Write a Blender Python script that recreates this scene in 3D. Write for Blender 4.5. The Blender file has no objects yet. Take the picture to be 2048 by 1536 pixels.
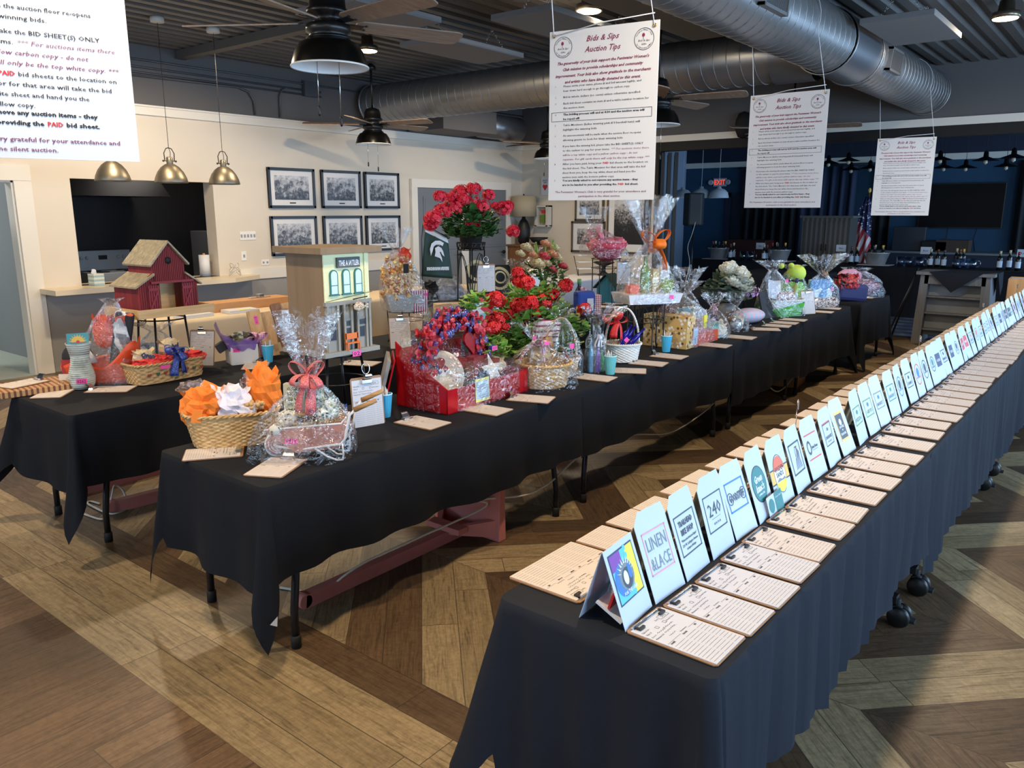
import bpy, bmesh, math, random
from mathutils import Vector, Matrix, noise
sc = bpy.context.scene
COL = sc.collection
PI = math.pi
# ------------------------------------------------------------------ camera, world, exposure
FPX, HOR, VX, CH = 1580.0, 422.0, 2315.0, 1.75      # focal length and vanishing points measured for a 2048x1536 frame
TILT = math.atan((768 - HOR) / FPX)
YAW = math.atan((VX - 1024) * math.cos(TILT) / FPX)
_F = Vector((math.cos(YAW), math.sin(YAW), 0)); RT = Vector((math.sin(YAW), -math.cos(YAW), 0))
FW = _F * math.cos(TILT) + Vector((0, 0, -math.sin(TILT))); UP = RT.cross(FW)
CP = Vector((0, 0, CH))
cam = bpy.data.cameras.new('camera'); camo = bpy.data.objects.new('camera', cam); COL.objects.link(camo)
cam.sensor_width = 36; cam.lens = 36 * FPX / 2048; cam.clip_start = .05; cam.clip_end = 100
camo.matrix_world = Matrix(((RT.x, UP.x, -FW.x, 0), (RT.y, UP.y, -FW.y, 0), (RT.z, UP.z, -FW.z, CH), (0, 0, 0, 1)))
sc.camera = camo
w = bpy.data.worlds.new('world'); sc.world = w; w.use_nodes = True
w.node_tree.nodes['Background'].inputs[0].default_value = (.62, .8, 1, 1)
w.node_tree.nodes['Background'].inputs[1].default_value = 1.0
vs = sc.view_settings; vs.view_transform = 'Standard'; vs.look = 'None'; vs.gamma = 1; vs.use_curve_mapping = False
vs.exposure = 0.05
sc.cycles.adaptive_threshold = .03; sc.cycles.max_bounces = 7; sc.cycles.transparent_max_bounces = 24; sc.cycles.use_denoising = True
sc.cycles.sample_clamp_indirect = 6; sc.cycles.caustics_reflective = False; sc.cycles.caustics_refractive = False

def lamp(name, kind, loc, power, color, size=1, sizey=None, rot=None, spot=None, spread=None):
    l = bpy.data.lights.new(name, kind); l.energy = power; l.color = color
    if kind == 'AREA':
        l.shape = 'RECTANGLE' if sizey else 'DISK'; l.size = size
        if sizey: l.size_y = sizey
        if spread: l.spread = spread
    else: l.shadow_soft_size = size
    if kind == 'SPOT': l.spot_size = spot; l.spot_blend = .7
    o = bpy.data.objects.new(name, l); COL.objects.link(o); o.location = loc
    if rot: o.rotation_euler = rot
    return o
WARM = (1, .79, .54); COOL = (.45, .69, 1.0)
# daylight through the street windows (right wall Y=-3.6 and the wall behind the camera X=-4.5)
WINR = [(0.2, 3.0), (3.8, 6.6), (7.4, 10.2)]
for a, b in WINR:
    lamp('daylight', 'AREA', ((a + b) / 2, -3.72, 1.75), 230, COOL, b - a, 1.9, (PI / 2, 0, 0))
WINB = [(-2.4, .4), (1.4, 4.2), (5.2, 8.0)]
for a, b in WINB:
    lamp('daylight', 'AREA', (-4.62, (a + b) / 2, 1.75), 70, COOL, b - a, 1.9, (PI / 2, 0, -PI / 2))
lamp('daylight', 'AREA', (15.8, -3.9, 1.8), 430, COOL, 6, 2.4, (PI / 2, 0, 0))
# ------------------------------------------------------------------ placing helpers
def ray(x, y): return FW * FPX + RT * (x - 1024) - UP * (y - 768)
def az(x, y, z): d = ray(x, y); return CP + d * ((z - CH) / d.z)
def aY(x, y, Y): d = ray(x, y); return CP + d * (Y / d.y)
def aX(x, y, X): d = ray(x, y); return CP + d * (X / d.x)
T = .742
def on(x, y, z=T): return az(x, y, z)
def mpp(p): return (Vector(p) - CP).dot(FW) / FPX          # metres per photo pixel at p
# ------------------------------------------------------------------ materials
def lin(c):
    return tuple((v / 255 / 12.92) if v / 255 <= .04045 else ((v / 255 + .055) / 1.055) ** 2.4 for v in c[:3]) + (1,)
MC = {}
class NT:
    """small node-graph writer"""
    def __init__(s, name):
        s.m = bpy.data.materials.new(name); s.m.use_nodes = True; s.t = s.m.node_tree
        s.t.nodes.clear(); s.out = s.t.nodes.new('ShaderNodeOutputMaterial')
    def n(s, typ, **kw):
        nd = s.t.nodes.new('ShaderNode' + typ)
        for k, v in kw.items():
            if k.startswith('_'): setattr(nd, k[1:], v)
        for k, v in kw.items():
            if k.startswith('_'): continue
            key = int(k[1:]) if k[0] == 'i' and k[1:].isdigit() else k.replace('__', ' ')
            s.set(nd.inputs[key], v)
        return nd
    def set(s, inp, v):
        if hasattr(v, 'outputs'): v = v.outputs[0]
        if hasattr(v, 'is_linked') and hasattr(v, 'links'): s.t.links.new(v, inp)
        else: inp.default_value = v
    def ma(s, op, a, b=0, c=0):
        return s.n('Math', _operation=op, i0=a, i1=b, i2=c).outputs[0]
    def mix(s, f, a, b, mode='MIX'):
        nd = s.n('Mix', _data_type='RGBA', _blend_type=mode); s.set(nd.inputs[0], f); s.set(nd.inputs[6], a); s.set(nd.inputs[7], b)
        return nd.outputs[2]
    def ramp(s, f, stops):
        nd = s.n('ValToRGB', Fac=f); e = nd.color_ramp.elements
        while len(e) < len(stops): e.new(.5)
        for q, (p, c) in zip(e, stops): q.position = p; q.color = c
        return nd.outputs[0]
    def co(s, which='Object', scale=(1, 1, 1), rot=(0, 0, 0)):
        tc = s.n('TexCoord'); mp = s.n('Mapping'); s.set(mp.inputs[0], tc.outputs[which]); mp.inputs['Scale'].default_value = scale; mp.inputs['Rotation'].default_value = rot
        return mp.outputs[0]
    def noise(s, v, scale, detail=4, rough=.55, dist=0):
        return s.n('TexNoise', Vector=v, Scale=scale, Detail=detail, Roughness=rough, Distortion=dist).outputs[0]
    def bump(s, h, st, dist=.01):
        return s.n('Bump', Height=h, Strength=st, Distance=dist).outputs[0]
    def pr(s, color, rough=.5, metal=0, normal=None, **kw):
        p = s.n('BsdfPrincipled'); s.set(p.inputs['Base Color'], color); s.set(p.inputs['Roughness'], rough); p.inputs['Metallic'].default_value = metal
        for k, v in kw.items(): s.set(p.inputs[k.replace('_', ' ')], v)
        if normal is not None: s.set(p.inputs['Normal'], normal)
        s.t.links.new(p.outputs[0], s.out.inputs[0]); return p
def M(name, c=(200, 200, 200), rough=.5, metal=0, var=.0, vscale=6, bump=0, bscale=60, **kw):
    if name in MC: return MC[name]
    g = NT(name); col = lin(c); nrm = None
    v = g.co()
    if var:
        dark = tuple(x * (1 - var) for x in col[:3]) + (1,); lite = tuple(min(1, x * (1 + var)) for x in col[:3]) + (1,)
        col = g.ramp(g.noise(v, vscale), [(.3, dark), (.7, lite)])
    if bump: nrm = g.bump(g.noise(v, bscale), bump, .004)
    g.pr(col, rough, metal, nrm, **kw); MC[name] = g.m; return g.m
def wood(name, c1, c2, scale=1., axis=0, rough=.5):
    if name in MC: return MC[name]
    g = NT(name); s = [14 * scale] * 3; s[axis] = 1.2 * scale
    n = g.noise(g.co(scale=tuple(s)), 3, 6, .6, .6)
    g.pr(g.ramp(n, [(.3, lin(c1)), (.5, lin([(a + b) / 2 for a, b in zip(c1, c2)])), (.7, lin(c2))]), rough, 0, g.bump(n, .2, .003)); MC[name] = g.m; return g.m
def stripes(name, c1, c2, scale, axis=0, duty=.5, rough=.5, c3=None, axis2=None, coord='Object'):
    if name in MC: return MC[name]
    g = NT(name); sep = g.n('SeparateXYZ', Vector=g.co(coord))
    def st(ax): return g.ma('LESS_THAN', g.ma('FRACT', g.ma('MULTIPLY', sep.outputs[ax], scale)), duty)
    a = g.mix(st(axis), lin(c1), lin(c2))
    if axis2 is not None: a = g.mix(g.ma('MULTIPLY', st(axis2), .55), a, lin(c3))
    g.pr(a, rough); MC[name] = g.m; return g.m
def spots(name, cols, scale, rough=.5, pos=None, feature='F1', metal=0):
    """voronoi cells of several colours"""
    if name in MC: return MC[name]
    g = NT(name); v = g.n('TexVoronoi', Vector=g.co(), Scale=scale)
    sep = g.n('SeparateColor', Color=v.outputs['Color'])
    n = len(cols); rp = g.n('ValToRGB', Fac=sep.outputs[0]); rp.color_ramp.interpolation = 'CONSTANT'; e = rp.color_ramp.elements
    while len(e) < n: e.new(.5)
    for i, c in enumerate(cols): e[i].position = i / n if pos is None else pos[i]; e[i].color = lin(c)
    g.pr(rp.outputs[0], rough, metal, g.bump(v.outputs[0], .3, .005)); MC[name] = g.m; return g.m
def dots(name, base, cols, scale, r=.25, rough=.5):
    """spots of several colours on a plain ground"""
    if name in MC: return MC[name]
    g = NT(name); v = g.n('TexVoronoi', Vector=g.co(), Scale=scale)
    sep = g.n('SeparateColor', Color=v.outputs['Color']); n = len(cols)
    rp = g.n('ValToRGB', Fac=sep.outputs[0]); rp.color_ramp.interpolation = 'CONSTANT'; e = rp.color_ramp.elements
    while len(e) < n: e.new(.5)
    for i, c in enumerate(cols): e[i].position = i / n; e[i].color = lin(c)
    g.pr(g.mix(g.ma('LESS_THAN', v.outputs[0], r), lin(base), rp.outputs[0]), rough); MC[name] = g.m; return g.m
def emis(name, c, st):
    if name in MC: return MC[name]
    g = NT(name); e = g.n('Emission', Color=lin(c), Strength=st); g.t.links.new(e.outputs[0], g.out.inputs[0]); MC[name] = g.m; return g.m
def film(name='cellophane', tint=(252, 252, 252), base=.12, rough=.07, haze=0.0, crinkle=1.0):
    """thin clear plastic film: transparent with a crinkled glossy sheen"""
    if name in MC: return MC[name]
    g = NT(name); v = g.co()
    h = g.ma('ADD', g.noise(v, 28, 3, .6, 1.5), g.ma('MULTIPLY', g.n('TexVoronoi', Vector=v, Scale=22.0, _feature='DISTANCE_TO_EDGE').outputs[0], 1.2))
    nb = g.bump(h, .8 * crinkle, .012)
    lw = g.n('LayerWeight', Blend=.2); g.set(lw.inputs['Normal'], nb)
    tr = g.n('BsdfTransparent', Color=lin(tint)); gl = g.n('BsdfGlossy', Color=(1, 1, 1, 1), Roughness=rough); g.set(gl.inputs['Normal'], nb)
    df = g.n('BsdfTranslucent', Color=lin(tint))
    f = g.ma('MULTIPLY_ADD', lw.outputs['Facing'], .5, base)
    a = g.n('MixShader'); g.set(a.inputs[0], f); g.set(a.inputs[1], tr); g.set(a.inputs[2], gl)
    b = g.n('MixShader'); b.inputs[0].default_value = haze; g.set(b.inputs[1], a); g.set(b.inputs[2], df)
    g.t.links.new(b.outputs[0], g.out.inputs[0]); MC[name] = g.m; return g.m
def glass(name='glass', tint=(245, 250, 252), base=.04):
    if name in MC: return MC[name]
    g = NT(name); lw = g.n('LayerWeight', Blend=.3)
    tr = g.n('BsdfTransparent', Color=lin(tint)); gl = g.n('BsdfGlossy', Color=(1, 1, 1, 1), Roughness=.02)
    a = g.n('MixShader'); g.set(a.inputs[0], g.ma('MULTIPLY_ADD', lw.outputs['Facing'], .6, base)); g.set(a.inputs[1], tr); g.set(a.inputs[2], gl)
    g.t.links.new(a.outputs[0], g.out.inputs[0]); MC[name] = g.m; return g.m
# ------------------------------------------------------------------ mesh building
class MB:
    def __init__(s): s.v = []; s.f = []; s.mi = []; s.sm = []
    def add(s, vs, fs, m=0, smooth=False, X=None):
        o = len(s.v)
        s.v += [tuple(X @ Vector(p)) for p in vs] if X else [tuple(p) for p in vs]
        for f in fs: s.f.append([i + o for i in f]); s.mi.append(m); s.sm.append(smooth)
        return s
    def box(s, a, b, m=0, X=None):
        x0, y0, z0 = a; x1, y1, z1 = b
        vs = [(x0, y0, z0), (x1, y0, z0), (x1, y1, z0), (x0, y1, z0), (x0, y0, z1), (x1, y0, z1), (x1, y1, z1), (x0, y1, z1)]
        return s.add(vs, [(3, 2, 1, 0), (4, 5, 6, 7), (0, 1, 5, 4), (1, 2, 6, 5), (2, 3, 7, 6), (3, 0, 4, 7)], m, False, X)
    def frustum(s, c, w0, d0, w1, d1, h, m=0, X=None):
        x, y, z = c; vs = [(x + i * w0 / 2, y + j * d0 / 2, z) for i, j in ((-1, -1), (1, -1), (1, 1), (-1, 1))] + [(x + i * w1 / 2, y + j * d1 / 2, z + h) for i, j in ((-1, -1), (1, -1), (1, 1), (-1, 1))]
        return s.add(vs, [(3, 2, 1, 0), (4, 5, 6, 7), (0, 1, 5, 4), (1, 2, 6, 5), (2, 3, 7, 6), (3, 0, 4, 7)], m, False, X)
    def prism(s, pts, y0, y1, m=0, X=None):
        """outline in local X/Z extruded along Y"""
        n = len(pts); vs = [(p[0], y0, p[1]) for p in pts] + [(p[0], y1, p[1]) for p in pts]
        fs = [tuple(range(n)), tuple(range(2 * n - 1, n - 1, -1))] + [(i, i + n, (i + 1) % n + n, (i + 1) % n) for i in range(n)]
        return s.add(vs, fs, m, False, X)
    def slab(s, pts, z0, z1, m=0, X=None):
        """outline in X/Y extruded along Z"""
        n = len(pts); vs = [(p[0], p[1], z0) for p in pts] + [(p[0], p[1], z1) for p in pts]
        fs = [tuple(range(n - 1, -1, -1)), tuple(range(n, 2 * n))] + [(i, (i + 1) % n, (i + 1) % n + n, i + n) for i in range(n)]
        return s.add(vs, fs, m, False, X)
    def tube(s, pts, r=.004, n=6, m=0, closed=False, smooth=True, X=None):
        pts = [Vector(p) for p in pts]; k = len(pts); vs = []; fs = []
        rs = r if isinstance(r, (list, tuple)) else [r] * k; prev = None
        for i, p in enumerate(pts):
            a = pts[(i - 1) % k] if (closed or i) else p; b = pts[(i + 1) % k] if (closed or i < k - 1) else p
            t = (b - a).normalized() if (b - a).length > 1e-9 else Vector((0, 0, 1))
            if prev is None: u = t.orthogonal().normalized()
            else: u = (prev - t * prev.dot(t)); u = u.normalized() if u.length > 1e-6 else t.orthogonal().normalized()
            prev = u; v = t.cross(u)
            for j in range(n): q = 2 * PI * j / n; vs.append(p + (u * math.cos(q) + v * math.sin(q)) * rs[i])
        for i in range(k if closed else k - 1):
            for j in range(n):
                a = i * n + j; b = i * n + (j + 1) % n; c = ((i + 1) % k) * n + (j + 1) % n; d = ((i + 1) % k) * n + j; fs.append((a, b, c, d))
        if not closed: fs += [tuple(range(n - 1, -1, -1)), tuple(range((k - 1) * n, k * n))]
        return s.add(vs, fs, m, smooth, X)
    def lathe(s, prof, n=32, m=0, c=(0, 0, 0), smooth=True, X=None, sx=1, sy=1, cap=True, arc=2 * PI):
        vs = []; fs = []; k = len(prof)
        for r, z in prof:
            for j in range(n): q = arc * j / n; vs.append((c[0] + r * math.cos(q) * sx, c[1] + r * math.sin(q) * sy, c[2] + z))
        for i in range(k - 1):
            for j in range(n): a = i * n + j; b = i * n + (j + 1) % n; fs.append((a, b, b + n, a + n))
        if cap:
            if prof[0][0] > 1e-5: fs.append(tuple(range(n - 1, -1, -1)))
            if prof[-1][0] > 1e-5: fs.append(tuple(range((k - 1) * n, k * n)))
        return s.add(vs, fs, m, smooth, X)
    def sheet(s, fn, nu, nv, m=0, smooth=True, wrap=False, X=None):
        vs = [fn(i / nu, j / nv) for j in range(nv + 1) for i in range(nu + (0 if wrap else 1))]; w_ = nu + (0 if wrap else 1); fs = []
        for j in range(nv):
            for i in range(nu): a = j * w_ + i; b = j * w_ + (i + 1) % w_; fs.append((a, b, b + w_, a + w_))
        return s.add(vs, fs, m, smooth, X)
    def ball(s, c, r, m=0, n=10, X=None, smooth=True, amp=0, seed=0, fr=3.):
        if not hasattr(r, '__len__'): r = (r, r, r)
        k = max(4, n // 2 + 1); vs = []; fs = []
        for i in range(k + 1):
            th = PI * i / k
            for j in range(n):
                q = 2 * PI * j / n; d = Vector((math.sin(th) * math.cos(q), math.sin(th) * math.sin(q), math.cos(th)))
                f = 1 + amp * noise.noise(d * fr + Vector((seed * 7.3, seed, seed * 3.1))) if amp else 1
                vs.append((c[0] + d.x * r[0] * f, c[1] + d.y * r[1] * f, c[2] + d.z * r[2] * f))
        for i in range(k):
            for j in range(n): a = i * n + j; b = i * n + (j + 1) % n; fs.append((a, a + n, b + n, b))
        return s.add(vs, fs, m, smooth, X)
    def build(s, name, mats, parent=None, loc=None, rot=None, bevel=0, sub=0, solid=0):
        me = bpy.data.meshes.new(name); me.from_pydata(s.v, [], s.f)
        for m in (mats if isinstance(mats, (list, tuple)) else [mats]): me.materials.append(m)
        me.polygons.foreach_set('material_index', s.mi); me.polygons.foreach_set('use_smooth', s.sm)
        bm = bmesh.new(); bm.from_mesh(me); bmesh.ops.remove_doubles(bm, verts=bm.verts, dist=1e-6); bm.to_mesh(me); bm.free(); me.update()
        o = bpy.data.objects.new(name, me); COL.objects.link(o)
        if parent: o.parent = parent
        if loc is not None: o.location = loc
        if rot is not None: o.rotation_euler = rot if hasattr(rot, '__len__') else (0, 0, rot)
        if solid: md = o.modifiers.new('solid', 'SOLIDIFY'); md.thickness = solid; md.offset = 0
        if bevel: md = o.modifiers.new('bevel', 'BEVEL'); md.width = bevel; md.segments = 2; md.limit_method = 'ANGLE'; md.angle_limit = .7
        if sub: md = o.modifiers.new('sub', 'SUBSURF'); md.levels = sub; md.render_levels = sub
        return o
def tag(o, label, cat, group=None, kind=None):
    o['label'] = label; o['category'] = cat
    if group: o['group'] = group
    if kind: o['kind'] = kind
    return o
def thing(name, label, cat, loc=(0, 0, 0), rot=0, group=None):
    o = bpy.data.objects.new(name, None); COL.objects.link(o); o.location = loc; o.rotation_euler = rot if hasattr(rot, '__len__') else (0, 0, rot)
    o.empty_display_size = .05
    return tag(o, label, cat, group)
def struct(name, mb, mats, **kw):
    o = mb.build(name, mats, **kw); o['kind'] = 'structure'; return o
def copy_tree(o, parent=None):
    c = o.copy(); COL.objects.link(c)
    if parent: c.parent = parent
    for ch in list(o.children): copy_tree(ch, c)
    return c
def dup(o, loc, rot=None, label=None):
    c = copy_tree(o); c.location = loc
    if rot is not None: c.rotation_euler = rot if hasattr(rot, '__len__') else (0, 0, rot)
    if label: c['label'] = label
    return c
def RX(a): return Matrix.Rotation(a, 4, 'X')
def RY(a): return Matrix.Rotation(a, 4, 'Y')
def RZ(a): return Matrix.Rotation(a, 4, 'Z')
def TR(x, y, z): return Matrix.Translation((x, y, z))
# ------------------------------------------------------------------ lettering
def glyphs(mb, text, x, y, size, width=None, align='L', m=0, shear=0, bold=0, X=None, z=0, fit=True, ext=0):
    """adds the outline of a line of text, lying in the XY plane, to a mesh builder"""
    cu = bpy.data.curves.new('t', 'FONT'); cu.body = text; cu.size = size; cu.resolution_u = 1; cu.shear = shear; cu.offset = bold; cu.extrude = ext
    ob = bpy.data.objects.new('t', cu); me = bpy.data.meshes.new_from_object(ob)
    vs = [v.co.copy() for v in me.vertices]; fs = [tuple(p.vertices) for p in me.polygons]
    bpy.data.objects.remove(ob); bpy.data.curves.remove(cu); bpy.data.meshes.remove(me)
    if not vs: return 0
    x0 = min(v.x for v in vs); x1 = max(v.x for v in vs); k = (width / (x1 - x0)) if width else 1; L = (x1 - x0) * k
    off = {'L': 0, 'C': -L / 2, 'R': -L}[align]
    mb.add([((v.x - x0) * k + off + x, v.y + y, v.z + z) for v in vs], fs, m, False, X); return L
def flat(mb, x0, y0, x1, y1, m=0, z=0, X=None): mb.add([(x0, y0, z), (x1, y0, z), (x1, y1, z), (x0, y1, z)], [(0, 1, 2, 3)], m, False, X)
def rectline(mb, x0, y0, x1, y1, t, m=0, z=0, X=None):
    flat(mb, x0, y0, x1, y0 + t, m, z, X); flat(mb, x0, y1 - t, x1, y1, m, z, X); flat(mb, x0, y0, x0 + t, y1, m, z, X); flat(mb, x1 - t, y0, x1, y1, m, z, X)
def disc(mb, cx, cy, r, m=0, z=0, n=28, X=None, ry=None, r0=0):
    ry = ry or r
    if not r0: mb.add([(cx + r * math.cos(2 * PI * i / n), cy + ry * math.sin(2 * PI * i / n), z) for i in range(n)], [tuple(range(n))], m, False, X)
    else:
        k = r0 / r; vs = [(cx + q * r * math.cos(2 * PI * i / n), cy + q * ry * math.sin(2 * PI * i / n), z) for q in (1, k) for i in range(n)]
        mb.add(vs, [(i, (i + 1) % n, (i + 1) % n + n, i + n) for i in range(n)], m, False, X)
def squig(mb, x, y, L, h, m=0, z=0, X=None, t=.0006, rnd=None, n=18):
    rnd = rnd or random; ps = []
    for i in range(n): ps.append((x + L * i / (n - 1) + rnd.uniform(-.3, .3) * h, y + h * math.sin(i * 2.2 + rnd.uniform(-.5, .5)) * rnd.uniform(.3, 1)))
    for (a, b), (c, d) in zip(ps, ps[1:]):
        l = math.hypot(c - a, d - b) or 1; ux, uy = -(d - b) / l * t, (c - a) / l * t
        mb.add([(a - ux, b - uy, z), (c - ux, d - uy, z), (c + ux, d + uy, z), (a + ux, b + uy, z)], [(0, 1, 2, 3)], m, False, X)
ORD = ['first', 'second', 'third', 'fourth', 'fifth', 'sixth', 'seventh', 'eighth', 'ninth', 'tenth', 'eleventh', 'twelfth', 'thirteenth', 'fourteenth', 'fifteenth', 'sixteenth', 'seventeenth', 'eighteenth', 'nineteenth', 'twentieth']
def nth(i):
    if i < 20: return ORD[i]
    t_, u = divmod(i + 1, 10); tens = {2: 'twenty', 3: 'thirty', 4: 'forty', 5: 'fifty', 6: 'sixty'}[t_]
    return tens + '-' + ORD[u - 1] if u else {'twenty': 'twentieth', 'thirty': 'thirtieth', 'forty': 'fortieth', 'fifty': 'fiftieth', 'sixty': 'sixtieth'}[tens]
# ================================================================== THE ROOM
XF, YW, ZC, YR, XB = 12.0, 9.34, 3.6, -3.6, -4.5     # far wall, cream wall, ceiling, street wall, wall behind the camera
def floor_mat():
    g = NT('plank_floor'); sp = g.n('SeparateXYZ', Vector=g.co()); x, y = sp.outputs[0], sp.outputs[1]; ma = g.ma
    def sel(f, a, b): return ma('ADD', ma('MULTIPLY', a, ma('SUBTRACT', 1, f)), ma('MULTIPLY', b, f))
    u = ma('SUBTRACT', x, 2.75); p = ma('PINGPONG', u, .885); seg = ma('FLOOR', ma('DIVIDE', u, .885)); par = ma('MODULO', ma('ADD', seg, 40), 2)
    cC = ma('DIVIDE', ma('SUBTRACT', ma('ADD', y, p), .595), .2212)
    aC = ma('MULTIPLY', sel(par, ma('SUBTRACT', x, y), ma('ADD', x, y)), .707)
    cA = ma('DIVIDE', y, .158); cB = ma('DIVIDE', ma('SUBTRACT', x, 1.23), .1625)
    isA = ma('LESS_THAN', x, 1.23); isC = ma('GREATER_THAN', x, 1.882)
    ac = sel(isA, sel(isC, cB, cC), cA); al = sel(isA, sel(isC, y, aC), x)
    pid = ma('FLOOR', ac); segid = ma('MULTIPLY', ma('MULTIPLY', seg, isC), 17.3)
    key = ma('ADD', ma('MULTIPLY', pid, 3.7), segid); wn = g.n('TexWhiteNoise', _noise_dimensions='1D'); g.set(wn.inputs['W'], key)
    pa = ma('ADD', ma('DIVIDE', al, 1.22), wn.outputs[0]); piece = ma('FLOOR', pa)
    wn2 = g.n('TexWhiteNoise', _noise_dimensions='1D'); g.set(wn2.inputs['W'], ma('ADD', key, ma('MULTIPLY', piece, 1.931))); rnd = wn2.outputs[0]
    litC = ma('SUBTRACT', 1, ma('MODULO', ma('FLOOR', ma('ADD', ma('DIVIDE', ma('FLOOR', cC), 2), 60)), 2)); litB = ma('LESS_THAN', cB, 3)
    lit = sel(isC, litB, litC)
    light = g.mix(rnd, lin((142, 122, 90)), lin((174, 152, 116))); dark = g.mix(rnd, lin((80, 62, 46)), lin((106, 83, 60))); mid = g.mix(rnd, lin((94, 72, 52)), lin((126, 98, 72)))
    base = g.mix(isA, g.mix(lit, dark, light), mid)
    cv = g.n('CombineXYZ'); g.set(cv.inputs[0], ma('MULTIPLY', al, 2.2)); g.set(cv.inputs[1], ma('MULTIPLY', ac, 4.5)); g.set(cv.inputs[2], ma('MULTIPLY', rnd, 37))
    gr = g.noise(cv.outputs[0], 2.2, 8, .68, .9)
    cv2 = g.n('CombineXYZ'); g.set(cv2.inputs[0], ma('MULTIPLY', al, 14)); g.set(cv2.inputs[1], ma('MULTIPLY', ac, 1.6)); g.set(cv2.inputs[2], ma('MULTIPLY', rnd, 11))
    saw = g.noise(cv2.outputs[0], 3.2, 5, .7, .3)
    gg = g.ramp(gr, [(.3, (.38, .35, .31, 1)), (.46, (.82, .81, .8, 1)), (.56, (1, 1, 1, 1)), (.74, (1.12, 1.12, 1.12, 1))])
    base = g.mix(1, base, gg, 'MULTIPLY'); base = g.mix(.7, base, g.ramp(saw, [(.3, (.56, .54, .5, 1)), (.62, (1, 1, 1, 1))]), 'MULTIPLY')
    fr = ma('FRACT', ac); e = ma('MINIMUM', fr, ma('SUBTRACT', 1, fr)); fp = ma('FRACT', pa); ep = ma('MULTIPLY', ma('MINIMUM', fp, ma('SUBTRACT', 1, fp)), 7.5)
    es = ma('ADD', ma('MULTIPLY', ma('MINIMUM', p, ma('SUBTRACT', .885, p)), 6), ma('MULTIPLY', ma('SUBTRACT', 1, isC), 9))
    ed = ma('LESS_THAN', ma('MINIMUM', ma('MINIMUM', e, ep), es), .012)
    base = g.mix(ma('MULTIPLY', ed, .75), base, (.03, .022, .015, 1))
    g.pr(base, g.ramp(gr, [(.3, (.5, .5, .5, 1)), (.7, (.36, .36, .36, 1))]), 0, g.bump(gr, .12, .004), Specular_IOR_Level=.45)
    return g.m
CREAM = M('cream_paint', (216, 206, 190), .75, var=.02, vscale=1.5); GREYW = M('dark_grey_paint', (96, 93, 92), .75, var=.03, vscale=1.2)
WSC = M('wainscot_grey', (150, 148, 146), .7); TRIM = M('white_trim', (226, 220, 208), .5); NAVY = M('navy_paint', (32, 70, 98), .7); NAVYD = M('navy_dark', (30, 38, 58), .7)
BLK = M('black_metal', (16, 16, 17), .38); BLKM = M('black_matte', (14, 14, 15), .7); DGREY = M('door_grey', (112, 116, 120), .55)
struct('floor', MB().box((XB, YR, -.05), (XF + .12, YW, 0)), floor_mat())
# corrugated steel deck ceiling, ribs along X
mb = MB(); prof = []; y = YR
while y < YW:
    prof += [(y, 0), (y + .09, 0), (y + .115, .045), (y + .175, .045)]; y += .2
prof.append((YW, 0)); n = len(prof)
vs = [(XB, a, ZC + b) for a, b in prof] + [(XF, a, ZC + b) for a, b in prof]
mb.add(vs, [(i, i + 1, i + 1 + n, i + n) for i in range(n - 1)]); mb.box((XB, YR, ZC + .06), (XF, YW, ZC + .1))
struct('ceiling', mb, M('deck_steel', (90, 88, 86), .42, .0, var=.05))
# small grooves and joists under the deck
for i, xx in enumerate((2.2, 5.3)):
    struct('trim_%d' % (20 + i), MB().box((xx, 6.3, ZC - .09), (xx + .12, YW, ZC)), M('joist', (90, 88, 84), .6))
# --- left (cream) wall Y=YW with doorway, kitchen hatch
def wallY(name, mat, y0, y1, spans, kind='structure'):
    mb = MB()
    for x0, x1, z0, z1 in spans: mb.box((x0, y0, z0), (x1, y1, z1))
    return struct(name, mb, mat)
DX0, DX1, HX0, HX1, HZ0, HZ1 = 2.35, 3.38, 3.95, 5.68, .93, 2.12
wallY('wall_left', CREAM, YW, YW + .14, [(XB, DX0, 0, 2.9), (DX0, DX1, 2.06, 2.9), (DX1, HX0, 0, 2.9), (HX0, HX1, 0, HZ0), (HX0, HX1, HZ1, 2.9), (HX1, XF, 0, 2.9)])
wallY('wall_left_upper', GREYW, YW, YW + .14, [(XB, XF + .12, 2.9, ZC + .1)])
wallY('wall_left_lower', WSC, YW - .012, YW, [(3.56, 8.95, 0, .86)])
struct('trim_1', MB().box((XB, YW - .03, 2.84), (XF, YW, 2.94)).box((XB, YW - .045, 2.93), (XF, YW, 2.95)), TRIM)
struct('trim_2', MB().box((5.95, YW - .03, .86), (8.95, YW, 1.0)), TRIM)
# doorway casing
mb = MB()
mb.box((DX0 - .16, YW - .03, 0), (DX0, YW, 2.06)).box((DX1, YW - .03, 0), (DX1 + .17, YW, 2.06)).box((DX0 - .16, YW - .035, 2.06), (DX1 + .17, YW, 2.22))
mb.box((DX1 - .02, YW, 0), (DX1, YW + .16, 2.06)).box((DX0, YW, 2.04), (DX1, YW + .16, 2.06))
struct('trim_3', mb, TRIM)
d = MB().box((0, 0, 0.01), (.98, .045, 2.03)).build('door_1', M('door_pale_green', (196, 196, 184), .55), loc=(DX0 + .3, YW + .2, 0), rot=1.15); d['kind'] = 'structure'
MB().box((.9, -.05, .98), (.94, .09, 1.02)).build('door_handle', BLK, d)
# hall behind the doorway
struct('floor_hall', MB().box((-1, YW, -.05), (HX0 - .2, 13, 0)), M('hall_vinyl', (176, 182, 168), .3, var=.05))
struct('wall_hall', MB().box((-1, 13, 0), (HX0, 13.1, 3)).box((HX0 - .22, YW + .14, 0), (HX0 - .16, 13, 3)), M('hall_wall', (120, 124, 126), .7))
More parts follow.
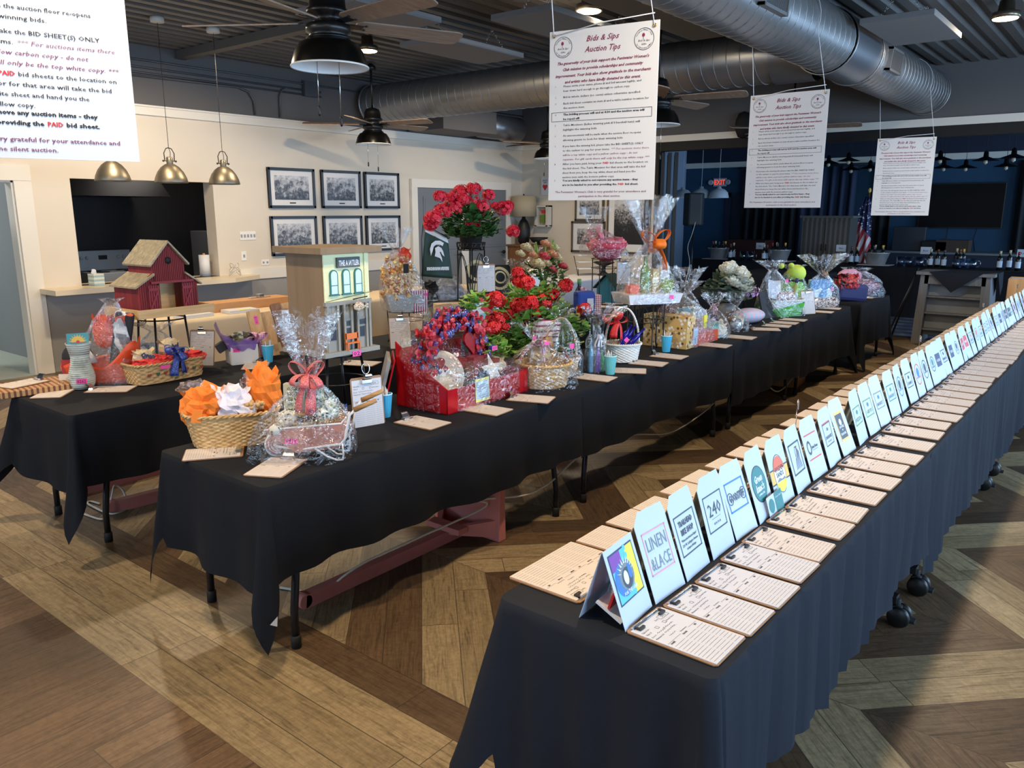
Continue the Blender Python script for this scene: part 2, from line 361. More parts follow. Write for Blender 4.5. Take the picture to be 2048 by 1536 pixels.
# kitchen shell behind the hatch
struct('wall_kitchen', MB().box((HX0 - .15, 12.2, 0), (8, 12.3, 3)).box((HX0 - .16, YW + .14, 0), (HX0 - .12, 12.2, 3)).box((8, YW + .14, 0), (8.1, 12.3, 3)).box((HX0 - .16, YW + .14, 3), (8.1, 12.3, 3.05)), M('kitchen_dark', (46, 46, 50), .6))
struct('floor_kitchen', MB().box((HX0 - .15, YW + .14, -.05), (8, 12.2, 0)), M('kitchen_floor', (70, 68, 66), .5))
# hatch lining and jamb
struct('trim_4', MB().box((HX1 - .02, YW - .002, HZ0), (HX1 + .0, YW + .22, HZ1)).box((HX0, YW, HZ1 - .02), (HX1, YW + .14, HZ1)), CREAM)
# counter through the hatch
struct('trim_5', MB().slab([(3.5, YW - .42), (5.62, YW - .42), (6.12, YW - .2), (6.12, YW), (HX1, YW), (HX1, YW + .3), (HX0, YW + .3), (HX0, YW), (3.5, YW)], .875, .93), M('counter_cream', (222, 206, 178), .35))
# --- grey double doors in the cream wall
D2 = (9.22, 11.48)
for i, (a, b) in enumerate(((D2[0], (D2[0] + D2[1]) / 2), ((D2[0] + D2[1]) / 2, D2[1]))):
    mb = MB().box((a + .005, YW - .035, .01), (b - .005, YW, 2.12))
    for z0, z1 in ((.2, 1.0), (1.12, 1.98)):
        mb.box((a + .13, YW - .045, z0), (b - .13, YW - .03, z1)); mb.box((a + .17, YW - .05, z0 + .04), (b - .17, YW - .04, z1 - .04))
    d = mb.build('door_%d' % (i + 2), DGREY); d['kind'] = 'structure'
    MB().tube([(b - .1 if i else a + .98, YW - .1, 1.02), (b - .2 if i else a + .88, YW - .1, 1.02)], .012).lathe([(.03, 0), (.03, .02)], 16, X=TR(b - .1 if i else a + .98, YW - .06, 1.02) @ RX(PI / 2)).build('door_handle', BLKM, d)
struct('trim_6', MB().box((D2[0] - .13, YW - .05, 0), (D2[0], YW, 2.12)).box((D2[1], YW - .05, 0), (D2[1] + .13, YW, 2.12)).box((D2[0] - .13, YW - .055, 2.12), (D2[1] + .13, YW, 2.25)), TRIM)
struct('wall_behind_doors', MB().box((D2[0] + 1.02, YW - .06, .05), (D2[0] + 1.2, YW - .05, 2.1)), TRIM)
# --- far wall X=XF: cream piece on the left, header over the wide opening into the dark room
PY = 6.55
struct('wall_back', MB().box((XF, PY, 0), (XF + .12, YW, 2.9)), CREAM)
struct('wall_back_upper', MB().box((XF, YR, 2.9), (XF + .12, YW, ZC + .1)), GREYW)
struct('trim_7', MB().box((XF - .03, YR, 2.84), (XF, YW, 2.94)), TRIM)
struct('trim_8', MB().box((XF - .02, YR, 2.7), (XF + .14, PY, 2.84)), BLKM)
struct('trim_9', MB().box((XF - .02, PY - .02, 0), (XF + .14, PY + .2, 2.84)), TRIM)
struct('trim_10', MB().box((XF - .05, PY - .08, 0), (XF + .14, PY - .02, 2.84)), BLKM)
# --- street side wall with windows, wall behind the camera with windows
def win_wall(name, wins, along, fixed0, fixed1, lo, hi, n0):
    mb = MB(); z0, z1 = .8, 2.7; c = lo
    def bx(a, b, p, q):
        if along == 'X': mb.box((a, fixed0, p), (b, fixed1, q))
        else: mb.box((fixed0, a, p), (fixed1, b, q))
    for a, b in wins: bx(c, a, 0, ZC); bx(a, b, 0, z0); bx(a, b, z1, ZC); c = b
    bx(c, hi, 0, ZC); struct(name, mb, CREAM)
    for i, (a, b) in enumerate(wins):
        f = MB(); m_ = (a + b) / 2; fa, fb = fixed0 + .03, fixed1 - .03
        for p, q, r_, s in ((a, a + .06, z0, z1), (b - .06, b, z0, z1), (a, b, z0, z0 + .06), (a, b, z1 - .06, z1), (m_ - .025, m_ + .025, z0, z1)):
            if along == 'X': f.box((p, fa, r_), (q, fb, s))
            else: f.box((fa, p, r_), (fb, q, s))
        struct('window_%d' % (n0 + i), f, TRIM)
win_wall('wall_right', WINR, 'X', YR - .1, YR, XB, XF + .12, 1)
win_wall('wall_front', WINB, 'Y', XB - .1, XB, YR, YW + .14, 4)
# ================================================================== THE DARK ROOM BEYOND
XT = 19.5
struct('floor_lounge', MB().box((XF + .12, YR - .4, -.05), (XT, 10.6, 0)), stripes('carpet_tiles', (40, 50, 68), (86, 100, 126), 2.6, 0, .55, .95, (50, 60, 80), 1))
struct('trim_11', MB().box((XF + .1, YR, -.01), (XF + .2, PY, .006)), M('threshold', (30, 28, 28), .6))
struct('wall_lounge', MB().box((XT, YR, 0), (XT + .1, 9.9, 3.6)), NAVY)
struct('wall_lounge_upper', MB().box((XT - .012, YR, 2.94), (XT, 9.9, 3.6)), NAVYD)
struct('trim_12', MB().box((XT - .03, YR, 2.82), (XT, 9.9, 2.95)), TRIM)
struct('wall_lounge_right', MB().box((XF + .12, YR - .5, 0), (XT, YR - .4, 3.6)), NAVYD)
A = Vector((XT, 9.75, 0)); B = Vector((XT - 4.2, 9.55, 0))
struct('wall_lounge_left', MB().box((XF + .12, 9.75, 0), (XT, 9.85, 3.6)), M('lounge_pale', (150, 168, 190), .7))
struct('ceiling_lounge', MB().box((XF + .12, YR - .5, 3.4), (XT, 9.85, 3.45)), NAVYD)
# lounge door, exit sign
mb = MB().box((XT - .06, 8.45, 0), (XT, 8.6, 2.2)).box((XT - .06, 7.45, 2.1), (XT, 8.6, 2.2)).box((XT - .06, 7.4, 0), (XT, 7.5, 2.2)); struct('trim_13', mb, NAVYD)
struct('door_4', MB().box((XT - .04, 7.5, 0), (XT, 8.45, 2.1)), M('door_navy', (16, 28, 44), .5))
# glass folding doors gathered at the left of the opening
for i in range(3):
    xx = XF + .02; y0 = PY - .12 - i * .12
    t = thing('folding_glass_door', ('black framed glass folding door panel nearest the white post', 'middle black framed panel of the folded glass door stack', 'black framed glass folding panel at the open end of the stack')[i], 'door', (xx, y0, 0), (.5, .5, .49)[i], 'folding glass door panels')
    mb = MB().box((0, -.03, .02), (.08, .03, 2.68)).box((.78, -.03, .02), (.86, .03, 2.68)).box((.08, -.03, .02), (.78, .03, .14)).box((.08, -.03, 2.58), (.78, .03, 2.68))
    mb.build('door_frame', BLK, t); MB().box((.08, -.005, .14), (.78, .005, 2.58)).build('glass_pane', glass('door_glass', (170, 195, 200), .08), t)
# ================================================================== CEILING THINGS
STEEL = M('duct_steel', (150, 150, 150), .38, .75, var=.06, vscale=2); CHROME = M('chrome', (215, 215, 215), .18, 1); BRASS = M('brass', (190, 150, 70), .3, 1)
def duct(name, label, p0, p1, r, pitch, caps=(1, 1), grilles=()):
    p0, p1 = Vector(p0), Vector(p1); d = p1 - p0; L = d.length
    t = thing(name, label, 'air duct', p0, (0, 0, math.atan2(d.y, d.x)))
    mb = MB(); prof = []; k = int(L / pitch)
    def f(u, v):
        q = 2 * PI * u; s = v * L; return (s, r * math.cos(q), r * math.sin(q))
    mb.sheet(f, 40, max(8, int(L * 4)), wrap=True)
    for e, c in ((0, caps[0]), (L, caps[1])):
        if c: mb.add([(e, r * math.cos(2 * PI * i / 40), r * math.sin(2 * PI * i / 40)) for i in range(40)], [tuple(range(40))])
        if c: mb.tube([(e, (r + .006) * math.cos(2 * PI * i / 40), (r + .006) * math.sin(2 * PI * i / 40)) for i in range(40)], .012, 6, closed=True)
    mb.build('duct_shell', STEEL, t)
    n = 24 * k; sp = [(L * i / n, (r + .002) * math.cos(2 * PI * i / 24), (r + .002) * math.sin(2 * PI * i / 24)) for i in range(n + 1)]
    MB().tube(sp, .005, 4).build('spiral_seam', STEEL, t)
    for x in grilles:
        g = MB(); a = -.35
        X = TR(x, 0, 0) @ RX(PI / 2 + .1) @ Matrix.Diagonal((.8, 1.1, 1, 1))
        g.box((-.28, -.1, r - .02), (.28, -.08, r + .035), 0, X).box((-.28, .08, r - .02), (.28, .1, r + .035), 0, X).box((-.28, -.1, r - .02), (-.25, .1, r + .035), 0, X).box((.25, -.1, r - .02), (.28, .1, r + .035), 0, X)
        g.box((-.25, -.08, r - .04), (.25, .08, r + .005), 1, X)
        for i in range(22): g.box((-.24 + i * .0225, -.08, r), (-.232 + i * .0225, .08, r + .025), 0, X)
        g.build('air_grille', [STEEL, BLKM], t)
    return t
dmain = duct('spiral_duct', 'grey spiral duct running over the room above the hanging posters', (2.2, 2.58, 3.27), (XF - .02, 2.58, 3.27), .27, .14, (0, 1), (3.66, 6.95))
duct('spiral_duct', 'grey spiral branch duct crossing towards the cream wall', (8.25, 2.9, 3.27), (8.25, YW - .15, 3.25), .26, .14, (0, 1))
t = dmain; cl_ = (6.05, 0, 0)
MB().lathe([(.285, -.42), (.285, .42)], 40, X=RY(PI / 2), cap=False).lathe([(.275, .2), (.275, .6)], 40, X=RX(-PI / 2), cap=False).build('tee_collar', M('duct_smooth', (132, 134, 138), .35, .7), t, loc=cl_)
for s in (-.42, .42): MB().tube([(s, .29 * math.cos(i * PI / 16), .29 * math.sin(i * PI / 16)) for i in range(32)], .008, 5, closed=True).build('collar_band', STEEL, t, loc=cl_)
t = thing('duct_box', 'dark square duct box under the branch duct by the cream wall', 'duct box', (9.7, YW - .45, 2.96))
MB().box((-.65, -.35, 0), (.6, .4, .34)).build('box_body', GREYW, t, bevel=.005)
MB().lathe([(.2, 0), (.2, 1.0)], 28, X=TR(.6, 0, .17) @ RY(PI / 2)).build('box_spout', M('duct_smooth', (132, 134, 138), .35, .7), t)
# acoustic panels hanging on chains
PANEL = M('acoustic_panel', (118, 118, 118), .9, bump=.3, bscale=200)
def panel(x0, y0, x1, y1, z, label):
    t = thing('acoustic_panel', label, 'ceiling panel', ((x0 + x1) / 2, (y0 + y1) / 2, z), 0, None); a, b = (x1 - x0) / 2, (y1 - y0) / 2
    MB().box((-a, -b, 0), (a, b, .05)).build('panel_board', PANEL, t, bevel=.004)
    for sx in (-1, 1):
        m = MB(); top = (sx * a * .75, 0, ZC - z - .01)
        for sy in (-1, 1):
            p = Vector((sx * a * .75, sy * b * .6, .05)); q = Vector(top)
            for i in range(10):
                c = p.lerp(q, (i + .5) / 10); m.tube([c + Vector((0, .008 * math.cos(j * PI / 3) * (i % 2), .013 * math.sin(j * PI / 3))) + Vector((.008 * math.cos(j * PI / 3) * (1 - i % 2), 0, 0)) for j in range(6)], .0022, 4, closed=True)
        m.build('hanging_chain', CHROME, t)
panel(7.5, 1.62, 8.65, 2.2, 3.3, 'grey acoustic ceiling panel nearest the far right lamp')
panel(5.55, .75, 7.0, 1.75, 3.36, 'grey acoustic ceiling panel at the top edge right of the big duct')
panel(5.72, 5.35, 6.9, 5.96, 3.3, 'grey acoustic panel hanging beside the branch duct, below the fan blade')
panel(5.5, 4.0, 7.3, 4.62, 3.32, 'long grey acoustic panel left of the tall poster')
panel(4.35, 5.0, 5.3, 5.75, 3.32, 'grey acoustic panel half hidden behind the large fan blades')
panel(4.9, 2.98, 7.4, 3.7, 3.34, 'long dark acoustic panel right of the tall poster')
# round flush lamps
def flush(x, y, label, vis=1):
    t = thing('ceiling_lamp', label, 'ceiling lamp', (x, y, ZC - .16), 0, None)
    MB().lathe([(.02, .15), (.06, .15), (.07, .06), (.115, .05), (.12, .0), (.105, .0)], 28, cap=False).build('lamp_housing', M('lamp_bronze', (120, 108, 92), .3, .8), t)
    MB().lathe([(.105, .004), (.1, -.006), (0, -.012)], 28).build('lamp_lens', emis('lamp_glow', (255, 226, 170), 14), t)
    lamp('ceiling_lamp_light', 'AREA', (x, y, ZC - .19), 62, WARM, .2)
flush(6.18, 4.08, 'round glowing ceiling lamp above the tall hanging poster')
flush(8.74, 1.3, 'round glowing ceiling lamp at the upper right corner')
flush(6.15, 6.91, 'round glowing ceiling lamp behind the large fan shade')
for x, y in ((.9, 1.6), (.9, 5.2), (3.5, 6.9), (-1.8, 3.4), (3.6, 1.2), (9.6, 6.9)):
    lamp('ceiling_lamp_light', 'AREA', (x, y, ZC - .19), 62, WARM, .2)
for x, y in ((3.74, 8.6), (4.9, 8.6)): lamp('hatch_wall_spot', 'SPOT', (x, y - .9, ZC - .25), 60, WARM, .05, rot=(.75, 0, 0), spot=1.9)  # unseen spot lamps without any fixture, aimed at the hatch wall
# ceiling fans
BLADE = wood('fan_blade_wood', (132, 112, 96), (166, 144, 124), 1, 0, .5)
def fan(x, y, label, phase, zb=2.6, chains=((.05, -.02, .3), (-.07, .03, .24))):
    t = thing('ceiling_fan', label, 'ceiling fan', (x, y, zb), phase, None)
    MB().tube([(0, 0, .45), (0, 0, ZC - zb)], .014, 12).lathe([(.07, 0), (.06, .05), (.02, .08)], 24, c=(0, 0, ZC - zb - .08)).build('downrod', BLK, t)
    MB().lathe([(0.03, .46), (.085, .44), (.105, .4), (.11, .33), (.125, .325), (.125, .3), (.085, .29), (.085, .25), (.13, .24), (.135, .2), (.115, .19), (.115, .17), (.135, .165)], 36).build('motor_housing', BLK, t)
    s = MB().lathe([(.115, .175), (.14, .15), (.175, .135), (.205, .09), (.225, .03), (.232, 0)], 40, cap=False).build('lamp_shade', [M('shade_black', (20, 19, 17), .28, .5)], t)
    MB().lathe([(.23, .002), (.222, .03), (.2, .085), (.17, .13), (0, .15)], 40, cap=False).build('shade_lining', M('shade_white', (232, 236, 236), .5), s)
    MB().lathe([(.234, -.002), (.236, .004), (.232, .01), (.226, .004), (.234, -.002)], 40, cap=False).build('shade_rim', M('shade_white', (232, 236, 236), .5), s)
    for i in range(5):
        X = RZ(i * 2 * PI / 5); out = [(.17, -.05), (.2, -.065), (.84, -.085), (.88, -.07), (.89, -.035), (.89, .035), (.88, .07), (.84, .085), (.2, .065), (.17, .05)]
        b = MB().slab(out, -.004, .004, 0, X @ TR(0, 0, .255) @ RX(-.24)).build('fan_blade', BLADE, t)
        m = MB().box((.1, -.025, -.006), (.22, .025, .0), 0, X @ TR(0, 0, .252) @ RX(-.24))
        for px, py in ((.2, 0), (.235, .025), (.235, -.025)): m.lathe([(.009, -.009), (.009, -.003)], 10, X=X @ TR(0, 0, .255) @ RX(-.24) @ TR(px, py, 0))
        m.build('blade_bracket', BLK, b)
    for cx, cy, l in chains:
        MB().tube([(cx, cy, .12), (cx, cy, -l)], .0022, 5, 0).lathe([(.004, .02), (.009, .01), (.009, -.03), (.004, -.04)], 10, m=1, c=(cx, cy, -l)).build('pull_chain', [CHROME, BLK], t)
    return t
_q = az(960, 85, 2.85); fan(3.3, 4.05, 'large black ceiling fan with shade nearest the camera', math.atan2(_q.y - 4.05, _q.x - 3.3), 2.6)
fan(7.3, 8.15, 'small distant black ceiling fan over the framed photographs', -.1, 2.6)
fan(11.1, 8.1, 'most distant black ceiling fan above the floral bouquet', .25, 2.6)
fan(7.5, 4.1, 'black ceiling fan half hidden behind the tall poster', -.1, 2.6)
fan(11.35, 4.1, 'black ceiling fan behind the middle poster over the dark opening', -.15, 2.62)
o = MB().lathe([(0, -.2), (.08, -.17), (.12, -.08), (.13, 0), (.12, .08), (.08, .17), (0, .2)], 24, sy=.6).build('oval_speaker', BLKM, loc=aX(1487, 250, XF - .12), rot=(0, 0, PI / 2)); tag(o, 'black oval speaker hung above the white header trim', 'speaker')
# metal pendants in front of the hatch
PM = M('antique_nickel', (138, 129, 112), .42, .85, var=.15, vscale=9)
for i, (x, lb) in enumerate(((3.74, 'brushed metal dome pendant half hidden by the projected poster'), (4.33, 'middle brushed metal dome pendant before the kitchen hatch'), (4.93, 'rightmost brushed metal dome pendant before the kitchen hatch'))):
    t = thing('pendant_lamp', lb, 'pendant lamp', (x, 7.9, 2.03), 0, None)
    MB().lathe([(.158, 0), (.16, .006), (.15, .05), (.125, .105), (.09, .15), (.052, .178), (.03, .186)], 40, cap=False).build('lamp_shade', PM, t, solid=.004)
    MB().lathe([(.03, .18), (.032, .185), (.032, .245), (.024, .255), (0, .255)], 20).build('lamp_socket', PM, t)
    h = MB().tube([(-.05, 0, .22), (-.055, 0, .29), (-.03, 0, .335), (0, 0, .345), (.03, 0, .335), (.055, 0, .29), (.05, 0, .22)], .005, 6)
    for s in (-1, 1): h.tube([(s * .03, 0, .215), (s * .062, 0, .215)], .004).ball((s * .066, 0, .215), .011)
    h.build('hanging_yoke', M('dark_bronze', (70, 62, 52), .4, .8), t)
    MB().tube([(0, 0, .345), (0, 0, ZC - 2.03 - .05)], .0028, 5).tube([(0, 0, .35), (.02, .01, .3), (.01, .0, .255)], .003, 5).build('hanging_cord', BLKM, t)
    MB().lathe([(.065, 0), (.065, .045)], 20, c=(0, 0, ZC - 2.03 - .045)).build('ceiling_canopy', M('canopy_cream', (205, 200, 190), .5), t)
# conduits on the grey band
cm = M('conduit_grey', (84, 84, 88), .45, .3); yc = YW - .03
t = thing('wall_conduit', 'grey electrical conduits running along the upper left wall', 'conduit', (0, yc, 0))
for z, x1 in ((3.44, 12), (3.36, 7.4), (3.3, 7.4)): MB().tube([(2.6, 0, z), (x1, 0, z)], .012).build('conduit_pipe', cm, t)
MB().tube([(4.6, 0, 3.26), (6.1, 0, 3.28), (6.25, 0, 3.24), (6.32, 0, 3.14), (6.33, 0, 2.97)], .012).tube([(7.0, 0, 3.36), (6.85, 0, 3.36), (6.76, 0, 3.32), (6.72, 0, 3.24), (6.71, 0, 2.97)], .012).build('conduit_drop', cm, t)
MB().box((7.1, -.05, 3.28), (7.32, .0, 3.48)).build('junction_box', cm, t)
# ================================================================== HANGING POSTERS
PAPER = M('poster_board', (212, 213, 216), .45); INK = M('ink_black', (26, 26, 30), .6); INKP = M('ink_purple', (126, 62, 96), .6); INKR = M('ink_red', (200, 44, 50), .6); INKM = M('ink_maroon', (128, 34, 74), .6)
SW, SH = .645, .925
def poster_print():
    b = MB(); Wd, Hh = SW, SH
    def L(txt, u, v, size, wd=None, al='L', m=0, sh=0, bo=0): glyphs(b, txt, (u - .5) * Wd, (.5 - v) * Hh, size, wd * Wd if wd else None, al, m, sh, bo)
    L('Bids & Sips', .5, .075, .042, .30, 'C', 3, .35, .0006); L('Auction Tips', .5, .135, .042, .33, 'C', 3, .35, .0006)
    for i, (s, w_) in enumerate((("The generosity of your bids support the Pentwater Women's", .84), ('Club mission to provide scholarships and community', .74), ('improvement. Your bids also show gratitude to the merchants', .88), ('and artists who have kindly donated to this event.', .70))):
        L(s, .5, .195 + i * .036, .021, w_, 'C', 3, .35, .0006)
    it = [('1', .325, ['Please write your name, phone # and bid amount legibly, and', 'bear down hard enough to go through to carbon copy.'], 0, 0), ('2', .388, ['Bid in whole dollars (no cents) unless otherwise specified.'], 0, 0),
          ('3', .425, ['Each bid sheet contains an item # and a table number location for', 'the auction item.'], 0, 0), ('4', .49, ['The bidding process will end at 4:30 and the auction area will', 'be roped off!'], 0, 1),
          ('5', .553, ["Table Monitors (ladies wearing pink #'d baseball hats) will", 'highlight the winning bids.'], 0, 0), ('6', .615, ['An announcement will be made when the auction floor re-opens', 'allowing guests to look for their winning bids.'], 0, 0),
          ('7', .678, ['If you have the winning bid, please take the BID SHEET(S) ONLY', 'to the cashier to pay for your items.', 'will be a top white copy and a yellow carbon copy - do not', 'separate. For gift cards there will only be the top white copy. ***'], 0, 0),
          ('8', .785, ['After you have paid, bring your', 'the bid sheet. The Table Monitor for that area will take the bid', 'sheet from you, keep the top white sheet and hand you the', 'auction item with the bottom yellow copy.'], 0, 0),
          ('9', .885, ['You are kindly asked to not remove any auction items - they', 'are to be handed to you after providing the'], 0, 1)]
    for n_, v, ls, _, bo in it:
        L(n_, .06, v, .0135, None, 'L', 0)
        for k, s in enumerate(ls):
            w_ = len(s) * .01215; mm = 1 if (n_ == '7' and k > 1) else 0
            L(s, .14, v + k * .0265, .0152, w_, 'L', mm, .2 if mm else 0, .0005 if bo else .0001)
            if n_ == '7' and k == 1: L('*** For auctions items there', .14 + w_ + .015, v + k * .0265, .0152, .34, 'L', 1, .2)
            if n_ == '8' and k == 0: L('PAID', .14 + w_ + .012, v, .0152, .055, 'L', 2, 0, .0005); L('bid sheets to the location on', .14 + w_ + .078, v, .0152, .345, 'L', 0, 0, .0001)
            if n_ == '9' and k == 1: L('PAID', .14 + w_ + .012, v + .0265, .0152, .055, 'L', 2, 0, .0005); L('bid sheet.', .14 + w_ + .078, v + .0265, .0152, .12, 'L', 0, 0, .0005)
    rectline(b, (.025 - .5) * Wd, (.5 - .525) * Hh, (.96 - .5) * Wd, (.5 - .47) * Hh, .0022, 0)
    L("The Pentwater Women's Club is very grateful for your attendance and", .5, .955, .0155, .86, 'C', 1, 0, .0002); L('participation in the silent auction.', .5, .981, .0155, .40, 'C', 1, 0, .0002)
    for cx in (-.37, .37):
        x, y = cx * Wd, .405 * Hh; disc(b, x, y, .056, 0, 0, 32, r0=.0535); disc(b, x - .004, y + .02, .008, 3, 0, 14, ry=.01); flat(b, x - .005, y - .004, x - .003, y + .008, 0)
        glyphs(b, 'Bids & Sips', x, y - .012, .014, .066, 'C', 0, .35); glyphs(b, 'Gifts', x, y - .03, .013, .03, 'C', 0, .35)
        for k, (txt, a0, a1, r, fl) in enumerate((("Pentwater Women's Club", 2.75, .39, .0425, 0), ('for Scholarships & More', -2.6, -.54, .049, 1))):
            n = len(txt)
            for i, ch in enumerate(txt):
                if ch == ' ': continue
                a = a0 + (a1 - a0) * i / (n - 1); rot = a - PI / 2 if not fl else a + PI / 2
                glyphs(b, ch, 0, 0, .0098, None, 'C', 0, 0, .0001, X=TR(x + r * math.cos(a), y + r * math.sin(a), 0) @ RZ(rot))
    return b
pp = None
def poster(label, c, ang, cords, flip=0):
    """c = centre; ang = heading of the board's left-to-right direction"""
    global pp
    t = thing('hanging_poster', label, 'poster', c, ang)
    MB().box((-SW / 2, 0, -SH / 2), (SW / 2, .005, SH / 2)).build('poster_board', PAPER, t)
    if pp is None:
        pp = poster_print().build('poster_lettering', [INK, INKP, INKR, INKM], t, loc=(0, -.0012, 0), rot=(PI / 2, 0, 0))
    else:
        o = pp.copy(); COL.objects.link(o); o.parent = t
    for s in (-1, 1):
        MB().tube([(s * .295 + .008 * math.cos(a), -.002, .437 + .008 * math.sin(a)) for a in [i * PI / 5 for i in range(10)]], .003, 5, closed=True).build('grommet', BRASS, t)
    Xi = (TR(*c) @ RZ(ang)).inverted()
    for pts in cords: MB().tube([Xi @ Vector(p) for p in pts], .0028, 5, smooth=True).build('hanging_cord', M('white_cord', (226, 226, 228), .6), t)
def corner(c, ang, s): return TR(*c) @ RZ(ang) @ Vector((s * .295, -.004, .437))
def hoop(p, s, X):  # cord up and over the duct
    y, z, r = 2.58, 3.27, .282; q = []
    for i in range(9): a = (PI + .5 - i * (PI / 2 + .5) / 8) if s < 0 else (-.5 + i * (PI / 2 + .5) / 8); q.append(Vector((X, y - r * math.cos(a) * 1 if s > 0 else y - r * math.cos(a), z + r * math.sin(a))))
    return q
for lb, cx, cy, px, py, ang in (('white Auction Tips poster hanging in the middle of the room, tallest in view', 0, 0, 1202, 230, -PI / 2 + .17), ('middle Auction Tips poster hung on white cord from the duct', 0, 0, 1570, 302, -PI / 2 + .03), ('smallest and most distant Auction Tips poster before the television', 0, 0, 1806, 354, -PI / 2 + .2)):
    Y0 = 2.5; c = aY(px, py, Y0); c.z = aY(px, py, Y0).z
    L_, R_ = corner(c, ang, -1), corner(c, ang, 1)
    cords = []
    for p, s in ((L_, 1), (R_, -1)):
        e = 1 if p.y > 2.58 else -1; r = .283; a0 = -.35
        arc = [Vector((p.x + .02, 2.58 + e * r * math.cos(a), 3.27 + r * math.sin(a))) for a in [a0 + i * (PI / 2 - a0) / 8 for i in range(9)]]
        cords.append([p] + arc)
    cords.append([L_, (L_ + R_) / 2 + Vector((0, 0, .045)), R_ + Vector((0, 0, .06))])
    poster(lb, c, ang, cords)
ang = -.30; right = Vector((math.cos(ang), math.sin(ang), 0))
_p = CP + ray(264, 160).normalized() * 0
d_ = ray(264, 160); k_ = 2.12 / (d_.dot(FW)); pr_ = CP + d_ * k_; bz = (CP + ray(278, 322) * k_).z
c1 = Vector((pr_.x, pr_.y, 0)) - right * SW / 2; c1.z = bz + SH / 2
poster('closest white poster cropped at the upper left of the photo', c1, ang, [[corner(c1, ang, -1), corner(c1, ang, -1) + Vector((.05, .05, .5))], [corner(c1, ang, 1), corner(c1, ang, 1) + Vector((-.05, .05, .5))]])
# ================================================================== THINGS ON THE WALLS
def photo_mat(i):
    nm = 'bw_photo_%d' % i
    g = NT(nm); v = g.co(scale=(1, 1, 1)); n1 = g.noise(v, 16 + i * 2, 9, .72, .4); n2 = g.noise(v, 3.5 + i * .3, 2)
    sep = g.n('SeparateXYZ', Vector=v); up = g.ma('MULTIPLY_ADD', sep.outputs[2], 1.2, .05)
    f = g.ma('ADD', g.ma('MULTIPLY', n1, 1.5), g.ma('MULTIPLY_ADD', n2, .6, g.ma('ADD', up, -.55)))
    g.pr(g.ramp(f, [(.3, (.015, .015, .017, 1)), (.5, (.09, .09, .095, 1)), (.62, (.35, .35, .36, 1)), (.85, (.62, .62, .63, 1))]), .35); return g.m
FRAME = M('frame_black', (24, 22, 22), .35); MATB = M('mat_board', (222, 222, 222), .8)
def picture(label, cx, cz, w_, h_, plane, i, frame=FRAME, mat=.065, fr=.035, group=None, plate=True):
    if plane == 'Y': loc, rot = (cx, YW, cz), 0
    else: loc, rot = (XF, cx, cz), -PI / 2
    t = thing('framed_photograph', label, 'framed photograph', loc, rot, group); a, b = w_ / 2, h_ / 2
    MB().box((-a, -.035, -b), (-a + fr, 0, b)).box((a - fr, -.035, -b), (a, 0, b)).box((-a, -.035, -b), (a, 0, -b + fr)).box((-a, -.035, b - fr), (a, 0, b)).build('picture_frame', frame, t, bevel=.003)
    MB().box((-a + fr, -.02, -b + fr), (a - fr, -.001, b - fr)).build('mat_board', MATB, t)
    MB().box((-a + fr + mat, -.023, -b + fr + mat * 1.15), (a - fr - mat, -.02, b - fr - mat)).build('photograph', photo_mat(i), t)
    if plate: MB().box((-.05, -.023, -b + fr + mat * .4), (.05, -.02, -b + fr + mat * .62)).build('caption_plate', BLKM, t)
    return t
rows = [((533, 332), (625, 418), 'trolley street scene'), ((633, 337), (713, 418), 'parade wagon'), ((722, 341), (796, 418), 'crowd of faces')]
xs = [(533, 628), (634, 716), (723, 796)]
for r_, (zt, zb, nm) in enumerate(((2.32, 1.79, 'upper'), (1.68, 1.15, 'lower'))):
    for k, (a, b) in enumerate(((6.46, 7.22), (7.34, 8.06), (8.14, 8.84))):
        picture('%s of the %s row of black framed street photographs' % (('leftmost', 'middle', 'rightmost')[k], nm), (a + b) / 2, (zt + zb) / 2, b - a, zt - zb, 'Y', r_ * 3 + k, group=None)
GF = M('frame_taupe', (86, 78, 68), .5)
picture('taupe framed small photograph above the sailboat picture on the far wall', 7.82, 1.8, .6, .44, 'X', 6, GF, .06)
picture('taupe framed photograph of a beach pier under another frame', 7.84, 1.3, .7, .54, 'X', 7, GF, .09, plate=False)
picture('tall taupe framed photograph of trees beside the white post', 7.02, 1.68, .86, 1.3, 'X', 8, GF, .11, plate=False)
# switches and sockets
def plate(label, p, w_, h_, plane, kind, cat='light switch'):
    t = thing('wall_plate' if kind != 'thermo' else 'thermostat', label, cat, p, 0 if plane == 'Y' else -PI / 2)
    MB().box((-w_ / 2, -.008, -h_ / 2), (w_ / 2, 0, h_ / 2)).build('cover_plate', M('plate_white', (232, 230, 224), .4), t, bevel=.003)
    m = MB(); n = max(1, round(w_ / .05)) if kind != 'one' else 1
    for i in range(n):
        x = (i - (n - 1) / 2) * w_ / n
        if kind == 'outlet': m.box((x - .014, -.0095, -.012), (x + .014, -.008, .014)).box((x - .006, -.0105, -.004), (x - .003, -.009, .006)).box((x + .003, -.0105, -.004), (x + .006, -.009, .006))
        else: m.box((x - .012, -.014, -.02), (x + .012, -.008, .02))
    m.build('switch_rocker', M('plate_grey', (150, 148, 144), .4), t)
plate('white four-gang switch plate right of the kitchen hatch', (5.96 + .15, YW, 1.43), .24, .11, 'Y', 'sw')
plate('white single light switch below the four-gang plate', (6.03, YW, 1.17), .075, .12, 'Y', 'one')
plate('white wall socket above the counter end', (6.35, YW, 1.07), .12, .075, 'Y', 'outlet', 'socket')
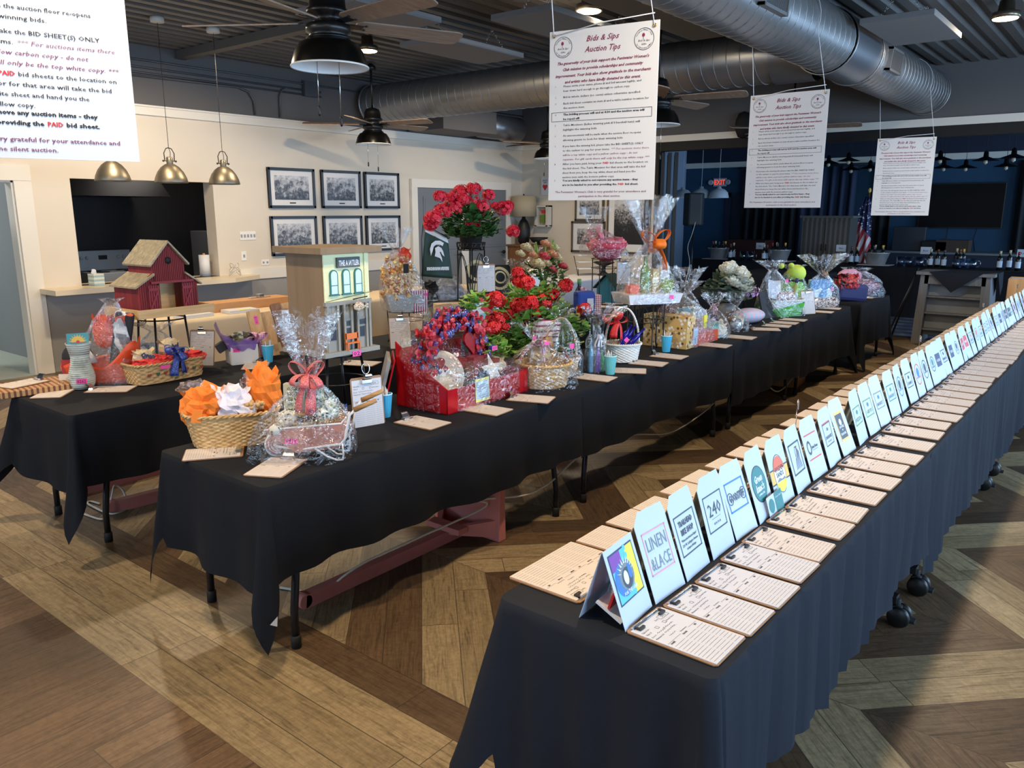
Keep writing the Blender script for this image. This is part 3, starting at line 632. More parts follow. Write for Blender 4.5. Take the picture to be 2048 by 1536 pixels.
# AED sign and cabinet
t = thing('aed_sign', 'white AED sign with red heart hanging on the far wall', 'sign', aX(1091, 368, XF - .02), -PI / 2)
MB().box((-.09, -.012, -.2), (.09, 0, .12)).build('sign_panel', PAPER, t)
b = MB(); glyphs(b, 'AED', 0, .06, .055, .12, 'C', 1); 
b.add([(0, -.1, 0), (-.055, -.03, 0), (-.05, 0, 0), (-.025, .012, 0), (0, -.005, 0), (.025, .012, 0), (.05, 0, 0), (.055, -.03, 0)], [(0, 7, 6, 5, 4, 3, 2, 1)], 0); flat(b, -.04, .035, .04, .045, 1)
b.build('sign_lettering', [INKR, INK], t, loc=(0, -.0135, -.02), rot=(PI / 2, 0, 0))
t = thing('aed_cabinet', 'cream wall cabinet with glass front under the AED sign', 'wall cabinet', aX(1091, 432, XF - .01), -PI / 2)
MB().box((-.15, -.14, -.19), (.15, 0, -.16)).box((-.15, -.14, .16), (.15, 0, .19)).box((-.15, -.14, -.19), (-.1, 0, .19)).box((.1, -.14, -.19), (.15, 0, .19)).box((-.15, -.02, -.19), (.15, 0, .19)).build('cabinet_body', M('cabinet_cream', (206, 200, 188), .5), t, bevel=.004)
MB().box((-.05, -.1, -.12), (.05, -.03, .02)).build('first_aid_unit', M('unit_green', (110, 130, 60), .5), t); MB().box((-.04, -.08, .05), (.04, -.03, .11)).build('alarm_lamp', INKR, t)
# EXIT sign in the lounge
t = thing('exit_sign', 'EXIT sign with red letters and two lamp heads above the navy door', 'exit sign', (XT - .05, aX(1443, 355, XT).y, 2.46), -PI / 2)
MB().box((-.17, -.04, -.1), (.17, 0, .1)).build('sign_housing', M('exit_white', (190, 196, 200), .5), t, bevel=.004)
b = MB(); glyphs(b, 'EXIT', 0, -.055, .17, .29, 'C', 0, 0, .002); b.build('sign_lettering', emis('exit_red', (255, 70, 50), 1.2), t, loc=(0, -.042, 0), rot=(PI / 2, 0, 0))
for s in (-1, 1): MB().lathe([(.03, .03), (.06, .05), (.065, .0), (.05, -.03)], 16, X=TR(s * .23, -.05, .0) @ RX(PI / 2)).tube([(s * .17, -.02, 0), (s * .22, -.03, 0)], .012).build('lamp_head', M('exit_white', (190, 196, 200), .5), t)
# ================================================================== TABLES AND CLOTHS
def cloth_mat(name, c, c2):
    g = NT(name); v = g.co(); n = g.noise(v, 3, 4); wv = g.noise(g.co(scale=(1, 1, .25)), 7, 3, .5)
    g.pr(g.mix(n, lin(c), lin(c2)), .82, 0, g.bump(g.ma('ADD', g.noise(v, 900, 2), g.ma('MULTIPLY', wv, 6)), .35, .004), Specular_IOR_Level=.25); return g.m
CLOTH = cloth_mat('black_tablecloth', (14, 17, 23), (20, 24, 32)); CLOTHB = cloth_mat('navy_black_tablecloth', (23, 27, 35), (31, 36, 46)); CLOTHC = cloth_mat('cream_tablecloth', (205, 186, 158), (216, 198, 170))
def cloth(label, x0, x1, y0, y1, zt, over, mat, ends=(0, 0), fold=.02, gather=0, seed=0, name='tablecloth', cat='tablecloth', group=None, sides=(1, 1), corner=.4, tip=1.6):
    """a rectangular cloth draped over a table: long sides hang, and the ends flagged 1 hang too with coned corners"""
    rnd = random.Random(seed); r = .03; P = []      # (x, y, nx, ny, drop factor, cornerness)
    st = .035
    def seg(ax, ay, bx, by, nx, ny, dr):
        L = math.hypot(bx - ax, by - ay); n = max(2, int(L / st))
        for i in range(n + 1): P.append((ax + (bx - ax) * i / n, ay + (by - ay) * i / n, nx, ny, dr, 0))
    def corn(cx, cy, a0):
        for i in range(1, 14):
            a = a0 + PI / 2 * i / 14; q = abs(math.sin(2 * (a - a0))); P.append((cx + r * math.cos(a), cy + r * math.sin(a), math.cos(a), math.sin(a), 1 + (tip - 1) * max(0, 1 - abs(i - 7) / 5.5), q))
    if ends[1]: pass
    # walk: near long side from x0 to x1, far end, back side, near end
    seg(x0 + (r if ends[0] else 0), y0, x1 - (r if ends[1] else 0), y0, 0, -1, sides[0])
    if ends[1]: corn(x1 - r, y0 + r, -PI / 2); seg(x1, y0 + r, x1, y1 - r, 1, 0, 1); corn(x1 - r, y1 - r, 0)
    else: seg(x1, y0, x1, y1, 1, 0, 0)
    seg(x1 - (r if ends[1] else 0), y1, x0 + (r if ends[0] else 0), y1, 0, 1, sides[1])
    if ends[0]: corn(x0 + r, y1 - r, PI / 2); seg(x0, y1 - r, x0, y0 + r, -1, 0, 1.12); corn(x0 + r, y0 + r, PI)
    else: seg(x0, y1, x0, y0, -1, 0, 0)
    n = len(P); nv = 16; mb = MB(); vs = []; cum = 0; ph = [rnd.uniform(0, 6) for _ in range(4)]
    S = [0]
    for i in range(1, n): S.append(S[-1] + math.hypot(P[i][0] - P[i - 1][0], P[i][1] - P[i - 1][1]))
    for j in range(nv + 1):
        t = j / nv
        for i in range(n):
            x, y, nx, ny, dr, q = P[i]; s = S[i]; o = over * t * (dr if dr > 0 else 0)
            if dr <= 0: o = .002 * t
            f = (.5 * math.sin(s * 9 + ph[0]) + .5 * math.sin(s * 21 + ph[1] + 1.2 * math.sin(s * 3.1))) * fold * (t ** 1.2) + fold * .5 * t
            if gather: f += gather * (t ** .35 if t > 0 else 0) * (math.sin(s * 47 + 2.2 * math.sin(s * 5 + ph[2])) * .5 + .35 * math.sin(s * 83 + 3 * math.sin(s * 7))) + gather * .6 * t
            if q > 0: f = f * (1 - q * .6) + corner * over * (q ** 1.5) * (t ** 1.15) * (1 + .4 * math.sin(s * 75 + ph[3]))
            f += noise.noise(Vector((s * 2.2, t * 1.5, seed))) * .02 * t
            rr = .012 * min(1, t * 8)
            if dr <= 0: f = 0; rr = 0
            dip = .012 * math.sin(s * 4 + ph[2]) * t * over / .4
            vs.append((x + nx * (f + rr * .4), y + ny * (f + rr * .4), zt - (0 if j == 0 else o + rr * .1) + (dip if dr > 0 else 0)))
    fs = []
    for j in range(nv):
        for i in range(n):
            if P[i][4] <= 0 and P[(i + 1) % n][4] <= 0: continue
            a = j * n + i; b = j * n + (i + 1) % n; fs.append((a, a + n, b + n, b))
    mb.add(vs, fs, 0, True)
    nx_ = max(4, int((x1 - x0) / .12)); ny_ = 6; hx, hy = r if 1 else 0, r
    mb.add([(P[i][0], P[i][1], zt) for i in range(n)], [tuple(range(n))], 0, False)
    o = mb.build(name, mat, solid=0); return tag(o, label, cat, group)
LEGM = M('leg_dark', (38, 38, 42), .35, .6); PLAST = M('table_plastic', (190, 188, 182), .5)
def folding_table(label, x0, x1, y0, y1, group):
    """plastic-topped folding table with two bent steel leg frames"""
    t = thing('folding_table', label, 'folding table', ((x0 + x1) / 2, (y0 + y1) / 2, 0), 0, group); a, b = (x1 - x0) / 2 - .015, (y1 - y0) / 2 - .015
    MB().box((-a, -b, .69), (a, b, .735)).build('tabletop', PLAST, t, bevel=.008)
    for s in (-1, 1):
        for q in (-1, 1):
            xx = s * (a - .22)
            lg = MB().tube([(xx + s * -.1, q * (b - .2), .69), (xx, q * (b - .13), .52), (xx + s * .07, q * (b - .055), .3), (xx + s * .09, q * (b - .05), .16), (xx + s * .09, q * (b - .05), .012)], .0165, 10).build('leg', LEGM, t)
            MB().lathe([(.021, 0), (.021, .05), (.017, .055)], 12, c=(xx + s * .09, q * (b - .05), 0)).build('rubber_foot', BLKM, lg)
        MB().tube([(xx := s * (a - .22), -(b - .13), .5), (xx, b - .13, .5)], .012).build('cross_brace', LEGM, t)
MY0, MY1, LY0, LY1, RY0, RY1 = 2.46, 3.22, 4.14, 4.9, .62, 1.24
MS = [1.6, 3.72, 5.86, 7.44, 8.98]
for i in range(4):
    a, b = MS[i], MS[i + 1]; nm = ['nearest the camera', 'second from the near end', 'third from the near end', 'at the far end'][i]
    folding_table('folding table of the middle row, %s, under black cloth' % nm, a, b, MY0, MY1, 'folding tables of the middle row')
    cloth('black tablecloth on the middle row, %s' % nm, a, b, MY0, MY1, T, (.385, .4, .5, .53)[i], CLOTH, (i == 0, i == 3), .032 if i == 0 else .024, 0, 11 + i, sides=(1, .95), corner=.4 if i == 0 else .22)
folding_table('folding table set crosswise at the far end of the middle row', 9.28, 10.45, 2.42, 3.1, None)
cloth('black tablecloth on the last small table beyond the middle row', 9.28, 10.45, 2.42, 3.1, T, .5, CLOTH, (1, 1), .03, 0, 17)
LS = [1.62, 3.75, 5.9, 8.1, 10.1]
for i in range(4):
    a, b = LS[i], LS[i + 1]; nm = ['at the near left end', 'second from the left', 'third from the left', 'at the far end'][i]
    folding_table('folding table of the left row, %s, under black cloth' % nm, a, b, LY0, LY1, 'folding tables of the left row')
    cloth('black tablecloth on the left row, %s' % nm, a, b, LY0, LY1, T, .385, CLOTH, (i == 0, i == 3), .02, 0, 31 + i)
cloth('cream tablecloth on the table row beside the kitchen counter', 3.62, 8.3, 7.02, 7.78, T, .6, CLOTHC, (1, 1), .02, 0, 41, group=None)
folding_table('folding table under the cream cloth beside the kitchen counter', 3.64, 8.28, 7.04, 7.76, None)
# rolling tables on casters
def rolling(label, x0, x1, group):
    t = thing('rolling_table', label, 'rolling table', ((x0 + x1) / 2, (RY0 + RY1) / 2, 0), 0, group); a = (x1 - x0) / 2 - .01; b = (RY1 - RY0) / 2 - .01
    MB().box((-a, -b, .7), (a, b, .735)).build('tabletop', M('laminate_grey', (120, 116, 110), .5), t, bevel=.004)
    for s in (-1, 1):
        xx = s * (a - .17)
        MB().box((xx - .03, -.03, .13), (xx + .03, .03, .7)).box((xx - .025, -b + .02, .1), (xx + .025, b - .02, .135)).build('leg_frame', LEGM, t, bevel=.004)
        for q in (-1, 1):
            yy = q * (b - .02); c = MB()
            c.tube([(xx, yy, .075), (xx, yy, .12)], .014, 10)
            c.box((xx - .028, yy - .02, .045), (xx + .028, yy + .02, .09))
            f = c.build('caster', BLKM, t, bevel=.006)
            w = MB()
            for e in (-1, 1): w.lathe([(0, -.012), (.04, -.012), (.046, -.006), (.046, .006), (.04, .012), (.012, .013), (0, .013)], 24, X=TR(xx + e * .024, yy - .012, .046) @ RY(PI / 2))
            w.build('caster_wheel', BLK, f)
            MB().box((xx - .02, yy - .075, .03), (xx + .02, yy - .035, .042), 0).build('brake_pedal', BLKM, f)
RS = [1.49, 3.66, 5.84, 8.0, 10.2, 11.35]
for i in range(5):
    a, b = RS[i], RS[i + 1]; nm = ['nearest the camera', 'second from the near end', 'third from the near end', 'fourth from the near end', 'at the far end'][i]
    if i < 4:
        rolling('rolling table of the right row, %s, under dark cloth' % nm, a, b, 'rolling tables of the right row')
    cloth('dark tablecloth with gathered sides on the right row, %s' % nm, a, b, RY0, RY1, T, (.45, .55, .6, .6, .6)[i], CLOTHB if i else CLOTHB, (i == 0, i == 4), .012, .02, 51 + i, sides=(1, 1.1), tip=1.3, corner=.34)
o = MB().add([(0, 0, 0), (.035, .0, .02), (.03, 0, -.02)], [(0, 1, 2)]).build('care_label', PAPER, loc=aY(540, 1250, MY0 - .1)); o.parent = bpy.data.objects['tablecloth']
# pink tripod easels lying folded under the tables -> trestle beams
PINKW = M('pink_wood', (206, 128, 120), .55, var=.06)
def beam(label, p, q, w_, h_, splay=1):
    p, q = Vector(p), Vector(q); d = q - p; t = thing('pink_trestle', label, 'trestle', p, math.atan2(d.y, d.x)); L = d.length
    MB().box((0, -w_ / 2, 0), (L, w_ / 2, h_)).lathe([(.0, -w_ / 2), (h_ * .55, -w_ / 2), (h_ * .55, w_ / 2), (0, w_ / 2)], 20, smooth=False, X=TR(0, 0, h_ * .55) @ RX(PI / 2)).build('long_rail', PINKW, t, bevel=.004)
    if splay:
        MB().prism([(L - .03, 0), (L + .03, 0), (L + .02, .34), (L - .02, .34)], -.24, .24).build('end_board', PINKW, t, bevel=.004)
        for s in (-1, 1): MB().add([(L - .2, s * .03, .09), (L - .2, s * .055, .09), (L - .02, s * .22, .12), (L - .02, s * .17, .12), (L - .2, s * .03, .05), (L - .2, s * .055, .05), (L - .02, s * .22, .02), (L - .02, s * .17, .02)], [(0, 1, 2, 3), (7, 6, 5, 4), (0, 4, 5, 1), (1, 5, 6, 2), (2, 6, 7, 3), (3, 7, 4, 0)]).build('angled_brace', PINKW, t)
        MB().box((L - .22, -.12, .07), (L - .15, .12, .1)).build('cross_bar', PINKW, t)
beam('pink wooden trestle with splayed end board under the middle table', (1.97, 2.78, 0), (3.1, 2.78, 0), .055, .065)
beam('pink wooden rail lying under the left table, nearer one', (1.98, 4.62, 0), (3.3, 4.5, 0), .06, .07, 0)
beam('pink wooden rail lying under the left table, farther one', (1.95, 5.08, 0), (3.6, 5.12, 0), .06, .085, 0)
# brown cardboard box below the middle row
CARD = wood('cardboard', (176, 132, 86), (196, 152, 104), .3, 2, .8)
t = thing('cardboard_box', 'brown cardboard box on the floor under the far middle table', 'cardboard box', (8.05, 2.78, 0), .1); MB().box((-.18, -.15, 0), (.18, .15, .34)).box((-.18, -.15, .335), (.18, .0, .345)).build('box_body', CARD, t)
t = thing('cardboard_box', 'open brown cardboard box with white inside behind the far folders', 'cardboard box', (10.85, 1.02, T), .05)
MB().box((-.2, -.22, 0), (.2, -.215, .25)).box((-.2, .215, 0), (.2, .22, .25)).box((-.2, -.22, 0), (-.195, .22, .25)).box((.195, -.22, 0), (.2, .22, .25)).box((-.2, -.22, 0), (.2, .22, .01)).build('box_body', CARD, t)
MB().box((-.19, .0, .1), (.19, .21, .24)).build('paper_stack', PAPER, t)
# cable on the floor
WC = M('grey_cable', (214, 208, 194), .5)
def cable(label, pts, r=.006):
    P = [Vector(p) for p in pts]; Q = []
    for i in range(len(P) - 1):
        a, b, c, d = P[max(0, i - 1)], P[i], P[i + 1], P[min(len(P) - 1, i + 2)]
        for k in range(8):
            u = k / 8; Q.append(.5 * ((2 * b) + (c - a) * u + (2 * a - 5 * b + 4 * c - d) * u * u + (3 * b - a - 3 * c + d) * u ** 3))
    Q.append(P[-1]); o = MB().tube(Q, r, 6).build('power_cable', WC); return tag(o, label, 'cable')
fl = lambda x, y, z=.006: tuple(az(x, y, z))
MYc = 2.5
cy = lambda x, y, Y=2.52: tuple(aY(x, y, Y))
cable('pale power cable looping down from under the middle table row', [fl(560, 1175), fl(600, 1182), fl(640, 1190, .01), (2.3, 2.72, .12), (3.0, 2.6, .2), cy(960, 1000, 2.6), cy(1050, 990), cy(1100, 965), cy(1155, 915), (4.0, 2.5, .33), cy(1262, 870), cy(1340, 865), cy(1400, 830), cy(1440, 795), cy(1465, 785), cy(1490, 795), cy(1515, 755), cy(1555, 783), cy(1590, 750), cy(1605, 722)])
cable('pale cable coiled around the left table leg and pink rail', [fl(135, 1000), fl(150, 1020), fl(180, 1032), fl(205, 1038), fl(216, 1025), (1.99, 4.63, .1), (2.03, 4.67, .14), (2.07, 4.66, .1), (2.06, 4.6, .01), (1.97, 4.56, .01), (1.94, 4.62, .01), fl(176, 1008), fl(182, 1003), fl(200, 1008)])
# ================================================================== BID-SHEET CLIPBOARDS
HARD = wood('hardboard', (146, 108, 74), (160, 122, 86), .6, 0, .5); SHEET = M('bid_paper', (214, 204, 198), .7); SHEETW = M('bid_paper_white', (208, 208, 214), .7); PEN = M('pen_ink', (60, 62, 84), .7)
BW, BL = .166, .24
def form_print(n, rnd):
    """printing and handwriting on one bid sheet: origin at its centre, +Y towards the clip"""
    b = MB(); W2 = BW / 2 - .012
    glyphs(b, 'Table & Site:', -W2, .082, .008, .032); glyphs(b, 'Item:', .005, .09, .008, .014); rectline(b, .022, .084, .062, .1, .0009, 0); glyphs(b, '%d' % n, .033, .088, .009, .018, 'L')
    glyphs(b, 'Value $:', -W2, .07, .008, .022); rectline(b, -.025, .068, -.015, .078, .0009); rectline(b, .012, .068, .022, .078, .0009); glyphs(b, 'Retail Value', .026, .07, .007, .036)
    glyphs(b, 'Donor:', -W2, .055, .008, .02); glyphs(b, 'Minimum bid', -W2, .043, .008, .034); glyphs(b, 'Increments', .0, .018, .007, .03)
    flat(b, -W2, .014, -.01, .0146); flat(b, .03, .014, W2, .0146)
    glyphs(b, 'NAME', -W2 + .004, .006, .0075, .018, 'L', 0, 0, .0002); glyphs(b, 'PHONE', -.008, .006, .0075, .02, 'L', 0, 0, .0002); glyphs(b, 'BID', .05, .006, .0075, .01, 'L', 0, 0, .0002)
    for i in range(11):
        y = -.004 - i * .0098
        for a, c in ((-W2, -.022), (-.016, .034), (.04, W2)): flat(b, a, y, c, y + .00055)
    squig(b, -.045, .058, .075, .004, 1, 0, None, .00045, rnd, 26); squig(b, -.03, .046, .05, .004, 1, 0, None, .00045, rnd, 20); squig(b, -.035, .03, .03, .003, 1, 0, None, .00045, rnd, 12)
    return b
def slim_clip(t):
    MB().tube([(-.06, -.004, .0085), (-.06, .012, .0085), (.06, .012, .0085), (.06, -.004, .0085)], .0016, 6).box((-.066, .006, .003), (.066, .016, .006)).build('clip_wire', CHROME, t, loc=(0, BL / 2 - .022, 0))
    for s in (-1, 1): MB().box((-.011, -.009, .0062), (.011, -.001, .011)).box((s * .011 - .004, -.009, .0062), (s * .011 + .004, .009, .011)).build('clip_grip', BLK, t, loc=(s * .048, BL / 2 - .022, 0), bevel=.0015)
RR = random.Random(5)
def bid_board(loc, rot, label, group, num, sheet=None, clip='slim', proto={}):
    key = (clip, num % 4, sheet or 0)
    if key not in proto:
        t = thing('clipboard', label, 'clipboard', loc, rot, group)
        MB().slab([(-BW / 2 + .008, -BL / 2), (BW / 2 - .008, -BL / 2), (BW / 2, -BL / 2 + .008), (BW / 2, BL / 2 - .008), (BW / 2 - .008, BL / 2), (-BW / 2 + .008, BL / 2), (-BW / 2, BL / 2 - .008), (-BW / 2, -BL / 2 + .008)], 0, .003).build('board', HARD, t)
        MB().box((-BW / 2 + .006, -BL / 2 + .004, .0032), (BW / 2 - .006, BL / 2 - .012, .0052)).build('bid_sheet', (SHEET, SHEETW)[sheet or 0], t)
        form_print(RR.randint(101, 480), RR).build('form_printing', [INK, PEN], t, loc=(0, -.006, .0056))
        if clip == 'slim': slim_clip(t)
        elif clip == 'bull': bull_clip(t)
        proto[key] = t; return t
    return dup(proto[key], loc, rot, label)
def bull_clip(t):
    y = BL / 2 - .018
    m = MB().prism([(-.032, 0), (.032, 0), (.026, .012), (-.026, .012)], -.012, .01, 0, TR(0, y, .004))
    m.tube([(-.03, y - .012, .008), (.03, y - .012, .008)], .003).sheet(lambda u, v: ((u - .5) * (.05 - .022 * v), y + .004 + .03 * v, .016 + .022 * math.sin(v * 2.4)), 6, 8)
    m.build('bulldog_clip', CHROME, t, solid=0)
xs_ = [1.625, 1.795, 1.97, 2.15, 2.315, 2.52, 2.69, 2.9, 3.1, 3.29, 3.475, 3.71, 3.93, 4.13, 4.33, 4.53]
while xs_[-1] < 10.2: xs_.append(xs_[-1] + .185 + RR.uniform(-.008, .01))
for i, x in enumerate(xs_):
    lb = '%s bid-sheet clipboard from the near end, front row of the right table' % nth(i)
    bid_board((x, .752 + RR.uniform(-.008, .008), T + .002), PI + PI + RR.uniform(-.03, .03), lb, 'bid-sheet clipboards facing the right aisle', i, 1 if i in (0, 1, 2, 3) else 0)
for i, x in enumerate(xs_):
    lb = '%s bid-sheet clipboard from the near end, back row behind the folders' % nth(i)
    bid_board((x + .03 + (.02 if i == 0 else 0), 1.165 + RR.uniform(-.006, .006), T + .002), PI + RR.uniform(-.03, .03) , lb, 'bid-sheet clipboards facing the middle row', i)
# ================================================================== TENT FOLDERS WITH LOGOS
FOLD = M('folder_white', (198, 208, 224), .55); FOLDK = M('folder_kraft', (206, 178, 140), .7)
TEAL = M('ink_teal', (48, 128, 128), .5); NAVI = M('ink_navy', (38, 50, 92), .5); PINKI = M('ink_pink', (226, 150, 160), .5); GOLD = M('ink_gold', (236, 190, 92), .5); ORNG = M('ink_orange', (226, 106, 72), .5); DKSL = M('ink_slate', (56, 66, 78), .5); REDI = M('ink_crimson', (214, 70, 70), .5); BLUI = M('ink_blue', (52, 120, 190), .5); GREYI = M('ink_grey', (120, 130, 136), .5); SKY = M('ink_aqua', (90, 196, 206), .5); YEL = M('ink_yellow', (240, 226, 60), .5); PUR = M('ink_violet', (130, 60, 160), .5); WHI = M('ink_white', (238, 240, 242), .5); LGRN = M('ink_green', (96, 150, 90), .5)
PAL = [DKSL, TEAL, NAVI, PINKI, GOLD, ORNG, REDI, BLUI, GREYI, SKY, YEL, PUR, WHI, LGRN]
FWd, FH, LEAN = .158, .205, .36
def logo(i):
    b = MB(); z = 0
    def sq(c, w=.058, y0=.1, h=.085, t=.004): rectline(b, -w, y0, w, y0 + h, t, c)
    def tx(s, y, size, w, m=0, sh=0, bo=.0003, x=0): glyphs(b, s, x, y, size, w, 'C', m, sh, bo, None, .0004)
    if i == 0:
        flat(b, -.066, .075, .066, .205, 2); flat(b, -.062, .079, .062, .201, 9, .0002); flat(b, -.062, .16, -.005, .201, 11, .0003); flat(b, .02, .079, .062, .201, 10, .0003)
        for k in range(7): disc(b, .02, .085 + k * .019, .008, 9, .0004, 8)
        disc(b, -.02, .13, .042, 7, .0004, 24); disc(b, 0, .135, .038, 8, .0005, 24); disc(b, 0, .128, .027, 0, .0006, 18); disc(b, -.006, .13, .012, 12, .0008, 14, ry=.018); disc(b, .018, .14, .009, 7, .0009, 12, ry=.02)
        for k in range(9): a = .3 + k * .31; b.add([(.03 * math.cos(a) - .003, .135 + .03 * math.sin(a), .0007), (.05 * math.cos(a), .135 + .048 * math.sin(a), .0007), (.03 * math.cos(a) + .003, .135 + .03 * math.sin(a), .0007)], [(0, 1, 2)], 12)
        glyphs(b, 'FOR THE LOVE', 0, .092, .012, .07, 'C', 12, 0, .0003, None, .001)
    elif i == 1: sq(3, .06, .085, .115); tx('LINEN', .148, .05, .098, 8, 0, 0); tx('&LACE', .096, .048, .1, 8, 0, 0)
    elif i == 2: sq(0, .064, .08, .115); tx('TRAILHEAD', .162, .021, .09, 0, 0, .001); tx('BIKE SHOP', .137, .022, .08, 0, 0, .001); tx('"Where the Adventure Begins"', .12, .009, .1, 0, .3); tx('216 W. Ludington Avenue', .106, .01, .1, 0); tx('Ludington, Michigan', .094, .008, .06, 0)
    elif i == 3: sq(0, .062, .09, .11); tx('240', .135, .055, .085, 0, 0, 0); flat(b, -.03, .126, .03, .127, 0); tx('u n i o n', .108, .014, .045, 0)
    elif i == 4: sq(7, .063, .1, .095, .005); tx('GOODSTUFF', .132, .032, .105, 0, 0, .0012); disc(b, -.045, .143, .02, 0, .0003, 20, r0=.017); disc(b, .045, .143, .02, 0, .0003, 20, r0=.017)
    elif i == 5: disc(b, 0, .135, .062, 0, 0, 40); disc(b, 0, .135, .058, 1, .0002, 40); tx('Green', .142, .034, .07, 12, .25, .001); tx("Isaac's", .112, .034, .075, 12, .25, .001); tx('COFFEE & TEA', .098, .008, .055, 12)
    elif i == 6:
        flat(b, -.078, .1, .078, .145, 4); flat(b, -.078, .145, .078, .15, 0); flat(b, -.078, .095, .078, .1, 0); disc(b, 0, .125, .05, 0, .0002, 36, ry=.068); disc(b, 0, .125, .047, 12, .0003, 36, ry=.065)
        b.add([(.046 * math.cos(a), .14 + .048 * math.sin(a), .0004) for a in [k * PI / 12 for k in range(13)]], [tuple(range(13))], 5); b.add([(.044 * math.cos(a), .098 + .036 * math.sin(a), .0004) for a in [PI + k * PI / 12 for k in range(13)]], [tuple(range(13))], 10)
        tx('GOLDEN', .136, .022, .08, 0, 0, .001); tx('SANDS', .116, .022, .064, 0, 0, .001); b.add([(-.04, .1, .0006), (-.015, .112, .0006), (.01, .104, .0006), (.035, .108, .0006), (.042, .098, .0006)], [(0, 1, 2, 3, 4)], 8)
    elif i == 7:
        sq(0, .06, .08, .115, .006); r = random.Random(2)
        for k in range(7): b.tube([(-.02 + .01 * k, .095, 0), (-.01 + .007 * k, .13, 0), (.0 + .006 * k + r.uniform(-.01, .01), .155, 0), (.02 + r.uniform(-.02, .01), .178, 0)], .0007, 3, 8)
    elif i == 8: flat(b, -.06, .185, .06, .19, 6); flat(b, -.06, .09, .06, .095, 6); disc(b, -.035, .138, .02, 0, 0, 20, ry=.028, r0=.013); glyphs(b, 'Jones Bones', .018, .13, .018, .062, 'C', 0, 0, .0006); flat(b, -.01, .122, .045, .1235, 0)
    elif i == 9: sq(0, .05, .1, .09); flat(b, -.05, .19, .05, .194, 6); tx('LUNCH BUCKET', .128, .017, .08, 0, 0, .0006); tx('cafe & grill', .114, .009, .05, 8, .3); b.tube([(-.01, .16, 0), (0, .172, 0), (.006, .158, 0), (.014, .168, 0)], .001, 3, 0)
    elif i == 10: flat(b, -.045, .075, .045, .2, 4); flat(b, -.039, .085, .039, .19, 0, .0002); disc(b, 0, .155, .014, 12, .0004, 16); tx('HOUSE', .13, .014, .05, 12); tx('OF', .117, .01, .014, 12); tx('FLAVORS', .1, .014, .058, 12)
    else:
        r = random.Random(i); c = r.choice([0, 1, 2, 7, 8, 0, 6, 13]); c2 = r.choice([0, 8, 7, 2, 1, 5]); w = r.uniform(.045, .06); k = r.random()
        word = ['GIFTS', 'MARKET', 'BAKERY', 'TAP ROOM', 'CREAMERY', 'BOOKS', 'SALON', 'GALLERY', 'ORCHARD', 'MARINA', 'THEATRE', 'PIZZA'][i % 12]
        if k < .4: disc(b, 0, .14, w, c, 0, 28, r0=w - .006); disc(b, 0, .15, w * .45, c2, 0, 18); tx(word, .118, .014, w * 1.3, c)
        elif k < .8: sq(c, w, .1, .08, .005); disc(b, 0, .155, .014, c2, 0, 14, ry=.01); tx(word, .116, .022, w * 1.5, c)
        else: flat(b, -w, .1, w, .18, c); tx(word, .13, .024, w * 1.5, 12)
    return b
CL = ['bright multicoloured square emblem with no top flap', 'thin pink square border around pale lettering', 'dark square border around bike lettering', 'large slim numerals in a dark square', 'blue border round dark looping letters', 'round teal emblem with white script', 'oval red and yellow sunset emblem on a gold band', 'black square round a fine line sketch', 'red lines above and below a small dark logo', 'small square with a red top line', 'black poster-like emblem on a gold ground']
fx = [1.625, 1.795, 1.965, 2.14, 2.315, 2.49, 2.665, 2.85, 3.035, 3.225, 3.42]
while fx[-1] < 10.2: fx.append(fx[-1] + .19 + RR.uniform(-.015, .02))
for i, x in enumerate(fx):
    desc = CL[i] if i < len(CL) else None
    lb = ('white tent folder with ' + desc) if desc else '%s white tent folder from the near end, small logo on front' % nth(i)
    yaw = RR.uniform(-.05, .05); t = thing('tent_folder', lb, 'folder', (x, .885, T + .002), yaw + (.06 if i == 0 else 0), 'white logo folders standing on the right table')
    le = LEAN + RR.uniform(-.05, .06); a = FWd / 2; X = RX(-(PI / 2 - 0)) ; h = FH * (1 + RR.uniform(-.02, .03))
    Xf = RX(PI / 2 - le)                       # panel plane leaning back (+Y)
    fl_ = .0 if i == 0 else .03
    pts = [(-a, 0), (a, 0), (a, h), (a - .008, h + fl_), (-a + .03, h + fl_), (-a, h)] if fl_ else [(-a, 0), (a, 0), (a, h), (-a, h)]
    MB().slab(pts, -.0012, 0, 0, Xf).build('front_panel', FOLD, t)
    dy, dz = math.sin(le) * h, math.cos(le) * h
    le2 = le * .85; X2 = TR(0, dy + math.tan(le2) * dz + .003, 0) @ RX(PI / 2 + le2)
    MB().slab([(-a, 0), (a, 0), (a, dz / math.cos(le2) * .985), (-a, dz / math.cos(le2) * .985)], 0, .0012, 0, X2).build('back_panel', FOLDK if i else FOLD, t)
    lg = logo(i).build('printed_logo', PAL, t); lg.matrix_local = Xf @ TR(0, -.018, .0006)
    if i == 0:
        MB().box((-.074, .05, .03), (.07, .056, .075), 0, TR(0, .01, 0) @ RX(.3)).build('red_card', M('card_red', (190, 36, 36), .4), t); MB().box((-.076, .02, .002), (.07, .10, .008), 0, TR(0, 0, .003) @ RX(.5)).build('envelope', PAPER, t)
t = thing('gift_card', 'small teal and white card leaning on the teal emblem folder', 'card', (2.55, .875, T + .002), .03)
MB().box((-.07, 0, 0), (.07, .001, .07), 0, RX(-.3)).build('card_sheet', FOLD, t); b = MB(); flat(b, 0, .0, .07, .07, 1); disc(b, -.035, .035, .024, 1, 0, 24); glyphs(b, "Green Isaac's", .035, .05, .01, .06, 'C', 12, 0, 0, None, .0004); b.build('printed_logo', PAL, t).matrix_local = RX(PI / 2 - .3) @ TR(0, 0, .0008)
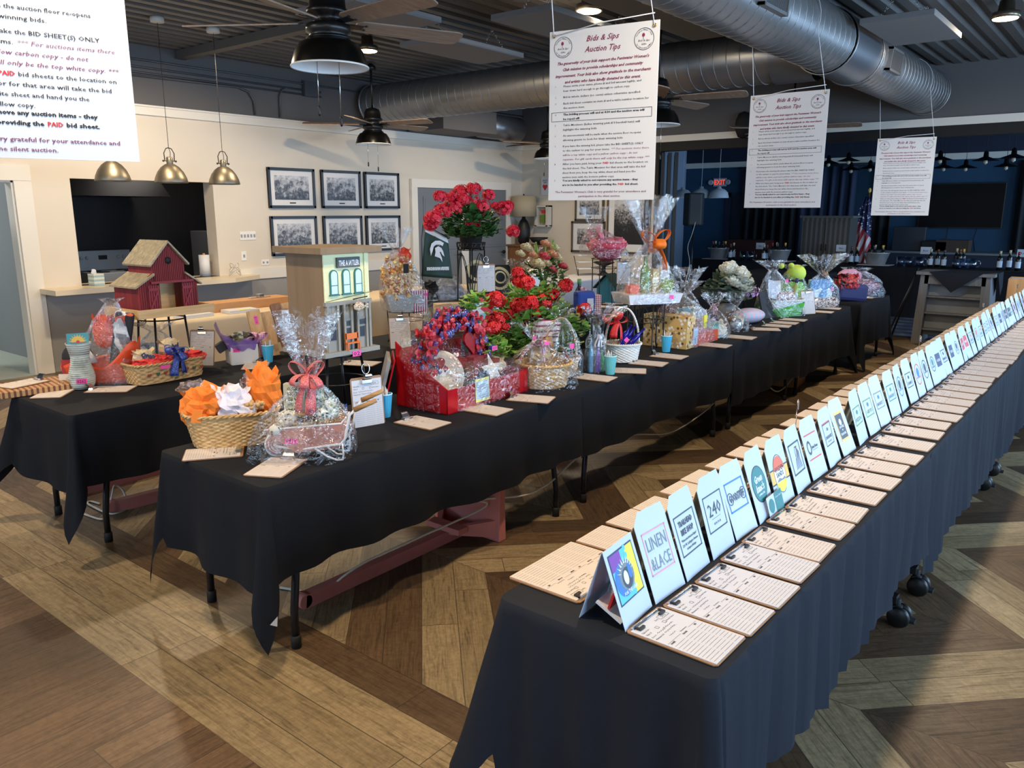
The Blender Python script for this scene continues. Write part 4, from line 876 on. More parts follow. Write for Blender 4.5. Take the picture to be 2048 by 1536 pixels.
# wire number holders standing between the folders
for i, (px, py) in enumerate(((1572, 855), (1820, 730), (1948, 665), (2021, 612))):
    p = on(px, py); p = Vector((p.x, 1.08, T)); lb = ('wire number holder standing nearest among the kraft back row', 'second wire number holder along the right table', 'third wire number holder along the right table', 'farthest wire number holder along the right table')[i]
    p = aY(px, py - 0, 1.1); t = thing('number_holder', lb, 'card holder', (p.x, 1.06, T + .007), .4)
    MB().tube([(0, 0, 0), (0, 0, .2)], .0016).tube([(.018 * math.cos(a), .0, .218 + .018 * math.sin(a)) for a in [i_ * PI / 8 for i_ in range(14)]], .0016).lathe([(.02, 0), (.02, .006), (0, .01)], 16).build('wire_stem', CHROME, t)
    MB().box((-.022, -.004, .2), (.022, -.002, .235)).build('number_card', M('card_grey', (190, 190, 195), .4), t)
# ================================================================== GIFT BUILDERS
CEL = film(); 
def sup(q, p):   # superellipse direction
    c, s = math.cos(q), math.sin(q); k = (abs(c) ** p + abs(s) ** p) ** (-1 / p); return c * k, s * k
def wrap(t, bx, by, hn, rn, fh=.15, fr=.1, seed=0, p=2.2, off=(0, 0), bulge=.12, z0=.0, mat=None, power=2.2, n=46, amp=.1, ties=True, lean=(0, 0)):
    """cellophane pulled up round a gift: body closing to a neck, then a ragged flare"""
    R = random.Random(seed); vs = []; fs = []; rings = 15; jag = [R.uniform(.55, 1.1) for _ in range(n)]
    Z = []
    for j in range(rings + 1):
        v = j / rings; z = z0 + (hn - z0) * v; k = 1 - v ** power; k = k * (1 + bulge * math.sin(v * PI)); Z.append((z, k, v, 0))
    for j in range(1, 6): v = j / 5; Z.append((hn + fh * v, 0, 1, v))
    for z, k, v, fv in Z:
        for i in range(n):
            q = 2 * PI * i / n; cx, cy = sup(q, p + 1.5 * (1 - v)); rx = rn + (bx - rn) * k; ry = rn + (by - rn) * k
            d = Vector((cx, cy, z * 6 + seed * 3.1)); f = 1 + amp * (noise.noise(d * 1.9) + .8 * noise.noise(d * 4.4 + Vector((9, 3, 1))) + .35 * R.uniform(-1, 1)) * (.3 + v)
            pl = (.2 if i % 2 else -.2) * v ** 3 * (1 + R.uniform(-.4, .6))
            ox, oy = off[0] * v, off[1] * v
            if fv:
                r = rn + (fr * jag[i]) * fv ** .8; f = 1 + (.25 if i % 2 else -.2) * fv; zz = hn + fh * fv * (.65 + .4 * jag[(i * 3) % n]); ox += lean[0] * fv; oy += lean[1] * fv
                vs.append((cx * r * f + ox + R.uniform(-.004, .004), cy * r * f + oy + R.uniform(-.004, .004), zz))
            else: vs.append((cx * rx * (f + pl) + ox, cy * ry * (f + pl) + oy, z))
    for j in range(len(Z) - 1):
        for i in range(n):
            a = j * n + i; b = j * n + (i + 1) % n
            if j >= rings + 1 and i % 4 == (j % 3): continue
            fs += [(a, b, b + n), (a, b + n, a + n)]
    return MB().add(vs, fs, 0, False).build('cellophane', mat or CEL, t)
def crumple(mb, c, r, m=0, seed=0, n=14, amp=.5, sq=.9):
    n = int(n * 1.6); amp *= .7
    """a crumpled sheet of tissue: facetted lump with flaps"""
    R = random.Random(seed); mb.ball(c, r, m, n, smooth=False, amp=amp, seed=seed, fr=3.6)
    r = r if hasattr(r, '__len__') else (r, r, r)
    for k in range(6):
        a = R.uniform(0, 6.28); d = Vector((math.cos(a), math.sin(a), R.uniform(.2, 1))); p = Vector((c[0] + d.x * r[0] * .6, c[1] + d.y * r[1] * .6, c[2] + d.z * r[2] * .6)); e = Vector((-d.y, d.x, 0)) * r[0] * .45; u = Vector((d.x * r[0] * .5, d.y * r[1] * .5, r[2] * .6))
        mb.add([p - e, p + e, p + u + e * .5 * R.uniform(-1, 1), p + u * .7 - e], [(0, 1, 2), (0, 2, 3)], m, False)
def bow(t, c, s, mat, name='ribbon_bow', loops=6, tails=2, seed=0, w=.35, face=0):
    mb = MB(); R = random.Random(seed)
    for k in range(loops):
        a = face + 2 * PI * k / loops + R.uniform(-.15, .15); tilt = R.uniform(-.5, 1.0); X = TR(*c) @ RZ(a) @ RY(-tilt); L = s * R.uniform(.85, 1.1)
        mb.sheet(lambda u, v: (L * (.5 - .5 * math.cos(2 * PI * u)) * 1.0, (v - .5) * s * w * 1.25 * (.35 + .65 * math.sin(PI * u)), s * .26 * math.sin(2 * PI * u)), 14, 3, X=X)
    for k in range(tails):
        a = face + R.uniform(-.5, .5) + (k - (tails - 1) / 2) * .9; X = TR(*c) @ RZ(a); L = s * R.uniform(1.3, 1.8)
        mb.sheet(lambda u, v: (s * .55 * math.sin(u * 1.6), (v - .5) * s * w * 1.5 * (.5 + .5 * u) + s * .1 * math.sin(u * 5), -L * u * (.4 + .6 * u) + .0), 10, 3, X=X)
    mb.ball(c, s * .16, n=8); return mb.build(name, mat, t, solid=.0008)
def wicker_mat(name, c, c2):
    if name in MC: return MC[name]
    g = NT(name); v = g.co(scale=(30, 30, 90)); g.pr(g.ramp(g.noise(v, 1.4, 3), [(.35, lin(c)), (.65, lin(c2))]), .6); MC[name] = g.m; return g.m
WICK = wicker_mat('wicker_honey', (186, 140, 82), (224, 190, 134)); WICKW = wicker_mat('wicker_white', (214, 214, 208), (236, 236, 232)); WICKD = wicker_mat('wicker_tan', (176, 138, 90), (206, 172, 120))
def basket(t, bx, by, h, mat=WICK, p=2.6, flare=1.18, rows=16, cols=46, handle=0, name='basket_body', hx=True, z0=0):
    """woven basket: alternating over-under strands, plaited rim, optional hoop handle"""
    nu, nv = cols * 4, rows * 4; mb = MB()
    def f(u, v):
        q = 2 * PI * u; cx, cy = sup(q, p); k = 1 + (flare - 1) * v; w_ = .0035 * math.sin(u * cols * 2 * PI / 2 + (PI if int(v * rows) % 2 else 0)) * (.4 + .6 * math.sin((v * rows % 1) * PI))
        return (cx * (bx * k + w_), cy * (by * k + w_), z0 + .004 + h * v)
    mb.sheet(f, nu, nv, wrap=True)
    mb.add([(sup(2 * PI * i / 40, p)[0] * bx, sup(2 * PI * i / 40, p)[1] * by, z0 + .004) for i in range(40)], [tuple(range(39, -1, -1))])
    b = mb.build(name, mat, t); r = MB()
    for e in (0, PI): r.tube([((sup(q, p)[0] * (bx * flare + .003 + .004 * math.cos(q * 26 + e))), (sup(q, p)[1] * (by * flare + .003 + .004 * math.cos(q * 26 + e))), z0 + h + .004 + .005 * math.sin(q * 26 + e)) for q in [2 * PI * i / 150 for i in range(150)]], .005, 6, closed=True)
    r.build('basket_rim', mat, t)
    if handle:
        hm = MB()
        for e in (0, 2.1, 4.2): hm.tube([((math.cos(a) * (bx if hx else by) * flare * (1 if hx else 1) + .004 * math.cos(a * 24 + e)) if hx else .005 * math.cos(a * 24 + e), (.005 * math.sin(a * 24 + e)) if hx else math.cos(a) * by * flare, z0 + h * .9 + handle * math.sin(a)) for a in [PI * i / 60 for i in range(61)]], .0045, 6)
        hm.build('basket_handle', mat, t)
    return b
def shred(mb, c, rx, ry, h, n, m=0, seed=0, r=.0011):
    R = random.Random(seed)
    for _ in range(n):
        a = R.uniform(0, 6.28); k = math.sqrt(R.random()); x, y = c[0] + rx * k * math.cos(a), c[1] + ry * k * math.sin(a); pts = []
        d = R.uniform(0, 6.28)
        for i in range(5): pts.append((x + .012 * i * math.cos(d) + R.uniform(-.006, .006), y + .012 * i * math.sin(d) + R.uniform(-.006, .006), c[2] + R.uniform(0, h)))
        mb.tube(pts, r, 3, m, smooth=False)
PINKTAG = M('tag_hot_pink', (244, 84, 168), .6)
def pink_tag(t, mtx, num, w_=.045, h_=.022):
    b = MB().box((-w_ / 2, -h_ / 2, 0), (w_ / 2, h_ / 2, .0006)); o = b.build('number_tag', PINKTAG, t); o.matrix_local = mtx
    if num: g = MB(); glyphs(g, num, 0, -h_ * .33, h_ * .95, w_ * .8, 'C', 0, 0, .0002, None, .001); g.build('tag_number', INK, o)
FRONT = lambda x, y, z: TR(x, y, z) @ RX(PI / 2)
def facing(p): """heading whose local -Y axis looks at the camera"""; return math.atan2(p.y, p.x) - PI / 2
CUPB = M('cup_blue', (70, 178, 222), .5); CUPA = M('cup_aqua', (110, 200, 204), .5)
def cup(px, py, label, mat, seed, h=.115, Y=None):
    p = on(px, py); t = thing('pen_cup', label, 'cup', p, seed, 'paper cups holding pens'); n = 40
    mb = MB(); vs = []
    for z, r in ((0, .026), (h, .038)):
        for i in range(n): q = 2 * PI * i / n; rr = r + (.0018 if i % 2 else 0); vs.append((rr * math.cos(q), rr * math.sin(q), z))
    mb.add(vs, [(i, (i + 1) % n, (i + 1) % n + n, i + n) for i in range(n)] + [tuple(range(n - 1, -1, -1))]); mb.build('cup_wall', mat, t, solid=.001)
    MB().lathe([(.037, h - .001), (.041, h), (.041, h + .004), (.037, h + .005)], 32, cap=False).build('cup_rim', M('cup_rim', (210, 236, 244), .5), t)
    R = random.Random(seed)
    for k in range(7):
        a = R.uniform(0, 6.28); r1 = R.uniform(.0, .016); r2 = R.uniform(.01, .034); l = R.uniform(.02, .035); m = MB(); m.tube([(r1 * math.cos(a), r1 * math.sin(a), .01), (r2 * math.cos(a), r2 * math.sin(a), h + l)], .0035, 8).tube([(r2 * math.cos(a), r2 * math.sin(a), h + l), (r2 * 1.03 * math.cos(a), r2 * 1.03 * math.sin(a), h + l + .006)], .002, 6)
        m.build('pen', R.choice([PAPER, M('pen_clear', (205, 210, 215), .3), M('pen_wood', (196, 160, 110), .5), PAPER]), t)
    return t
def lay(px, py, rot, label, num, clip='bull', z=T + .002, sheet=0):
    p = az(px, py, z); return bid_board(p, rot, label, 'bid-sheet clipboards with metal clips among the gifts', num, sheet, clip)
def wire_stand(t, r, h, legs=4, th=.006, hoops=(1, .5), scroll=True, rt=None, mat=None):
    mat = mat or BLK; rt = rt or r
    for k in range(legs):
        a = 2 * PI * k / legs + .6; m = MB().tube([(r * 1.12 * math.cos(a), r * 1.12 * math.sin(a), .0), (r * math.cos(a), r * math.sin(a), h * .12), (rt * .9 * math.cos(a), rt * .9 * math.sin(a), h)], th, 8); m.build('leg', mat, t)
    m = MB()
    for q in hoops: rr = r + (rt * .9 - r) * q; m.tube([(rr * math.cos(a), rr * math.sin(a), h * q) for a in [2 * PI * i / 36 for i in range(36)]], th * .7, 6, closed=True)
    m.build('ring', mat, t)
    if scroll:
        m = MB()
        for k in range(legs):
            a0 = 2 * PI * k / legs + .6; a1 = a0 + 2 * PI / legs
            m.tube([((r * .97) * math.cos(a0 + (a1 - a0) * u), (r * .97) * math.sin(a0 + (a1 - a0) * u), h * (.45 + .5 * math.sin(PI * u))) for u in [i / 14 for i in range(15)]], th * .5, 5)
            for e in (.28, .72):
                aa = a0 + (a1 - a0) * e; cx, cy, cz = r * math.cos(aa), r * math.sin(aa), h * .68; m.tube([(cx - math.sin(aa) * .022 * math.cos(q) * (1 - i / 16), cy + math.cos(aa) * .022 * math.cos(q) * (1 - i / 16), cz + .022 * math.sin(q) * (1 - i / 16)) for i, q in enumerate([i_ * .55 for i_ in range(14)])], th * .4, 4)
        m.build('scrollwork', mat, t)
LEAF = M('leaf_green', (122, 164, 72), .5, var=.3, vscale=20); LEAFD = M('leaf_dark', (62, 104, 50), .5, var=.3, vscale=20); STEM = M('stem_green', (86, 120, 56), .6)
def leaf(mb, p, d, s, m=0, R=random, scal=True):
    d = Vector(d).normalized(); u = d.cross(Vector((0, 0, 1))); u = u.normalized() if u.length > .05 else Vector((1, 0, 0)); nrm = u.cross(d); n = 9; vs = [Vector(p)]
    for i in range(n):
        q = -2.5 + 5 * i / (n - 1); r = s * (.55 + .1 * (i % 2 if scal else 0)) ; vs.append(Vector(p) + d * (s * .35 + r * math.cos(q)) + u * r * math.sin(q) + nrm * (.12 * s * math.cos(2 * q) + R.uniform(-.04, .04) * s))
    mb.add(vs, [(0, i, i + 1) for i in range(1, n)], m, True)
def foliage(t, c, r, n, seed, s=.03, mat=LEAF, name='foliage', droop=0):
    R = random.Random(seed); mb = MB()
    for _ in range(n):
        a = R.uniform(0, 6.28); e = R.uniform(-.9, 1.2); k = R.uniform(.35, 1) ** .5; d = Vector((math.cos(a) * math.cos(e), math.sin(a) * math.cos(e), math.sin(e)))
        p = Vector((c[0] + d.x * r[0] * k, c[1] + d.y * r[1] * k, c[2] + d.z * r[2] * k - droop * (d.x ** 2 + d.y ** 2) * k)); dd = Vector((d.x, d.y, R.uniform(-.3, .7)))
        leaf(mb, p, dd, s * R.uniform(.6, 1.2), 0, R)
    return mb.build(name, mat, t)
def umbel(mb, c, r, n, seed, m=0, ps=.011):
    R = random.Random(seed)
    for _ in range(n):
        d = Vector((R.gauss(0, 1), R.gauss(0, 1), R.gauss(.35, .9))).normalized(); p = Vector(c) + Vector((d.x, d.y, d.z * .8)) * r * R.uniform(.6, 1.12); u = d.orthogonal().normalized(); v = d.cross(u); a0 = R.uniform(0, 6)
        for k in range(5):
            a = a0 + k * 1.2566; e = u * math.cos(a) + v * math.sin(a); f = u * -math.sin(a) + v * math.cos(a)
            mb.add([p, p + e * ps + f * ps * .55 + d * .003, p + e * ps * 1.5 + d * .001, p + e * ps - f * ps * .55 + d * .003], [(0, 3, 2, 1)], m, False)
def rose(mb, c, r, seed, m=0, up=(0, -.4, 1)):
    R = random.Random(seed); w = Vector(up).normalized(); u = w.orthogonal().normalized(); v = w.cross(u)
    for L in range(4):
        k = 3 + L * 2; rr = r * (.3 + .23 * L)
        for i in range(k):
            a = 2 * PI * i / k + L * .7 + R.uniform(-.1, .1); e = u * math.cos(a) + v * math.sin(a); f = u * -math.sin(a) + v * math.cos(a); wd = rr * 1.1
            b = Vector(c) + w * r * (.2 - .1 * L); vs = []
            for t_ in range(4):
                for s in range(4): s_ = (s / 3 - .5) * 2; h = t_ / 3; vs.append(b + e * (rr * (.4 + .6 * h) + (.2 * r * h * h if L > 1 else 0)) + f * s_ * wd * (.5 + .5 * math.sin(PI * (.2 + .6 * h))) - e * abs(s_) * rr * .3 + w * h * r * (.95 - .12 * L))
            mb.add(vs, [(j * 4 + i_, j * 4 + i_ + 1, j * 4 + i_ + 5, j * 4 + i_ + 4) for j in range(3) for i_ in range(3)], m, True)
def bottle(t, x, y, z, h, mat, name='bottle', r=None, X=None, label=None, cap=None):
    r = r or h * .125; Y = TR(x, y, z) @ (X or Matrix()); o = MB().lathe([(r * .9, 0), (r, h * .02), (r, h * .6), (r * .85, h * .67), (r * .4, h * .78), (r * .36, h * .97), (r * .42, h * .97), (r * .42, h), (0, h)], 20, X=Y).build(name, mat, t)
    if label: MB().lathe([(r * 1.02, h * .15), (r * 1.02, h * .48)], 20, cap=False, X=Y).build('bottle_label', label, o)
    if cap: MB().lathe([(r * .45, h * .84), (r * .46, h * 1.005), (0, h * 1.01)], 14, X=Y).build('foil_cap', cap, o)
    return o
TISO = M('tissue_orange', (244, 134, 44), .75, bump=.5, bscale=40); TISW = M('tissue_white', (232, 228, 238), .75, bump=.5, bscale=40); TISR = M('tissue_red', (224, 66, 62), .7, bump=.4, bscale=40)
STRAW = M('straw', (196, 160, 104), .7, var=.25, vscale=30); REDF = M('foil_red', (196, 28, 38), .22, .25, var=.15, vscale=12)
# ================================================================== MIDDLE ROW, FROM THE NEAR END
# wicker basket with tissue
p = on(452, 893); t = thing('gift_basket', 'open oblong wicker basket stuffed with orange and white tissue paper', 'gift basket', (1.885, 3.1, T), math.radians(-31))
basket(t, .165, .115, .145, WICK, 3.2, 1.2, 17, 54)
m = MB(); crumple(m, (-.115, -.03, .17), (.085, .08, .09), 0, 3, 16, .6); crumple(m, (-.16, .04, .15), (.06, .06, .07), 0, 4, 12, .6); m.box((-.19, -.13, .1), (-.15, -.118, .155), 0, RY(.2)); m.build('orange_tissue', TISO, t)
m = MB(); crumple(m, (-.005, -.03, .18), (.085, .08, .075), 0, 7, 16, .75); crumple(m, (.045, -.06, .15), (.06, .05, .05), 0, 8, 14, .6); m.build('white_tissue', TISW, t)
m = MB(); crumple(m, (.145, .02, .205), (.075, .065, .125), 0, 12, 16, .35); m.add([(.13, 0, .3), (.16, 0, .31), (.165, 0, .36), (.14, .01, .35)], [(0, 1, 2, 3)]); m.build('tall_orange_tissue', TISO, t)
m = MB(); R = random.Random(8)
for k in range(46): a = R.uniform(0, 6.28); m.ball((.085 + R.uniform(-.045, .045), -.05 + R.uniform(-.05, .05), .15 + R.uniform(0, .045)), R.uniform(.008, .013), 0, 6, amp=.6, seed=k)
m.build('snack_mix', M('snack_tan', (220, 180, 120), .5, var=.2, vscale=30), t)
MB().ball((-.15, .05, .245), (.06, .045, .035), 0, 14, smooth=False, amp=.7, seed=4).build('clear_bag', CEL, t); MB().ball((.075, .02, .22), (.035, .03, .075), 0, 12, smooth=False, amp=.5, seed=9).build('clear_bag', CEL, t)
lay(428, 907, math.radians(-125), 'clipboard lying before the oblong wicker basket with orange tissue', 1); lay(553, 935, math.radians(-62), 'clipboard at the front corner of the middle table before the pink wheelbarrow', 2)
# wheelbarrow
PW = M('pink_enamel', (214, 148, 130), .35); WE = M('white_enamel', (232, 230, 228), .35)
hd = math.radians(-51); t = thing('wheelbarrow_gift', 'pink toy wheelbarrow gift numbered 0410 wrapped in clear cellophane with pink bow', 'gift', (1.935, 2.675, T), hd)
m = MB(); a = [(-.125, -.08, .135), (.19, -.09, .165), (.19, .09, .165), (-.125, .08, .135)]; b = [(-.01, -.05, .032), (.17, -.06, .055), (.17, .06, .055), (-.01, .05, .032)]
m.add(a + b, [(0, 4, 5, 1), (1, 5, 6, 2), (2, 6, 7, 3), (3, 7, 4, 0), (4, 7, 6, 5)]); m.build('barrow_tray', PW, t, solid=.003)
MB().tube([Vector(q) + Vector((0, 0, .002)) for q in a], .004, 8, closed=True, smooth=False).build('tray_rim', WE, t)
X = TR(-.1, 0, .052) @ RX(PI / 2); wh = MB().lathe([(.006, -.012), (.045, -.01), (.045, .01), (.006, .012)], 32, X=X).build('barrow_wheel', PW, t)
MB().lathe([(.044, -.01), (.052, -.009), (.053, 0), (.052, .009), (.044, .01)], 36, X=X, cap=False).build('wheel_tyre', WE, wh); m = MB()
for r_ in (.012, .022, .033): m.tube([(-.1 + r_ * math.cos(q), -.0125, .052 + r_ * math.sin(q)) for q in [i * PI / 12 for i in range(24)]], .0012, 4, closed=True)
m.lathe([(.009, -.018), (.009, .018)], 14, X=X); m.build('wheel_hub', WE, wh)
m = MB()
for s in (-1, 1):
    m.tube([(-.1, s * .022, .052), (-.05, s * .03, .045), (.03, s * .055, .05), (.185, s * .072, .075), (.2, s * .074, .1), (.225, s * .08, .2), (.25, s * .082, .225)], .0055, 8)
    m.tube([(.07, s * .06, .055), (.12, s * .062, .02), (.16, s * .064, .004), (.185, s * .066, .006), (.19, s * .07, .03), (.188, s * .073, .085)], .004, 8)
    m.tube([(.12, s * .062, .062), (.165, s * .064, .03), (.19, s * .066, .03)], .003, 6)
m.tube([(.185, -.072, .078), (.185, .072, .078)], .005, 8); m.build('barrow_frame', WE, t)
for s in (-1, 1): MB().tube([(.245, s * .082, .222), (.335, s * .088, .262)], [.011, .009], 10).build('wooden_grip', wood('grip_wood', (150, 104, 60), (190, 146, 92), 1), t)
m = MB(); shred(m, (.04, 0, .135), .15, .07, .05, 260, 0, 3); m.build('straw_filling', STRAW, t)
m = MB(); crumple(m, (-.045, -.02, .165), (.05, .04, .04), 0, 21, 14, .3); m.lathe([(.022, 0), (.022, .05)], 16, X=TR(-.08, -.05, .14) @ RX(PI / 2)); m.build('rolled_towel', dots('towel_print', (214, 206, 190), [(80, 76, 70), (150, 140, 120)], 60, .3), t)
m = MB().lathe([(.036, 0), (.038, .006), (.038, .05), (.03, .06)], 24, c=(.035, -.03, .13)); o = m.build('jam_jar', M('jam_dark', (70, 26, 22), .15), t); MB().lathe([(.0385, .012), (.0385, .035)], 24, c=(.035, -.03, .13), cap=False).build('jar_label', PAPER, o); MB().lathe([(.036, .058), (.036, .072), (0, .073)], 24, c=(.035, -.03, .13)).build('jar_lid', M('lid_gold', (170, 130, 60), .3, .8), o)
m = MB().box((-.045, -.02, 0), (.045, .02, .15), 0, TR(-.02, .02, .16) @ RX(-.08)); o = m.build('mix_packet', M('packet_kraft', (196, 188, 160), .5), t, bevel=.004)
b = MB()
for i_, s in enumerate(('QUINOA', 'MULTI-', 'GRAIN', 'PANCAKE', 'MIX')): glyphs(b, s, 0, .12 - i_ * .022, .02, .055, 'C', 0, 0, .0004)
b.build('packet_lettering', M('ink_olive', (70, 92, 50), .6), o).matrix_local = TR(-.02, .02, .16) @ RX(-.08) @ FRONT(0, -.0215, 0)
m = MB(); crumple(m, (.11, .0, .2), (.055, .04, .045), 0, 31, 14, .5); crumple(m, (.06, .03, .25), (.04, .03, .04), 0, 32, 14, .5); m.build('leafy_napkin', dots('leaf_print', (228, 230, 224), [(110, 160, 120), (70, 130, 110), (160, 190, 120)], 70, .42), t)
wrap(t, .22, .125, .34, .02, .26, .09, 5, 2.0, (.05, 0), .1, .0, None, 1.7, 54, .12)
bow(t, (.05, -.04, .35), .085, dots('pink_check_ribbon', (196, 88, 92), [(240, 190, 180), (226, 150, 140)], 260, .33), 'ribbon_bow', 7, 3, 4, .34, -1.4)
pink_tag(t, TR(-.02, -.073, .09) @ RX(PI / 2 - .32) , '0410', .05, .024)
# the two-storey birdhouse on a black stand
q0 = az(657, 717, 1.09); q1 = az(760, 699, 1.09); W0 = (q1 - q0).x
t = thing('painted_birdhouse', 'tall painted shopfront birdhouse with three arched windows and a sign', 'birdhouse', (q0.x, q0.y, 1.09), 0)
GP = wood('taupe_board', (126, 104, 78), (140, 118, 92), .4, 2, .7); GY = M('shop_grey', (142, 140, 132), .7, var=.08); CRM = M('shop_cream', (226, 224, 176), .7, var=.04, bump=.5, bscale=90)
a, b_, D, H = .015, W0 - .03, .3, .5
MB().box((a, .03, .02), (b_, D, H - .03)).build('house_body', GP, t); MB().box((-.02, -.005, 0), (W0, D + .02, .022)).build('base_board', GY, t, bevel=.002)
MB().box((-.03, -.02, H - .03), (W0 + .02, D + .04, H)).build('roof_board', GP, t, bevel=.002); MB().box((a, .024, .25), (b_, .032, H - .03)).box((b_ - .03, .018, .25), (b_ - .02, .026, H - .03)).build('upper_front', CRM, t)
m = MB().box((a - .005, .014, .235), (b_ + .005, .034, .252))
lw = b_ - a
for i in range(9): m.box((a + lw * i / 9 + .004, .02, .2), (a + lw * i / 9 + .012, .028, .24))
for x in (0, .22, .36, .52, .66, .86, .94): m.box((a + lw * x, .012, .022), (a + lw * x + .012, .028, .236))
for x0, x1 in ((.04, .22), (.38, .52), (.68, .86)): m.box((a + lw * x0, .022, .022), (a + lw * x1, .03, .236)); m.box((a + lw * x0, .018, .16), (a + lw * x1, .027, .168)); m.box((a + lw * x0, .018, .125), (a + lw * x1, .027, .132))
m.build('lower_front', GY, t); m = MB()
for x0, x1 in ((.07, .2), (.41, .51), (.71, .84)): m = MB(); m.box((a + lw * x0, .019, .134), (a + lw * x1, .023, .156)); m.box((a + lw * x0, .019, .075), (a + lw * x1, .023, .122)); m.build('dark_pane', M('slate_pane', (40, 44, 56), .3), t)

MB().tube([(a + lw * .31, .012, .022), (a + lw * .31, .012, .232)], .0035).tube([(a + lw * .6, .012, .022), (a + lw * .6, .012, .232)], .0035).build('porch_post', BLKM, t)
for i in range(3):
    cx = a + lw * (.2 + .27 * i); w2, zb, zt = .019, .285, .375
    arch = lambda k: [(cx - w2 * k, zb)] + [(cx + w2 * k * math.cos(q), zt + w2 * k * math.sin(q)) for q in [PI - PI * i_ / 10 for i_ in range(11)]] + [(cx + w2 * k, zb)]
    o = MB().prism(arch(1.22), .018, .0245).box((cx - w2 * 1.5, .014, zb - .006), (cx + w2 * 1.5, .0245, zb)).build('arched_window', M('window_teal', (38, 110, 100), .5), t)
    MB().prism([(x, z + (.003 if k == 0 or k == len(arch(.9)) - 1 else 0)) for k, (x, z) in enumerate(arch(.9))], .0165, .0185).build('window_pane', M('pane_pale', (196, 216, 226), .3), o); MB().box((cx - w2 * .9, .0155, .325), (cx + w2 * .9, .0165, .328)).build('window_bar', M('window_teal', (38, 110, 100), .5), o)
sg = MB().box((a + lw * .27, .012, .405), (a + lw * .77, .024, .452)).build('name_sign', M('sign_slate', (86, 88, 88), .7), t); g = MB(); glyphs(g, 'THE A', a + lw * .30, .415, .034, lw * .2, 'L', 0, 0, .0012); glyphs(g, 'N', -(a + lw * .575), .415, .034, lw * .055, 'L', 0, 0, .0012, RY(PI) @ TR(0, 0, 0)); glyphs(g, 'TLER', a + lw * .59, .415, .034, lw * .16, 'L', 0, 0, .0012)
g.build('sign_lettering', PAPER, sg, loc=(0, .0112, 0), rot=(PI / 2, 0, 0))
m = MB().tube([(a + lw * .45, -.03, .262), (a + lw * .85, -.005, .265)], .003).tube([(a, .015, .255), (b_, .005, .285)], .0012); m.build('hanger_twig', BLKM, t); m = MB(); m.ball((a + lw * .58, -.028, .225), (.033, .008, .022), 0, 12, amp=.3).add([(a + lw * .7, -.028, .225), (a + lw * .8, -.028, .24), (a + lw * .8, -.028, .21)], [(0, 1, 2)]); m.tube([(a + lw * .55, -.028, .24), (a + lw * .56, -.03, .262)], .001); m.build('fish_sign', dots('fish_print', (206, 186, 160), [(160, 100, 80), (120, 130, 90)], 120, .4), t)
OB = M('bench_orange', (214, 112, 40), .5); m = MB(); x = a + lw * .5; m.box((x - .04, -.004, .03), (x + .04, .02, .036)).box((x - .04, .012, .05), (x + .04, .017, .078))
for xx in (x - .038, x + .032): m.box((xx, -.004, .0), (xx + .006, .002, .03)).box((xx, .012, .0), (xx + .006, .018, .08))
m.build('toy_bench', OB, t, loc=(0, -.006, .022)); pink_tag(t, FRONT(W0 * .52, -.007, .002), '02', .05, .026)
st = thing('plant_stand', 'black metal stand carrying the painted shopfront birdhouse', 'plant stand', (q0.x + W0 / 2 + .005, q0.y + .16, T + .002), 0)
MB().lathe([(.15, 0), (.155, .003), (.155, .012), (0, .013)], 36, c=(0, 0, .332)).build('stand_top', BLK, st)
for k in range(4):
    aa = PI / 4 + k * PI / 2 - .15; lg = MB().tube([(.13 * math.cos(aa), .13 * math.sin(aa), .332), (.175 * math.cos(aa), .175 * math.sin(aa), .0)], .0065, 10).build('leg', BLK, st); MB().tube([(.172 * math.cos(aa), .172 * math.sin(aa), .0), (.1705 * math.cos(aa), .1705 * math.sin(aa), .035)], .009, 10).build('leg_cap', M('tape_blue', (40, 90, 190), .5), lg)
MB().tube([(.15 * math.cos(q), .15 * math.sin(q), .2) for q in [i * PI / 16 for i in range(32)]], .004, 6, closed=True).build('ring', BLK, st)
# clipboard hung on the stand, held by its clip
p = aY(735, 803, q0.y - .045); t = bid_board((p.x, p.y, p.z), (PI / 2 - .1, 0, -.25), 'clipboard with pale blue sheet hung upright on the black birdhouse stand', 'bid-sheet clipboards with metal clips among the gifts', 5, 1, 'bull')
MB().tube([(0 + .02 * math.cos(q), .16 + .026 * math.sin(q), .01) for q in [i * PI / 8 for i in range(16)]], .0022, 6, closed=True).build('hanging_ring', CHROME, t)
cup(770, 833, 'blue pen cup beside the birdhouse stand', CUPB, 3)
lay(845, 846, .06, 'clipboard lying between the blue cup and the red gift box', 3)
# flat red framed boards leaning
t = thing('leaning_frames', 'grey and red flat frames leaning beside the red gift box', 'frame', (2.77, 3.1, T + .002), -.72); MB().box((0, -.16, 0), (.008, .16, .27), 0, RY(.25)).build('outer_frame', REDF, t); MB().box((-.03, -.15, .0), (-.012, .15, .26), 0, RY(.25)).build('grey_panel', M('grey_card', (150, 146, 142), .6), t)
